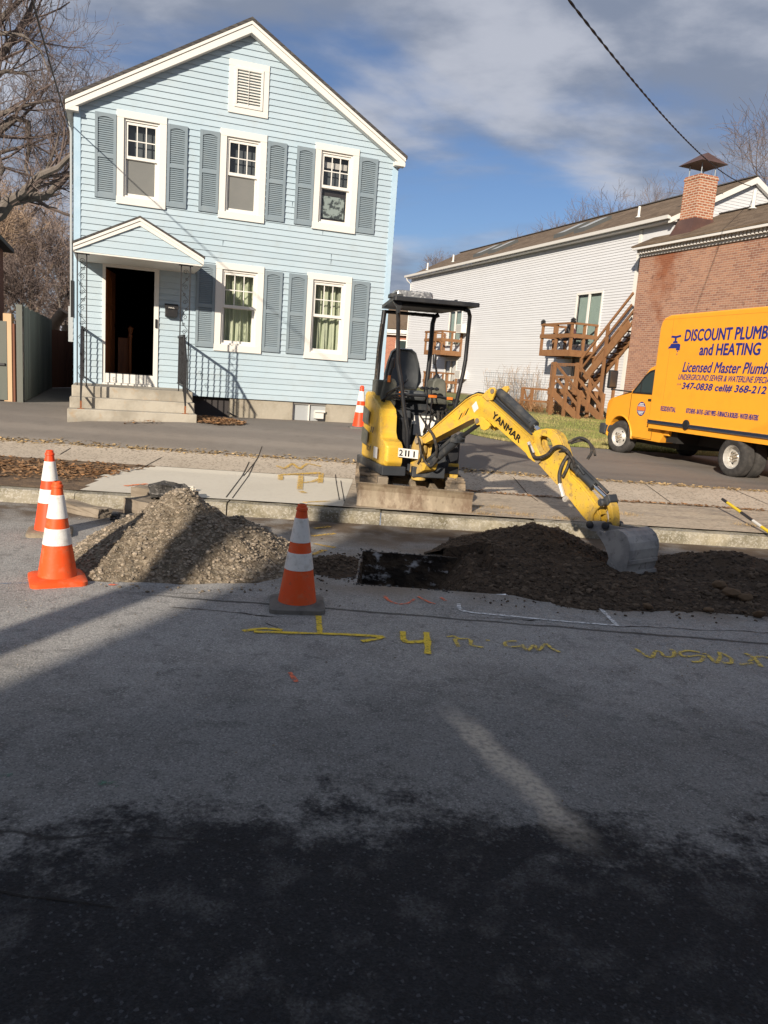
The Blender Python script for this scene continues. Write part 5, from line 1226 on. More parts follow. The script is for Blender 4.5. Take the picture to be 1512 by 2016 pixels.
# ================================================================== GRAVEL HEAP
def heap(fn,x0,x1,y0,y1,st,cut=.006,low=-.03):
    nx=int((x1-x0)/st); ny=int((y1-y0)/st); H=[[fn(x0+i*st,y0+j*st) for i in range(nx+1)] for j in range(ny+1)]
    mb=MB(); vs=[(x0+i*st,y0+j*st,H[j][i]) for j in range(ny+1) for i in range(nx+1)]; fs=[]
    for j in range(ny):
        for i in range(nx):
            if max(H[j][i],H[j][i+1],H[j+1][i],H[j+1][i+1])>cut or min(H[j][i],H[j+1][i+1])<low-.02: a=j*(nx+1)+i; fs.append((a,a+1,a+nx+2,a+nx+1))
    mb.add(vs,fs); return mb
def conef(x,y,cx,cy,h,rx,ry,p=1.0):
    d=math.hypot((x-cx)/rx,(y-cy)/ry); return h*(1-d) if d<1.25 else -.2
def smax(a,b,k=.05):
    h=max(k-abs(a-b),0)/k; return max(a,b)+h*h*k*.25
def gravel(x,y):
    e=.10*noise.noise(Vector((x*1.8,y*1.8,0)))+.04*noise.noise(Vector((x*6,y*6,3)))
    a=conef(x+e,y+e,-1.66,6.22,.63,.90,.92); b=conef(x-e,y+e,-1.25,6.32,.38,.60,.85); c=conef(x+e,y,-1.98,6.0,.36,.55,.78); d=conef(x,y-e,-1.12,6.0,.22,.44,.58)
    z=smax(smax(a,b),smax(c,d)); z-=.02
    if z>-.02:
        s=min(1,max(0,z*12)); z+=s*(.030*noise.noise(Vector((x*9,y*9,1)))+.012*noise.noise(Vector((x*28,y*28,2)))); 
        z=min(z,.52+.35*(z-.52)) if z>.52 else z
    return z
gvt=thing('gravel_heap','heap of sandy crushed stone between the left cones and the front cone','gravel heap',(0,0,0))
heap(gravel,-2.75,-.35,5.0,7.5,.03).build('mound','graveldirt',gvt,smooth=True)
mb=MB(); rg=random.Random(12); c_=0
while c_<4600:
    x=rg.uniform(-2.7,-.4); y=rg.uniform(5.1,7.3); z=gravel(x,y)
    if z<.004: continue
    # more stones low on the slopes
    if rg.random()<(.35 if z>.2 and noise.noise(Vector((x*2.5,y*2.5,7)))>.05 else 1-.0*z):
        mb.rock((x,y,z+.002),rg.choice((.006,.007,.009,.012,.019))*rg.uniform(.8,1.3),rg); c_+=1
for k in range(170):
    a=rg.random()*6.28; r=rg.uniform(.95,1.12); x=-1.55+math.cos(a)*r*.95; y=6.05+math.sin(a)*r*.85
    if gravel(x,y)<.004: mb.rock((x,y,.006),rg.uniform(.006,.016),rg)
o=mb.build('stones','gravelstone',gvt); o['kind']='stuff'
# ================================================================== SOIL HEAP
def soil(x,y):
    e=.12*noise.noise(Vector((x*1.7,y*1.7,0)))+.05*noise.noise(Vector((x*5,y*5,3)))
    z=-.2
    for cx,cy,h,rx,ry in ((1.42,6.95,.365,.95,1.2),(1.0,6.5,.26,.62,.85),(1.65,6.25,.22,.80,.80),(2.15,6.3,.11,.8,.80),(3.15,6.75,.28,.85,.95),(3.7,6.5,.28,.95,.95),(4.4,6.7,.30,1.0,.95),(2.75,6.1,.12,.8,.55),(3.6,6.05,.15,.9,.5)):
        z=smax(z,conef(x+e,y+e*.7,cx,cy,h,rx,ry),.07)
    z-=.015
    if TX0<x<TX1+.0 and TY0-.02<y<TY1+.02:
        k=(x-.60)/.16; lim=-.78+ (x-.2)*1.75 if x>.2 else -.78
        if x<.92: z=min(z,min(.05,-.70+max(0,(x-.22))*1.35)+ .03*noise.noise(Vector((x*7,y*7,0))))
    if z>-.02: z+=min(1,z*10+.3)*(.026*noise.noise(Vector((x*8,y*8,1)))+.014*noise.noise(Vector((x*24,y*24,2))))
    if vv(x,y)>-.10: z=-.3
    return z
sht=thing('soil_heap','long heap of dark damp excavated soil beside the trench under the excavator bucket','soil heap',(0,0,0))
def soilv(x,y): return soil(x,y)
st=.035; x0,x1,y0,y1=.18,5.4,5.2,8.5; nx=int((x1-x0)/st); ny=int((y1-y0)/st)
H=[[soil(x0+i*st,y0+j*st) for i in range(nx+1)] for j in range(ny+1)]
mb=MB(); vs=[(x0+i*st,y0+j*st,H[j][i]) for j in range(ny+1) for i in range(nx+1)]; fs=[]
for j in range(ny):
    for i in range(nx):
        x=x0+(i+.5)*st; y=y0+(j+.5)*st; intr=TX0+.01<x<TX1-.01 and TY0+.01<y<TY1-.01
        if intr or max(H[j][i],H[j][i+1],H[j+1][i],H[j+1][i+1])>.004:
            if min(H[j][i],H[j][i+1],H[j+1][i],H[j+1][i+1])<-.29 : continue
            a=j*(nx+1)+i; fs.append((a,a+1,a+nx+2,a+nx+1))
mb.add(vs,fs); mb.build('mound','soil',sht,smooth=True)
mb=MB(); rg=random.Random(31); c_=0
while c_<6000:
    x=rg.uniform(.5,4.6); y=rg.uniform(5.3,7.9); z=soil(x,y)
    if z<-.5 or (z<.003 and not(.45<x<TX1 and TY0+.1<y<TY1-.1)): continue
    fr=max(0,(6.3-y))
    if rg.random()<.35+fr*.7:
        mb.rock((x,y,z),rg.choice((.006,.008,.011,.015,.024))*rg.uniform(.8,1.4),rg); c_+=1
for k in range(420):
    x=rg.uniform(-.75,4.4); y=rg.gauss(5.62,.12) if x>.7 else rg.gauss(6.2,.32)
    if TX0-.05<x<TX1 and TY0-.05<y<TY1+.05: continue
    if x<.7 and x>-.2: continue
    mb.rock((x,y,.006),rg.uniform(.005,.014),rg)
o=mb.build('clods','soilclod',sht); o['kind']='stuff'
# small spill left of the trench
sp_=thing('soil_spill','low spill of dark soil crumbs at the left end of the trench','soil heap',(0,0,0))
def spill(x,y): 
    e=.06*noise.noise(Vector((x*4,y*4,9))); z=conef(x+e,y+e,-.34,6.18,.085,.34,.38)-.004
    return z+(.012*noise.noise(Vector((x*20,y*20,2))) if z>0 else 0) if x<TX0 else -.2
heap(spill,-.85,-.16,5.6,6.8,.03).build('mound','soil',sp_,smooth=True)
mb=MB(); c_=0
while c_<420:
    x=rg.gauss(-.40,.16); y=rg.gauss(6.18,.2)
    if x>TX0-.01: continue
    mb.rock((x,y,max(0,spill(x,y))+.004),rg.uniform(.006,.018),rg); c_+=1
o=mb.build('clods','soilclod',sp_); o['kind']='stuff'
# grit tracked over the street
mb=MB(); rg=random.Random(95)
for k in range(900):
    x=rg.uniform(-3,4.2); y=5.2-abs(rg.gauss(0,.9)) if rg.random()<.75 else rg.uniform(5.2,7.9)
    if y<2.2 or (TX0-.05<x<TX1 and TY0-.05<y<TY1+.05): continue
    mb.rock((x,y,.002),rg.choice((.0025,.003,.004,.006)),rg,.7)
tag(mb.build('loose_grit','gravelstone'),'fine loose grit scattered over the street around the dig','grit',None,'stuff')
# crumbs of broken asphalt along the lips of the cut
mb=MB(); rg=random.Random(90)
for k in range(120):
    e_=rg.random()
    if e_<.4: x=rg.uniform(TX0-.02,.62); y=TY1+abs(rg.gauss(0,.035))-.012
    elif e_<.75: x=rg.uniform(TX0-.02,.62); y=TY0-abs(rg.gauss(0,.03))+.012
    else: x=TX0-abs(rg.gauss(0,.03))+.012; y=rg.uniform(TY0,TY1)
    mb.rock((x,y,.002),rg.uniform(.004,.016),rg,.7)
tag(mb.build('asphalt_crumbs','chunk'),'broken asphalt crumbs scattered along the edges of the trench','crumbs',None,'stuff')
# larger rocks along the front of the heap
RL=[(935,1202,.06,'brown rock alone on the road in front of the soil heap, left of the other rocks'),(1266,1222,.0,''),(1275,1202,.05,'brown rock at the foot of the soil heap below the bucket'),(1395,1206,.045,'smaller brown rock touching the heap front, left of a pair of bigger ones'),(1438,1190,.075,'largest brown rock at the heap front near the right edge'),(1465,1196,.06,'brown rock right of the largest one at the heap front'),(1494,1217,.06,'brown rock lying out on the road at the right edge'),(1412,1180,.06,'brown rock half buried in the heap front left of the largest one')]
RL=[r for r in RL if r[2]>0 and r[0]!=935]
for k,(px,py,r,lab) in enumerate(RL):
    p=gp(px,py,0); mb=MB(); rg=random.Random(60+k); 
    if k in (0,): pass
    mb.rock((0,0,r*.5),r,rg,.8); o=mb.build('rock','rock',bevel=.006); o.location=(p.x,p.y,max(0,soil(p.x,p.y))); tag(o,lab,'rock','loose rocks along the front of the soil heap')
# stone blocks, asphalt chunk
def irregular(name,label,cat,m,loc,dims,rz,seed,amp=.02,sub=5,tilt=(0,0)):
    bm=bmesh.new(); bmesh.ops.create_cube(bm,size=1); bmesh.ops.subdivide_edges(bm,edges=bm.edges[:],cuts=sub,use_grid_fill=True)
    for v in bm.verts:
        c=v.co.copy(); n_=Vector((noise.noise(c*3+Vector((seed,0,0))),noise.noise(c*3+Vector((0,seed,0))),noise.noise(c*3+Vector((0,0,seed)))))
        v.co=Vector((c.x*dims[0],c.y*dims[1],(c.z+.5)*dims[2]))+n_*amp
    me=bpy.data.meshes.new(name); bm.to_mesh(me); bm.free(); o=bpy.data.objects.new(name,me); COL.objects.link(o); me.materials.append(MT[m])
    o.location=loc; o.rotation_euler=(tilt[0],tilt[1],rz); tag(o,label,cat); return o
p=gp(300,1020,0); irregular('stone_block','taupe broken granite kerb block lying between the kerb and the gravel heap','stone','block',(-2.32,7.62,0),(.55,.34,.17),R(-38),1.3,.02)
irregular('stone_block','upright taupe stone slab at the kerb gap, under the asphalt chunk','stone','block',(-2.45,8.02,.0),(.42,.20,.24),R(-12),2.6,.02)
irregular('asphalt_chunk','round rough black chunk of broken asphalt on the blocks behind the gravel heap','asphalt chunk','chunk',(-2.22,7.80,.165),(.36,.30,.15),R(10),4.1,.06,6)
irregular('stone_slab','long pale stone kerb piece lying in the gutter behind the left cones','stone','block',(-3.02,7.58,0),(.62,.17,.09),R(-28),6.2,.02)
irregular('asphalt_chunk','small flat black asphalt piece in the gutter right of the pale kerb piece','asphalt chunk','chunk',(-2.55,7.42,0),(.22,.12,.05),R(10),8.2,.03)
irregular('concrete_rubble','small white rubble pieces on the apron behind the asphalt chunk','rubble','apron',(-2.28,8.45,.15),(.30,.10,.05),R(-8),9.2,.04)
# level rod / digging bar leaning on the kerb at right
a=gp(1428,992,.25); b=gp(1530,1060,.13)
a=Vector((4.30,9.75,.33)); b=gp(1540,1066,.16)
pr_=thing('striped_pole','yellow white and black striped pole lying across the sidewalk at the right edge','pole',(a.x,a.y,0)); d=b-a
seg=[(0,.10,'blackplastic'),(.10,.36,'yellowpaint'),(.36,.56,'blackplastic'),(.56,.70,'vinyl'),(.70,1.0,'yellowpaint')]
A0=Vector((a.x,a.y,0))
for s0,s1,m in seg: mb=MB(); mb.tube([a+d*s0-A0,a+d*s1-A0],.018,10); mb.build('pole_section',m,pr_,smooth=True)
# ================================================================== LEAVES AND DRY GRASS
def leaves(name,label,n_,sampler,seed,size=.03,m='leaf',cat='leaves'):
    rg=random.Random(seed); mb=MB()
    for i in range(n_):
        x,y,z=sampler(rg); a=rg.random()*6.28; s=size*rg.uniform(.5,1.3); c,s_=math.cos(a),math.sin(a); up=rg.uniform(.1,.9)*s; w=s*rg.uniform(.4,.8)
        p=[(-s,0,rg.random()*up),(0,-w,rg.random()*up),(s,0,rg.random()*up),(0,w,rg.random()*up)]
        mb.add([(x+q[0]*c-q[1]*s_,y+q[0]*s_+q[1]*c,z+q[2]) for q in p],[(0,1,2),(0,2,3)])
    o=mb.build(name,m); tag(o,label,cat,None,'stuff'); return o
def onbed(rg):
    while True:
        x=rg.uniform(-8,-2.95); v=min(2.2,max(.2,rg.triangular(.5,2.35,1.5)))
        lim=-3.05-.45*(1-v/2.2)-rg.random()*.3
        if x<lim: break
    y=v+8.08+.058*x; return x,y,gz(x,y)+.012
leaves('leaf_litter','brown fallen leaves covering the strip between kerb and sidewalk at the left',5200,onbed,1,.032)
def onstoop(rg):
    a=rg.random()*6.28; r=math.sqrt(rg.random())
    x,y,z=hp(2.22+.50*r*math.cos(a),-1.20+.80*r*math.sin(a)-.15*math.cos(a),0); return x,y,gz(x,y)+.02+.03*(1-r)
leaves('leaf_pile','small pile of brown leaves at the right foot of the concrete steps',1900,onstoop,2,.036)
def onst2(rg):
    x,y,z=hp(rg.uniform(.8,1.35),-1.80-rg.random()*.12,0); return x,y,gz(x,y)+.012
leaves('leaf_scatter','few dry leaves along the foot of the front step',70,onst2,3,.025)
def edge(rg):
    x=rg.uniform(-8,8); v=3.2+rg.gauss(0,.05)
    if x>0 : v+=rg.gauss(0,.03)
    y=v+8.08+.058*x; return x,y,gz(x,y)+.01
leaves('dry_grass_edge','thin line of straw and leaf litter along the back edge of the sidewalk',2600,edge,4,.028,'straw')
def edge2(rg):
    x=rg.uniform(-.1,8); v=1.88+rg.gauss(0,.035)+.05*math.sin(x*2); y=v+8.08+.058*x; return x,y,gz(x,y)+.01
leaves('leaf_line','brown leaf litter lying in the joint between the sidewalk and the old apron',1300,edge2,5,.026)
def tufts(rg):
    k=rg.choice(((1.5,.35),(2.0,.25),(.95,.7),(1.3,.75),(2.3,.3),(1.1,.22),(4.3,.6),(2.9,.8))); x=k[0]+rg.gauss(0,.10); v=max(.2,k[1]+rg.gauss(0,.06)); y=v+8.08+.058*x; return x,y,gz(x,y)
rg=random.Random(50); mb=MB()
for i in range(1500):
    x,y,z=tufts(rg); a=rg.random()*6.28; L=rg.uniform(.02,.07); dx,dy=math.cos(a)*L*.8,math.sin(a)*L*.8; w=.0025
    mb.add([(x-w*math.sin(a),y+w*math.cos(a),z),(x+w*math.sin(a),y-w*math.cos(a),z),(x+dx,y+dy,z+L*.6)],[(0,1,2)])
tag(mb.build('straw_tufts','straw'),'dry straw coloured grass tufts on the old apron near the kerb','dry grass',None,'stuff')
rg=random.Random(51); mb=MB()
for i in range(26000):
    x=rg.uniform(.2,8.5); v=9.75+rg.random()**1.6*10; y=v+8.08+.058*x; z=gz(x,y)+.01; a=rg.random()*6.28; L=rg.uniform(.03,.085); w=.006
    mb.add([(x-w,y,z),(x+w,y,z),(x+math.cos(a)*L*.5,y+math.sin(a)*L*.5,z+L)],[(0,1,2)])
tag(mb.build('lawn_blades','grassblade'),'patchy green and straw winter grass between the driveway and the white building','grass',None,'stuff')
# ================================================================== BOX TRUCK
TA=R(106.8); TL=(6.129,13.674,.21)
tk=thing('box_truck','amber yellow plumbing box truck with blue lettering parked on the driveway at the right edge','truck',TL,TA)
mb=MB(); X0,X1=-2.1,2.66; P=[(X0,.80),(X1,.80),(X1+.0,2.70),(X1-.04,2.83),(X1-.12,2.90),(X1-.3,2.95),(X0,2.98)]
mb.prism(P,-2.25,0); mb.build('cargo_box','yellowbox',tk,bevel=.03)
mb=MB(); mb.box(X0,X1-.02,-2.23,-.01,.665,.765); mb.build('side_skirt','yellowbox',tk)
mb=MB(); mb.box(X0,X1,-.01,.022,.765,.785); mb.box(X0,X1,-.01,.022,.825,.84); mb.build('rub_rail','chrome',tk)
mb=MB(); mb.box(X0,X1,-.01,.012,.785,.825); mb.build('rail_insert',mat('navy_rail',(.02,.03,.06),.4),tk)
mb=MB(); mb.lathe([(.085,0),(.095,.01),(.095,.03),(.07,.04)],(1.41,.0,.83),'y',20); mb.v=[(x,-y+.0,z) for x,y,z in mb.v]; fc=mb.build('fuel_cap_ring','blackplastic',tk)
# cab (flat nosed van front) with wheel arch
CY=-.13; CYR=-2.1; arch=[(3.86+.47*math.cos(R(a)),.36+.47*math.sin(R(a))) for a in range(-2,183,14)][::-1]
P=[(2.1,.40),(2.36,.38),(3.38,.40)]+[p for p in arch]+[(4.36,.45),(4.44,.55),(4.46,.85),(4.46,1.05),(4.42,1.15),(4.34,1.20),(3.98,1.29),(3.60,1.39),(3.48,1.45),(2.98,1.90),(2.80,1.965),(2.60,1.99),(2.1,1.99)]
P=[(2.1,.55),(2.27,.55),(2.38,.39),(3.38,.40)]+arch+P[P.index((4.36,.45)):]
mb=MB(); mb.prism(P,CYR,CY); cab=mb.build('cab_body','yellowbox',tk,bevel=.035)
mb=MB(); mb.box(X1-.42,X1-.414,-.001,.0015,.80,2.93); mb.box(X0,X1-.05,-.001,.0015,2.86,2.866); mb.build('panel_seam','decalorange',tk)
mb=MB(); P=[(3.50,1.37),(3.10,1.74),(2.95,1.83),(2.69,1.88),(2.69,1.37)]; mb.prism(P,CY,CY+.006); mb.build('side_window','autoglass',cab)
mb=MB(); 
for a,b in zip(P,P[1:]+P[:1]): mb.bar((a[0],CY+.008,a[1]),(b[0],CY+.008,b[1]),.03,.02,up=(0,1,0))
mb.bar((3.22,CY+.009,1.37),(3.22,CY+.009,1.62),.02,.014,up=(0,1,0))
mb.build('window_seal','blackplastic',cab)
mb=MB(); mb.add([(3.56,CY-.08,1.43),(3.56,CYR+.08,1.43),(2.99,CYR+.12,1.925),(2.99,CY-.12,1.925)],[(0,1,2,3)]); mb.v=[(x+.012,y,z+.012) for x,y,z in mb.v]; mb.build('windshield','autoglass',cab)
mb=MB(); 
for a,b in (((3.55,.40),(3.55,1.33)),((2.66,.42),(2.66,1.9)),((3.55,1.33),(3.50,1.37)),((2.66,.42),(3.36,.42))): mb.bar((a[0],CY+.0015,a[1]),(b[0],CY+.0015,b[1]),.009,.004,up=(0,1,0))
mb.build('door_seam','decalblack',cab)
mb=MB(); mb.box(2.75,2.90,CY,CY+.03,1.22,1.26); mb.build('door_handle','blackplastic',cab,bevel=.006)
mb=MB(); mb.tube([(3.86+.485*math.cos(R(a)),CY+.002,.36+.485*math.sin(R(a))) for a in range(2,179,8)],.018,6); mb.build('wheel_arch_lip','yellowbox',cab,smooth=True)
mb=MB(); mb.box(4.40,4.66,CYR-.02,CY+.02,.38,.62); mb.box(4.36,4.56,CYR,CY,.36,.42); mb.box(4.05,4.42,CY-.12,CY+.015,.44,.60) ; mb.build('front_bumper','bumper',tk,bevel=.03)
mb=MB(); mb.box(4.44,4.475,CY-.36,CY-.02,.78,1.06); mb.build('headlight','glass',tk); 
mb=MB(); mb.box(4.455,4.475,CYR+.4,CY-.4,.70,1.05); mb.build('grille','blackplastic',tk)
mi=MB(); mi.box(3.93,4.02,CY+.14,CY+.36,1.42,1.82); mir=mi.build('side_mirror','blackplastic',tk,bevel=.03)
mb=MB(); mb.bar((3.55,CY,1.38),(3.97,CY+.24,1.40),.03,.03); mb.bar((3.97,CY+.24,1.38),(3.97,CY+.24,1.5),.03,.03); mb.build('mirror_arm','blackplastic',mir)
mb=MB(); mb.box(3.922,3.929,CY+.16,CY+.34,1.46,1.79); mb.build('mirror_glass','chrome',mir)
mb=MB(); mb.box(-2.1,2.3,-1.65,-.75,.40,.66); mb.box(2.2,4.3,-1.7,-.5,.28,.5); mb.box(1.9,2.25,-.7,-.2,.42,.66); mb.build('chassis','chassis',tk)
mb=MB(); mb.prism([(2.27,.56),(2.66,.79),(2.05,.79)],CY-.3,CY); mb.build('rear_cab_fairing','yellowbox',tk)
def wheel(x,y,dual=False,steer=0,inner=False,lab=None):
    M_=Matrix.Translation((x,y,.365))@Matrix.Rotation(steer,4,'Z')
    mb=MB(M_); r=.365; w=.20
    prof=[(.205,.0),(.24,-.012),(.30,-.018),(.335,-.008),(r-.012,.015),(r,.04)]+[(r-(.008 if i%2 else 0),.04+i*.012) for i in range(1,11)]+[(r,w-.03),(r-.012,w-.012),(.30,w+.012),(.205,w)]
    mb.lathe(prof,(0,0,0),'y',44,False); ty=mb.build('wheel','tyre',tk,smooth=True)
    mb=MB(M_); dish=.10 if dual else .03
    prof=[(.205,.0),(.212,-.004),(.205,.012),(.185,.02),(.178,dish),(.15,dish+.012),(.10,dish-(.02 if not dual else 0)),(.075,dish-.035 if not dual else dish-.03),(.0,dish-.04)]
    mb.lathe(prof,(0,0,0),'y',36,False)
    rm=mb.build('rim','rim',ty,smooth=True)
    mb=MB(M_)
    for k in range(4): 
        a=2*PI*k/4+.5; c_=Vector((math.cos(a)*.135,-dish+.0,math.sin(a)*.135)); tn=Vector((-math.sin(a),0,math.cos(a))); rd=Vector((math.cos(a),0,math.sin(a)))
        pts=[c_+tn*.035*math.cos(q*PI/4)+rd*.014*math.sin(q*PI/4)+Vector((0,.006,0)) for q in range(8)]; mb.add(pts,[tuple(range(8))])
    mb.build('rim_slot','decalblack',rm)
    mb=MB(M_)
    for k in range(8): a=2*PI*k/8; mb.lathe([(.012,-.02),(.012,.02)],(math.cos(a)*.075,-dish+.045,math.sin(a)*.075),'y',6)
    mb.lathe([(.0,-.03),(.035,-.02),(.042,.03)],(0,-dish+.04,0),'y',14,False)
    mb.build('hub_nuts','steelmud',rm)
wheel(3.86,CY-.02,steer=R(14)); wheel(3.86,CYR+.22); wheel(.11,-.03,True); wheel(.11,-.30,True); wheel(.11,-1.75,True); wheel(.11,-2.02,True)
# lettering (reads from the front of the box to its tail)
RT=(-1,0,0); UP=(0,0,1); oz=-.21; YT=.004
mb=MB(); sc=.933
lettering(mb,'DISCOUNT PLUMBING',(1.82,YT,2.635+oz),RT,UP,2.60,.215,.04,0,fat=.010); lettering(mb,'and HEATING',(1.33,YT,2.365+oz),RT,UP,1.55,.205,.04,0,fat=.010)
lettering(mb,'Licensed Master Plumber',(1.76,YT,2.045+oz),RT,UP,2.44,.19,.22,0,fat=.007)
lettering(mb,'347-0838 cell# 368-212',(1.71,YT,1.705+oz),RT,UP,2.20,.135,.25,0,fat=.007)
lettering(mb,'UNDERGROUND SEWER & WATERLINE SPECIALIST',(1.86,YT,1.895+oz),RT,UP,2.60,.105,.25,0,fat=.003)
lettering(mb,'(518)',(1.87,YT,1.775+oz),RT,UP,.13,.045,.1)
lettering(mb,'RESIDENTIAL',(2.28,YT,1.255+oz),RT,UP,.48,.095,.05,0,fat=.004); lettering(mb,'KITCHENS - BATHS - LEAKY PIPES - FURNACE & BOILERS - WATER HEATERS',(1.48,YT,1.265+oz),RT,UP,1.90,.09,.05,0,fat=.004)
mb.build('lettering','royal',tk)
mb=MB(); ex,ez=2.10,2.62+oz   # tap emblem
def poly(mb,pts,y=YT): mb.add([(ex-p[0],y,ez+p[1]) for p in pts],[tuple(range(len(pts)))])
poly(mb,[(-.14,.13),(-.02,.12),(.02,.12),(.15,.14),(.16,.10),(.03,.08),(-.03,.08),(-.15,.09)]); poly(mb,[(-.03,.08),(.03,.08),(.03,.02),(-.03,.02)]); poly(mb,[(-.06,.02),(.06,.02),(.08,-.02),(-.08,-.02)])
poly(mb,[(-.19,-.08),(-.16,-.09),(-.12,-.03),(.12,-.03),(.17,-.05),(.17,-.16),(.05,-.16),(.05,-.12),(-.12,-.12),(-.16,-.12),(-.19,-.14)]); poly(mb,[(.09,-.17),(.13,-.17),(.125,-.19),(.095,-.19)]); poly(mb,[(.10,-.20),(.115,-.24),(.10,-.26),(.09,-.24)])
mb.build('tap_emblem','royal',tk)
mb=MB(); mb.add([(3.13+.155*math.cos(a*PI/16),CY+.004,1.035+.15*math.sin(a*PI/16)) for a in range(32)],[tuple(range(32))]); dg_=mb.build('door_emblem','royal',tk)
mb=MB()
for z in (1.10,.985): mb.quad((3.13-.13,CY+.006,z),(3.13+.13,CY+.006,z),(3.13+.13,CY+.006,z-.010),(3.13-.13,CY+.006,z-.010))
for z,w in ((1.155,.07),(1.125,.09),(.965,.09),(.935,.07)): mb.quad((3.13-w,CY+.006,z),(3.13+w,CY+.006,z),(3.13+w,CY+.006,z-.016),(3.13-w,CY+.006,z-.016))
mb.build('emblem_bands','sticker',dg_)
mb=MB(); mb.quad((3.13-.135,CY+.0065,1.082),(3.13+.135,CY+.0065,1.082),(3.13+.135,CY+.0065,1.0),(3.13-.135,CY+.0065,1.0)); mb.build('emblem_stripe','decalorange',dg_)
# ================================================================== MINI EXCAVATOR
EX=thing('mini_excavator','dirty yellow mini excavator with black canopy, its boom reaching right to the soil heap','excavator',(.22,9.5,.145))
IE=Matrix.Translation((-.22,-9.5,-.145))
def FR(org,ang): return IE@Matrix.Translation(org)@Matrix.Rotation(ang,4,'Z')
BF=FR((.285,9.5,0),R(9)); UF=FR((.25,9.5,0),R(4))@Matrix.Translation((0,0,.15))@Matrix.Rotation(R(1.6),4,'Y')@Matrix.Translation((0,0,-.15)); CF=FR((.22,9.5,0),R(17)); AF=FR((.40,8.78,0),R(-52))
G0=.15
# --- undercarriage
for sx in (-1,1):
    mb=MB(UF@Matrix.Translation((0,.10,0))); xc=sx*.50; w=.115; L_=.70; r=.150; zc=G0+r
    def loop(rad,n_=14):
        P=[]
        for i in range(n_+1): a=R(-90+180*i/n_); P.append((L_+rad*math.cos(a),zc+rad*math.sin(a)))
        for i in range(n_+1): a=R(90+180*i/n_); P.append((-L_+rad*math.cos(a),zc+rad*math.sin(a)))
        return P
    O=loop(r); I=loop(r-.028); n_=len(O)
    vs=[(xc-w,p[0],p[1]) for p in O]+[(xc+w,p[0],p[1]) for p in O]+[(xc-w,p[0],p[1]) for p in I]+[(xc+w,p[0],p[1]) for p in I]
    fs=[]
    for i in range(n_):
        j=(i+1)%n_; fs+=[(i,j,j+n_,i+n_),(2*n_+i,3*n_+i,3*n_+j,2*n_+j),(i,2*n_+i,2*n_+j,j),(i+n_,j+n_,3*n_+j,3*n_+i)]
    mb.add(vs,fs)
    per=[];
    O2=loop(r,20); tot=0; pts=[Vector((0,p[0],p[1])) for p in O2]+[Vector((0,O2[0][0],O2[0][1]))]
    ds=[(pts[i+1]-pts[i]).length for i in range(len(pts)-1)]; T_=sum(ds); nl=40
    for k in range(nl):
        s_=T_*k/nl; i=0
        while s_>ds[i]: s_-=ds[i]; i+=1
        p=pts[i].lerp(pts[i+1],s_/ds[i]); d=(pts[i+1]-pts[i]).normalized(); nn=Vector((0,d.z,-d.y))
        c0=p+nn*.008
        for (a,b,sk) in ((-w+.004,-.006,.012),(.006,w-.004,-.012)):
            A=Vector((xc+a,0,0))+c0-d*.014; B=Vector((xc+b,0,0))+c0-d*(.014-sk); C=B+d*.028; D=A+d*.028
            mb.add([A-nn*.012,B-nn*.012,C-nn*.012,D-nn*.012,A+nn*.012,B+nn*.012,C+nn*.012,D+nn*.012],[(0,3,2,1),(4,5,6,7),(0,1,5,4),(1,2,6,5),(2,3,7,6),(3,0,4,7)])
    tk_=mb.build('track','track',EX)
    mb=MB(UF@Matrix.Translation((0,.10,0))); xo=xc+sx*.02
    for yy in (-L_,L_): mb.lathe([(.04,-.05),(.125,-.05),(.125,.05),(.04,.05)],(xo,yy,zc),'x',20)
    for yy in (-.36,-.12,.12,.36): mb.lathe([(.055,-.05),(.055,.05)],(xo,yy,G0+.085),'x',14)
    mb.build('track_roller','steelmud',tk_,smooth=True)
    mb=MB(UF); mb.box(xc-.05,xc+.05,-.5,.5,G0+.12,G0+.25); mb.build('track_frame','steelmud',tk_,bevel=.01)
mb=MB(UF); mb.box(-.45,.45,-.25,.25,G0+.14,G0+.26); mb.box(-.22,.22,-.35,.35,G0+.2,G0+.34); mb.lathe([(.27,0),(.27,.08),(.22,.1)],(0,0,G0+.33),'z',28)
mb.build('undercarriage_frame','steelmud',EX,bevel=.01)
# blade
BYF=-1.13
mb=MB(UF); z0=G0-.02; prof=[(-.03,0),(-.045,.012),(-.020,.06),(.012,.12),(.020,.18),(.0,.235),(-.02,.262),(.01,.268),(.045,.22),(.045,.14),(.020,.06),(.0,.0)]
n_=len(prof); vs=[]; 
for x in (-.64,.64):
    for (dy,dz) in prof: vs.append((x,BYF+dy,z0+dz))
mb.add(vs,[(i,(i+1)%n_,(i+1)%n_+n_,i+n_) for i in range(n_)]+[tuple(range(n_-1,-1,-1)),tuple(range(n_,2*n_))])
bl=mb.build('dozer_blade','bladesteel',EX)
mb=MB(UF)
for x in (-.30,.30): mb.bar((x,BYF+.04,z0+.13),(x*.75,-.30,G0+.2),.07,.10)
mb.box(-.2,-.05,BYF+.03,BYF+.2,z0+.06,z0+.24); mb.box(.02,.14,BYF+.03,BYF+.25,z0+.06,z0+.25); mb.bar((.0,BYF+.05,z0+.16),(.0,-.3,G0+.3),.07)
mb.box(-.42,-.30,-.95,-.80,G0+.1,G0+.3); mb.box(.36,.50,-.98,-.8,G0+.1,G0+.24)
mb.build('blade_arm','steelmud',bl,bevel=.012)
# --- upper structure (body frame: x right, y away from the front, z up)
FZ=.62
mb=MB(BF); mb.lathe([(.50,0),(.50,.05)],(0,0,.48),'z',30); mb.prism([(-.46,.50),(.46,.50),(.46,.58),(-.46,.58)],-.60,.55)
mb.build('turntable','exblack',EX)
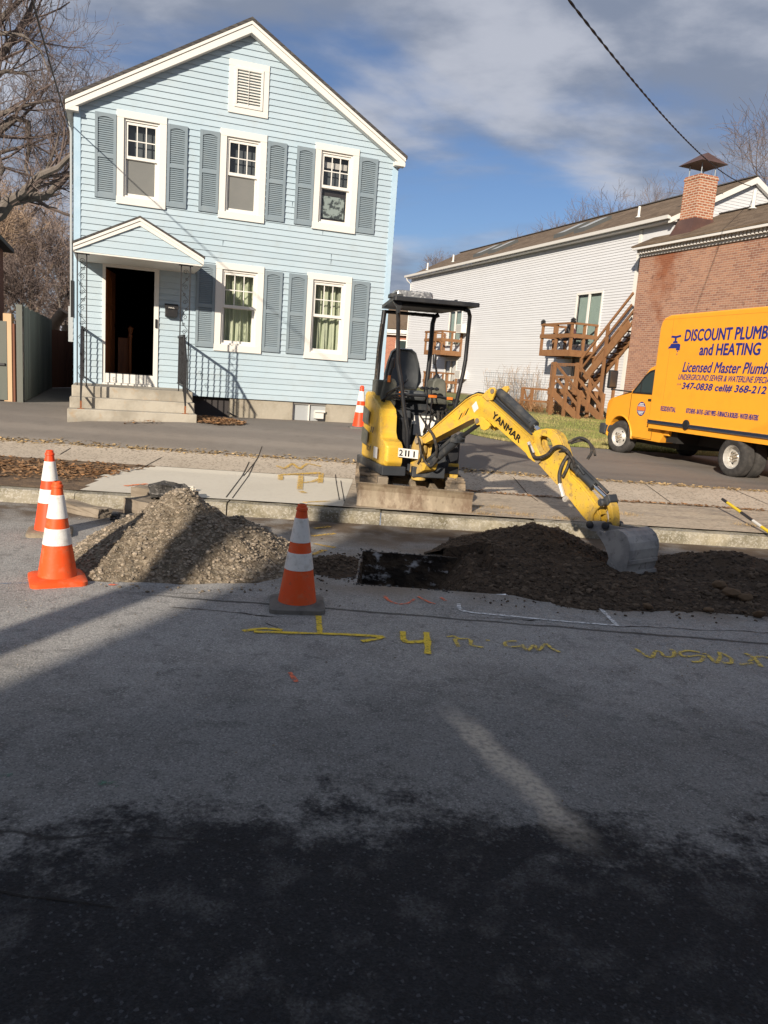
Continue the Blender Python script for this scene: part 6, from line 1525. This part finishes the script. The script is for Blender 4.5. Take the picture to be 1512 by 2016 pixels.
# rounded yellow side cover wrapping the left and rear
def cover(x_sign,pts,name,m,thick=.03,zs=None):
    pass
def shell(mb,ring,zprof):
    """ring: list of (x,y) ; zprof: list of (z,scale)"""
    n_=len(ring); vs=[]
    for z,s,sh in zprof:
        for x,y in ring: vs.append((x*s,y*s,z))
    k=len(zprof); mb.add(vs,[(i*n_+j,i*n_+j+1,(i+1)*n_+j+1,(i+1)*n_+j) for i in range(k-1) for j in range(n_-1)])
# left cover: side profile extruded, with the cut-out step for the operator's feet
mb=MB(CF)
def sidecover(mb,xo,xi,flip=1):
    # profile in (y,z): rear (y=+.5) to front (y=-.62)
    P=[(.30,.56),(-.60,.54),(-.74,.57),(-.78,.62),(-.77,.80),(-.70,.845),(-.55,.87),(-.48,.94),(-.46,1.12),(-.40,1.20),(.08,1.36),(.30,1.37)]
    n_=len(P); vs=[]
    for x,inset in ((xo,.0),(xo*.97,-.0),(xi,0)):
        for (y,z) in P: vs.append((x,y,z))
    vs=[(xo+flip*.035*(1-math.cos(0)),y,z) for y,z in P]
    def bulge(y,z): return -flip*0
    a=[(xo-flip*.012,y*.985,z) for y,z in P]; 
    cx=sum(p[0] for p in P)/n_; cz=sum(p[1] for p in P)/n_
    inner=[(xo+ -flip*.0,cx+(y-cx)*.93,cz+(z-cz)*.93) for y,z in P]; outer=[(xo-flip*.03,y,z) for y,z in P]; back=[(xi,y,z) for y,z in P]
    vs=inner+outer+back; fs=[tuple(range(n_)) if flip>0 else tuple(range(n_-1,-1,-1))]
    for r_ in range(2):
        for j in range(n_):
            q=(r_*n_+j,r_*n_+(j+1)%n_,(r_+1)*n_+(j+1)%n_,(r_+1)*n_+j); fs.append(q if flip<0 else q[::-1])
    mb.add(vs,fs)
sidecover(mb,-.50,-.30,-1)
cv_=mb.build('side_cover','exyellow',EX,bevel=.015,smooth=False)
mb=MB(BF); mb.box(.12,.47,-.56,.0,.60,.92); fcv=mb.build('front_cover','exblack',EX,bevel=.02)
mb=MB(BF); lettering(mb,'YANMAR',(.20,-.563,.80),(1,0,0),(0,0,1),.24,.035); mb.build('lettering','sticker',fcv)
mb=MB(BF); mb.box(.28,.475,-.575,.1,.40,.62); mb.build('side_cover','muddyellow',EX,bevel=.02)
mb=MB(CF)   # rear counterweight arc
ring=[(.5*math.cos(a),.06+.60*math.sin(a)) for a in [R(d) for d in range(0,181,12)]]
n_=len(ring); lv_=[(.56,.97),(.62,1.0),(.95,1.0),(1.10,.985),(1.24,.94),(1.28,.88)]
vs=[(x*s,y*s,z) for z,s in lv_ for x,y in ring]; fs=[(i*n_+j,i*n_+j+1,(i+1)*n_+j+1,(i+1)*n_+j) for i in range(len(lv_)-1) for j in range(n_-1)]+[tuple((len(lv_)-1)*n_+j for j in range(n_))]
mb.add(vs,fs); mb.build('engine_hood','exyellow',EX,smooth=True)
mb=MB(CF); mb.box(-.535,-.49,-.60,.35,.47,.575); mb.box(-.53,-.25,-.79,-.58,.47,.575); mb.build('lower_bumper','exgrey',EX,bevel=.01)
mb=MB(CF) # side vents, decals
for (z0,z1) in ((1.00,1.20),(.75,.95)): mb.add([(-.5335,.20,z0),(-.5335,-.08,z0-.02),(-.5335,-.10,z1-.05),(-.5335,.18,z1)],[(0,1,2,3)])
mb.build('cover_vent','console',cv_)
mb=MB(CF)
for k in (0,1): mb.add([(-.534,-.20-.075*k,.905),(-.534,-.24-.075*k,.905),(-.534,-.28-.075*k,.975),(-.534,-.24-.075*k,.975)],[(0,1,2,3)])
lettering(mb,'ViO17',Vector((-.534,-.08,.68)),(0,-1,0),(0,0,1),.19,.06,.1,0,fat=.004); mb.build('decal','decalblack',cv_)
mb=MB(CF); mb.box(-.535,-.534,-.56,-.40,.63,.76); mb.build('warning_sticker','sticker',cv_)
mb=MB(BF)   # floor, step and front skirt
mb.box(-.30,.34,-.60,.15,.56,.66); mb.box(-.34,.30,-.62,-.56,.50,.70); mb.box(-.29,.40,-.28,.25,.66,.78)
mb.build('operator_floor','exgrey',EX,bevel=.01)
mb=MB(BF); rg=random.Random(4)
for i in range(60): mb.rock((rg.uniform(-.28,.1),rg.uniform(-.58,-.3),.67+rg.random()*.02),rg.uniform(.01,.035),rg,.5)
o=mb.build('mud_on_floor','steelmud',EX); o['kind']='stuff'
mb=MB(CF); mb.add([(-.36,-.805,.690),(-.12,-.805,.672),(-.12,-.805,.772),(-.36,-.805,.790)],[(0,1,2,3)]); mb.add([(-.36,-.801,.690),(-.12,-.801,.672),(-.12,-.801,.772),(-.36,-.801,.790)],[(3,2,1,0)]); pl=mb.build('number_plate','sticker',EX)
mb=MB(CF)
for t_,x,w in (('2',-.350,.045),('1',-.280,.018),('1',-.245,.018),('1',-.18,.018)): lettering(mb,t_,(x,-.8065,.704-(x+.36)*.08),(1,0,-.08),(0,0,1),w,.07,0,.02)
mb.build('plate_number','decalblack',pl)
# fuel tank / black boxes under the seat and kneeboard
mb=MB(BF); mb.box(-.30,-.06,-.10,.18,.72,1.18); mb.box(-.28,.40,.0,.35,.72,1.30); mb.build('engine_cover','exgrey',EX,bevel=.02)
mb=MB(BF); mb.box(-.22,.0,-.104,-.101,1.02,1.06); mb.box(.0,.30,-.004,-.001,.88,1.12); mb.build('label_panel','sticker',EX)
mb=MB(BF); mb.box(-.26,-.08,-.30,-.12,.72,1.10); mb.build('battery_box','exblack',EX,bevel=.02)
# seat
SXc=-.13
st_=MB(BF); st_.box(SXc-.24,SXc+.24,-.12,.28,1.30,1.42); seat=st_.build('seat','seat',EX,bevel=.04)
mb=MB(BF); P=[(-.18,1.42),(-.235,1.52),(-.235,1.60),(-.20,1.76),(-.16,1.88),(-.10,1.925),(.10,1.925),(.16,1.88),(.20,1.76),(.235,1.60),(.235,1.52),(.18,1.42)]
cxs=0; vs=[]; n_=len(P)
def yb(x,z): return .24+.10*(z-1.42)/.5 - .0
for lay,(s,dy) in enumerate(((.80,.00),(.95,-.03),(1.0,.02),(.98,.07),(.8,.10))):
    for x,z in P: xx=x*s; zz=1.67+(z-1.67)*(s if lay else .86); vs.append((SXc+xx,yb(xx,zz)+dy+(.02 if lay==0 else 0),zz))
fs=[(r_*n_+j,(r_+1)*n_+j,(r_+1)*n_+(j+1)%n_,r_*n_+(j+1)%n_) for r_ in range(4) for j in range(n_)]+[tuple(range(n_)),tuple(4*n_+j for j in range(n_-1,-1,-1))]
mb.add(vs,fs); o=mb.build('seat_backrest','seat',EX,smooth=True)
# consoles and levers
mb=MB(BF); mb.prism([(.12,1.28),(.35,1.28),(.31,1.55),(.27,1.59),(.19,1.59),(.155,1.55)],-.22,.12); mb.build('right_console','console',EX,bevel=.02)
mb=MB(BF); mb.prism([(-.47,1.22),(-.27,1.22),(-.27,1.50),(-.31,1.55),(-.42,1.52)],-.18,.12); mb.box(-.50,-.40,-.05,.35,1.24,1.52); mb.build('left_console','console',EX,bevel=.02)
def lever(x,y,z,tx):
    mb=MB(BF); mb.tube([(x,y,z),(x-tx*.3,y-.01,z+.10),(x-tx,y-.02,z+.20)],.013,8); mb.lathe([(.05,0),(.045,.02),(.03,.05),(.015,.07)],(x,y,z-.01),'z',14); l=mb.build('joystick','exblack',EX,smooth=True)
    mb=MB(BF); mb.lathe([(.02,0),(.024,.04),(.026,.09),(.02,.115),(.0,.12)],(x-tx,y-.02,z+.17),'z',14); mb.build('grip','exblack',l,smooth=True)
lever(.22,-.10,1.58,.05); lever(-.36,-.10,1.50,-.03)
mb=MB(BF)
for x in (.055,.105): mb.tube([(x,-.47,.70),(x,-.45,1.36),(x,-.40,1.44)],.009,6)
for x in (-.0,.05,.11,.17): mb.lathe([(.0,0),(.028,.01),(.03,.03),(.0,.045)],(x,-.38,1.44),'z',10)
for k in range(5): mb.tube([(-.34+.02*k,-.24,1.32+.025*k),(-.22+.02*k,-.26,1.30+.025*k)],.008,5)
mb.tube([(-.44,-.22,1.20),(-.40,-.28,1.38),(-.24,-.36,1.48),(-.18,-.36,1.55)],.012,6); mb.tube([(-.46,-.1,1.2),(-.44,-.26,1.3),(-.30,-.30,1.42)],.012,6)
mb.build('travel_levers','exblack',EX)
mb=MB(BF); mb.tube([(-.26,-.30,1.36),(-.22,-.33,1.42)],.022,8); mb.tube([(-.375,-.2,1.50),(-.375,-.2,1.58)],.018,8); mb.build('orange_knob','decalorange',EX)
mb=MB(BF); mb.tube([(-.33,-.45,1.375),(.20,-.45,1.375),(.43,-.45,1.34)],.017,8); mb.tube([(.43,-.45,1.34),(.43,-.30,1.30),(.40,-.1,1.28)],.015,8); mb.tube([(.36,-.45,1.35),(.40,-.47,1.2),(.36,-.45,1.05),(.30,-.3,1.0)],.013,6); mb.build('front_handrail','exblack',EX,smooth=True)
mb=MB(BF); mb.box(.06,.16,-.469,-.466,1.362,1.392); mb.box(.28,.35,-.469,-.466,1.350,1.380); mb.build('rail_sticker','decalorange',EX)
mb=MB(BF); rg=random.Random(15)
for i in range(14):
    x0_=rg.uniform(.1,.4); mb.tube([(x0_,rg.uniform(-.3,0),1.2),(x0_+rg.uniform(-.1,.1),rg.uniform(-.4,-.1),1.0+rg.random()*.2),(rg.uniform(.0,.4),-.2,.8)],.012,5)
for i in range(10): mb.rock((rg.uniform(.12,.42),rg.uniform(-.3,-.1),rg.uniform(1.1,1.28)),.03,rg)
mb.build('valve_hoses','hose',EX)
# canopy posts and roof
def cpost(P,r=.024):
    mb=MB(BF); mb.tube(P,r,10); mb.build('canopy_post','exblack',EX,smooth=True)
cpost([(-.41,-.66,2.40),(-.395,-.60,2.33),(-.37,-.54,2.2),(-.350,-.51,1.95),(-.33,-.50,1.72),(-.275,-.50,1.5),(-.22,-.50,1.2),(-.16,-.50,.95),(-.14,-.48,.70)])
mb=MB(BF); mb.prism([(-.47,2.395),(-.36,2.395),(-.37,2.33),(-.385,2.27),(-.405,2.27),(-.42,2.33)],-.68,-.64); mb.build('post_gusset','exblack',EX)
cpost([(.36,-.62,2.37),(.415,-.60,2.36),(.445,-.56,2.31),(.458,-.50,2.13),(.455,-.50,1.82),(.44,-.50,1.66),(.405,-.48,1.38),(.37,-.45,1.10),(.35,-.40,.80)])
cpost([(-.40,.42,2.37),(-.41,.42,2.2),(-.425,.42,1.9),(-.44,.40,1.2)],.030); cpost([(.29,.42,2.37),(.24,.42,2.34),(.222,.42,2.26),(.22,.42,1.8),(.20,.42,1.3),(.20,.42,1.2)],.030)
for a_,b_ in (((-.40,.44,2.355),(.24,.44,2.355)),((-.42,.43,1.26),(.22,.42,1.26)),((-.42,-.62,2.375),(.40,-.60,2.375))): mb=MB(BF); mb.tube([a_,b_],.022,8); mb.build('canopy_crossbar','exblack',EX,smooth=True)
mb=MB(BF); 
def rr_poly(x0,x1,y0,y1,c):
    P=[]
    for (cx,cy,a0) in ((x1-c,y1-c,0),(x0+c,y1-c,90),(x0+c,y0+c,180),(x1-c,y0+c,270)):
        for q in range(5): a=R(a0+q*22.5); P.append((cx+c*math.cos(a),cy+c*math.sin(a)))
    return P
P=[(x-(x>0)*.16*(y+.78)/1.3+(x<0)*.05*(y+.78)/1.3,y) for x,y in rr_poly(-.475,.50,-.78,.52,.03)]; n_=len(P); vs=[]
for z,s in ((2.395,1.0),(2.432,1.0),(2.440,.985),(2.447,.9)):
    for x,y in P: vs.append((x*s,-.09+(y+.09)*s,z))
mb.add(vs,[(r_*n_+j,r_*n_+(j+1)%n_,(r_+1)*n_+(j+1)%n_,(r_+1)*n_+j) for r_ in range(3) for j in range(n_)]+[tuple(range(n_-1,-1,-1)),tuple(3*n_+j for j in range(n_))]); cano=mb.build('canopy_roof','exblack',EX)
mb=MB(BF); P=rr_poly(-.43,.02,-.52,-.22,.05); n_=len(P); vs=[]
for z,s in ((2.44,1),(2.49,1.0),(2.525,.96),(2.535,.88)):
    for x,y in P: vs.append((-.205+(x+.205)*s,-.37+(y+.37)*s,z))
mb.add(vs,[(r_*n_+j,r_*n_+(j+1)%n_,(r_+1)*n_+(j+1)%n_,(r_+1)*n_+j) for r_ in range(3) for j in range(n_)]+[tuple(3*n_+j for j in range(n_))]); lb=mb.build('beacon_light_bar','clearplastic',EX,smooth=True)
mb=MB(BF); mb.box(-.50,-.36,-.70,-.50,2.43,2.47); mb.tube([(-.48,-.6,2.46),(-.40,-.5,2.50),(-.36,-.42,2.47)],.01,5); mb.box(.25,.28,-.6,-.55,2.44,2.47); mb.build('light_bracket','exgrey',EX)
mb=MB(BF); mb.tube([(-.43,.39,2.2),(-.45,.38,1.9),(-.455,.39,1.6),(-.47,.38,1.3)],.018,6); mb.build('cable_bundle','hose',EX)
# --- boom group, in the plane of the boom (s forward, w across, z up)
mb=MB(AF)   # swing post
mb.lathe([(.085,0),(.085,.10),(.06,.12),(.06,.30),(.075,.32),(.075,.40),(.05,.42)],(-.05,0,.42),'z',20)
mb.prism([(-.12,.50),(-.02,.48),(.03,.62),(.06,.88),(.02,.93),(-.06,.93),(-.12,.80)],-.085,-.067); mb.prism([(-.12,.50),(-.02,.48),(.03,.62),(.06,.88),(.02,.93),(-.06,.93),(-.12,.80)],.067,.085)
mb.prism([(-.02,.48),(.14,.56),(.17,.64),(.03,.64)],-.09,.09)
mb.build('swing_bracket','muddyellow',EX,bevel=.008)
mb=MB(BF); mb.box(-.12,.26,-.78,-.5,.46,.58); mb.build('swing_mount','exgrey',EX,bevel=.01)
mb=MB(BF); mb.tube([(-.30,-.52,.50),(.05,-.70,.47)],.022,8); mb.build('swing_cylinder','chromerod',EX,smooth=True)
mb=MB(BF); mb.lathe([(.05,-.03),(.05,.03)],(-.26,-.60,.52),'y',16); mb.build('swing_pin','steelmud',EX)
boomP=[(.0,.845),(.0,.90),(.065,.93),(.70,1.385),(.80,1.437),(.868,1.459),(.93,1.458),(.985,1.437),(1.045,1.402),(1.605,1.113),(1.691,1.051),(1.79,.93),(1.81,.90),(1.80,.865),(1.761,.855),(1.70,.868),(1.636,.895),(1.595,.935),(1.165,1.148),(1.11,1.182),(1.05,1.212),(.971,1.230),(.90,1.226),(.83,1.205),(.746,1.168),(.10,.862)]
mb=MB(AF); mb.prism(boomP,-.065,.065); boom=mb.build('boom','exyellow',EX,bevel=.008)
mb=MB(AF)   # raised flanges along the edges
def flange(mb,pts,w0,w1,t=.012):
    for a,b in zip(pts[:-1],pts[1:]): mb.bar((a[0],(w0+w1)/2,a[1]),(b[0],(w0+w1)/2,b[1]),w1-w0,t)
flange(mb,boomP[1:11],-.078,.078); flange(mb,boomP[18:26],-.078,.078)
mb.build('boom_flange','exyellow',boom)
for w0,w1 in ((-.085,-.06),(.06,.085)):
    mb=MB(AF)
    mb.prism([(.94,1.44),(1.00,1.50),(1.05,1.535),(1.10,1.54),(1.125,1.51),(1.11,1.46),(1.09,1.41),(1.02,1.40)],w0,w1)
    mb.build('boom_bracket','exyellow',boom,bevel=.005); mb=MB(AF)
    mb.prism([(.86,1.21),(.87,1.17),(.905,1.14),(.95,1.15),(.972,1.108),(1.028,1.097),(1.073,1.118),(1.10,1.155),(1.075,1.185),(.97,1.235)],w0,w1)
    mb.build('boom_bracket','exyellow',boom,bevel=.005)
mb=MB(AF)
for s_,z_,r_,ww in ((.912,1.186,.028,.095),(1.775,.893,.032,.09),(1.09,1.50,.025,.095),(.0,.88,.035,.12)): mb.lathe([(r_*.5,-ww-.006),(r_,-ww),(r_,ww)],(s_,0,z_),'y',18)
mb.build('pivot_pin','steelmud',boom)
mb=MB(AF); d_=Vector((1.516-1.125,0,1.091-1.303)).normalized(); upd=Vector((-d_.z,0,d_.x)); lettering(mb,'YANMAR',Vector((1.095,-.0675,1.243)),d_,upd,.46,.066,-.05,0,fat=.0045); mb.build('lettering','decalblack',boom)
mb=MB(AF); mb.add([(.79,-.067,1.33),(.835,-.067,1.265),(.895,-.067,1.315),(.85,-.067,1.385)],[(0,1,2,3)]); mb.build('hazard_sticker','sticker',boom)
mb=MB(AF)
for k in range(3): o_=k*.045; mb.add([(.60+o_,-.067,1.165+o_*.6),(.625+o_,-.067,1.18+o_*.6),(.665+o_,-.067,1.255+o_*.6),(.64+o_,-.067,1.238+o_*.6)],[(0,1,2,3)]) if k!=1 else None
mb.add([(.63,-.0672,1.225),(.655,-.0672,1.24),(.69,-.0672,1.30),(.665,-.0672,1.285)],[(0,1,2,3)]) if False else None
mb.build('stripe_decal','decalblack',boom)
mb=MB(AF); o_=.045; mb.add([(.60+o_,-.067,1.165+o_*.6),(.625+o_,-.067,1.18+o_*.6),(.665+o_,-.067,1.255+o_*.6),(.64+o_,-.067,1.238+o_*.6)],[(0,1,2,3)]); mb.build('stripe_decal','decalorange',boom)
rg=random.Random(71)   # bolt heads, grease pipes
mb=MB(AF)
for (s_,z_) in ((.12,.92),(.30,1.04),(.50,1.18),(.98,1.40),(1.20,1.28),(1.40,1.17),(1.62,1.02)): mb.lathe([(.008,-.072),(.009,-.064)],(s_,0,z_),'y',6)
o=mb.build('bolt_heads','steelmud',boom); o['kind']='stuff'
mb=MB(AF); mb.tube([(.10,-.055,.985),(.45,-.055,1.232),(.72,-.055,1.425),(.86,-.055,1.475),(.98,-.055,1.465)],.009,6); mb.build('steel_pipe','exblack',boom)
mb=MB(AF); mb.tube([(1.02,-.03,1.435),(1.35,-.03,1.265),(1.62,-.03,1.12)],.012,6); mb.build('steel_pipe','exgrey',boom)
# boom cylinder below
mb=MB(AF); mb.tube([(.10,0,.60),(.62,0,1.00)],.042,14); mb.tube([(.12,-.03,.67),(.55,-.03,1.0)],.02,8); mb.lathe([(.045,-.05),(.045,.05)],(.09,0,.60),'y',14); mb.box(.50,.60,-.06,.06,.92,.97); bc=mb.build('boom_cylinder','exgrey',EX,smooth=True)
mb=MB(AF); mb.tube([(.60,0,.985),(.912,0,1.186)],.024,12); mb.build('piston_rod','exblack',bc,smooth=True)
# arm cylinder above
mb=MB(AF); mb.tube([(1.10,0,1.495),(1.20,0,1.44),(1.62,0,1.20)],[.045,.052,.052],16); mb.tube([(1.20,-.05,1.46),(1.60,-.05,1.235)],.012,6); mb.tube([(1.05,.0,1.44),(1.60,0,1.155)],.018,8)
for t_ in (.35,.8): p=Vector((1.10,0,1.495)).lerp(Vector((1.62,0,1.20)),t_); mb.lathe([(.02,-.075),(.02,-.05)],(p.x,0,p.z),'y',8)
ac_=mb.build('arm_cylinder','exgrey',EX,smooth=True)
mb=MB(AF); mb.tube([(1.60,0,1.212),(1.68,0,1.165)],.024,12); mb.build('piston_rod','chromerod',ac_,smooth=True)
mb=MB(AF); mb.prism([(1.05,1.50),(1.11,1.555),(1.16,1.565),(1.175,1.535),(1.155,1.495),(1.08,1.48)],.045,.075); mb.build('rear_lug','exyellow',boom,bevel=.005)
# arm (dipper)
armO=[(1.655,1.132),(1.675,1.158),(1.714,1.170),(1.80,1.190),(1.873,1.190),(1.93,1.170),(1.964,1.145),(2.009,1.084),(2.05,1.01),(2.088,.944),(2.157,.794),(2.254,.745),(2.37,.66),(2.47,.575),(2.53,.50),(2.545,.46),(2.53,.41),(2.50,.375),(2.463,.385),(2.341,.460),(2.159,.595),(1.799,.829),(1.745,.865),(1.730,.93),(1.714,.983),(1.68,1.08)]
hole=[(1.742,1.097),(1.764,1.124),(1.833,1.122),(1.88,1.100),(1.913,1.046),(1.904,.985),(1.856,.962),(1.801,.993),(1.764,1.037)]
mb=MB(AF)
bm=bmesh.new()
def platehole(w0,w1):
    vs0=[bm.verts.new((p[0],w0,p[1])) for p in armO]; h0=[bm.verts.new((p[0],w0,p[1])) for p in hole]
    ed=[bm.edges.new((vs0[i],vs0[(i+1)%len(vs0)])) for i in range(len(vs0))]+[bm.edges.new((h0[i],h0[(i+1)%len(h0)])) for i in range(len(h0))]
    r=bmesh.ops.triangle_fill(bm,use_beauty=True,use_dissolve=False,edges=ed,normal=(0,-1,0)); fc=[g for g in r['geom'] if isinstance(g,bmesh.types.BMFace)]
    ex_=bmesh.ops.extrude_face_region(bm,geom=fc); 
    for g in ex_['geom']:
        if isinstance(g,bmesh.types.BMVert): g.co.y=w1
platehole(-.058,-.035); platehole(.035,.058)
bmesh.ops.recalc_face_normals(bm,faces=bm.faces[:])
for v in bm.verts: v.co=AF@v.co
me=bpy.data.meshes.new('arm'); bm.to_mesh(me); bm.free(); arm=bpy.data.objects.new('arm',me); COL.objects.link(arm); me.materials.append(MT['armyellow']); arm.parent=EX
bv=arm.modifiers.new('bevel','BEVEL'); bv.width=.004; bv.segments=2; bv.limit_method='ANGLE'
mb=MB(AF); flange(mb,armO[10:15],-.034,.034,.02); flange(mb,armO[17:23],-.034,.034,.02); flange(mb,armO[0:9],-.034,.034,.012); mb.prism([(2.16,.77),(2.50,.54),(2.48,.41),(1.83,.84),(1.95,.95)],-.034,.034); mb.build('arm_web','armyellow',arm)
# bucket cylinder
mb=MB(AF); mb.tube([(1.96,0,.985),(2.02,0,.955),(2.40,0,.735)],[.035,.040,.040],14); mb.tube([(2.02,.0,1.01),(2.55,0,.70)],.016,8); mb.tube([(2.2,-.04,.87),(2.22,-.045,.90),(2.30,-.04,.83)],.012,6)
for t_ in (.1,.55,.95): p=Vector((1.98,0,.975)).lerp(Vector((2.40,0,.735)),t_); q=p+Vector((.02,0,-.012)); mb.tube([p,q],.047,14)
bk_=mb.build('bucket_cylinder','exgrey',EX,smooth=True)
mb=MB(AF); mb.tube([(2.40,0,.735),(2.56,0,.645)],.022,12); mb.build('piston_rod','chromerod',bk_,smooth=True)
# linkage
mb=MB(AF)
for w0,w1 in ((-.095,-.066),(.066,.095)):
    P=[(2.455,.375),(2.435,.43),(2.445,.50),(2.48,.575),(2.525,.64),(2.565,.652),(2.585,.62),(2.555,.585),(2.512,.54),(2.485,.49),(2.482,.43),(2.49,.385)]
    mb.prism(P,w0,w1)
mb.prism([(2.57,.64),(2.605,.65),(2.645,.59),(2.672,.50),(2.678,.42),(2.63,.405),(2.625,.50),(2.60,.57)],-.05,.05)
mb.build('bucket_link','muddyellow',EX,bevel=.006)
for s_,z_,r_,ww in ((2.476,.405,.034,.115),(2.560,.62,.032,.105),(2.640,.425,.034,.115)): mb=MB(AF); mb.lathe([(r_*.5,-ww-.008),(r_,-ww),(r_,ww),(r_*.5,ww+.008)],(s_,0,z_),'y',18); mb.build('link_pin','exgrey',EX)
mb=MB(AF); mb.prism([(2.54,.66),(2.60,.70),(2.63,.64),(2.60,.59)],-.06,.06); mb.build('rod_end','exgrey',EX,bevel=.01)
# bucket
cuts=[(2.63,.372),(2.668,.400),(2.711,.392),(2.78,.425),(2.848,.444),(2.90,.432),(2.945,.401),(2.978,.350),(2.992,.29),(2.990,.22),(2.978,.15),(2.966,.05)]
op_=[(2.93,.03),(2.842,.065),(2.80,.15),(2.775,.21),(2.727,.285)]
mb=MB(AF); BWd=.20
for w0,w1 in ((-BWd-.012,-BWd+.004),(BWd-.004,BWd+.012)): mb.prism(cuts+op_,w0,w1)
bu=mb.build('bucket','bucket',EX,bevel=.004)
mb=MB(AF)
o_=[(a[0]-.003,a[1]-.003) for a in cuts[2:]]; i_=[(a[0]-.016,a[1]-.012) for a in cuts[2:]]
mb.prism(o_+i_[::-1],-BWd+.005,BWd-.005)
mb.prism([(2.992,.10),(2.996,.07),(2.975,.01),(2.955,.01),(2.965,.10)],-BWd-.01,BWd+.01); mb.prism([(2.998,.20),(2.996,.17),(2.975,.17),(2.98,.20)],-BWd,BWd); mb.build('bucket_shell','bucket',bu)
mb=MB(AF); 
for w_ in (-.19,-.063,.063,.19): mb.prism([(2.985,.10),(2.995,.07),(2.972,-.02),(2.955,.0),(2.955,.08)],w_-.022,w_+.022)
mb.build('bucket_teeth','bucket',bu)
mb=MB(AF); 
for w_ in (-.085,.085): mb.prism([(2.45,.36),(2.49,.44),(2.60,.46),(2.68,.44),(2.85,.445),(2.72,.385),(2.62,.37),(2.52,.35)],w_-.012,w_+.012)
mb.build('bucket_ear','bucket',bu)
mb=MB(AF)
mb.prism([(2.78,.10),(2.84,.06),(2.93,.025),(2.94,.05),(2.86,.12),(2.80,.18)],-BWd-.026,-BWd-.013)
mb.build('side_cutter','bucket',bu)
# hoses
def hose(P,r=.014): 
    mb=MB(AF); 
    Q_=[]; P=[Vector(p) for p in P]
    for i in range(len(P)-1):
        p0=P[max(i-1,0)];p1=P[i];p2=P[i+1];p3=P[min(i+2,len(P)-1)]
        for k in range(5):
            t=k/5; Q_.append(.5*((2*p1)+(p2-p0)*t+(2*p0-5*p1+4*p2-p3)*t*t+(3*p1-p0-3*p2+p3)*t**3))
    Q_.append(P[-1]); mb.tube(Q_,r,7); mb.build('hydraulic_hose','hose',EX,smooth=True)
hose([(1.66,-.09,1.02),(1.73,-.10,.93),(1.80,-.11,.915),(1.90,-.11,.955),(1.97,-.10,1.03),(2.04,-.08,1.05),(2.11,-.05,1.00),(2.13,-.03,.92)],.018)
hose([(2.00,.05,1.08),(2.10,.08,1.14),(2.20,.09,1.12),(2.26,.08,1.04),(2.24,.06,.96)],.014); hose([(2.02,.07,1.08),(2.13,.11,1.12),(2.23,.12,1.08),(2.29,.1,1.0)],.012)
hose([(2.10,-.04,.98),(2.07,-.07,.90),(2.06,-.09,.80),(2.08,-.09,.70)],.018); hose([(2.12,-.03,.96),(2.13,-.08,.86),(2.10,-.09,.78)],.014); hose([(2.0,-.05,1.0),(2.1,-.08,1.02),(2.17,-.06,.95),(2.18,-.04,.88)],.014)
hose([(.05,-.06,.98),(.16,-.12,1.04),(.28,-.13,.98),(.33,-.10,.84),(.30,-.07,.74)],.016); hose([(-.05,-.08,.95),(.06,-.12,.86),(.10,-.12,.72),(.04,-.1,.62)],.013); hose([(.0,.05,1.0),(.2,.09,1.06),(.33,.09,.95),(.32,.06,.78)],.014)
hose([(.02,-.07,.80),(.15,-.11,.68),(.25,-.09,.62),(.32,-.06,.72)],.013)
mb=MB(AF); mb.tube([(2.075,-.09,.71),(2.13,-.085,.60)],.022,8); mb.tube([(1.64,-.085,1.045),(1.72,-.09,.95)],.018,8); mb.lathe([(.03,-.01),(.03,.01)],(2.15,-.075,.58),'y',8); mb.build('hose_fitting','rim',EX,smooth=True)
print('objects',len(bpy.data.objects))
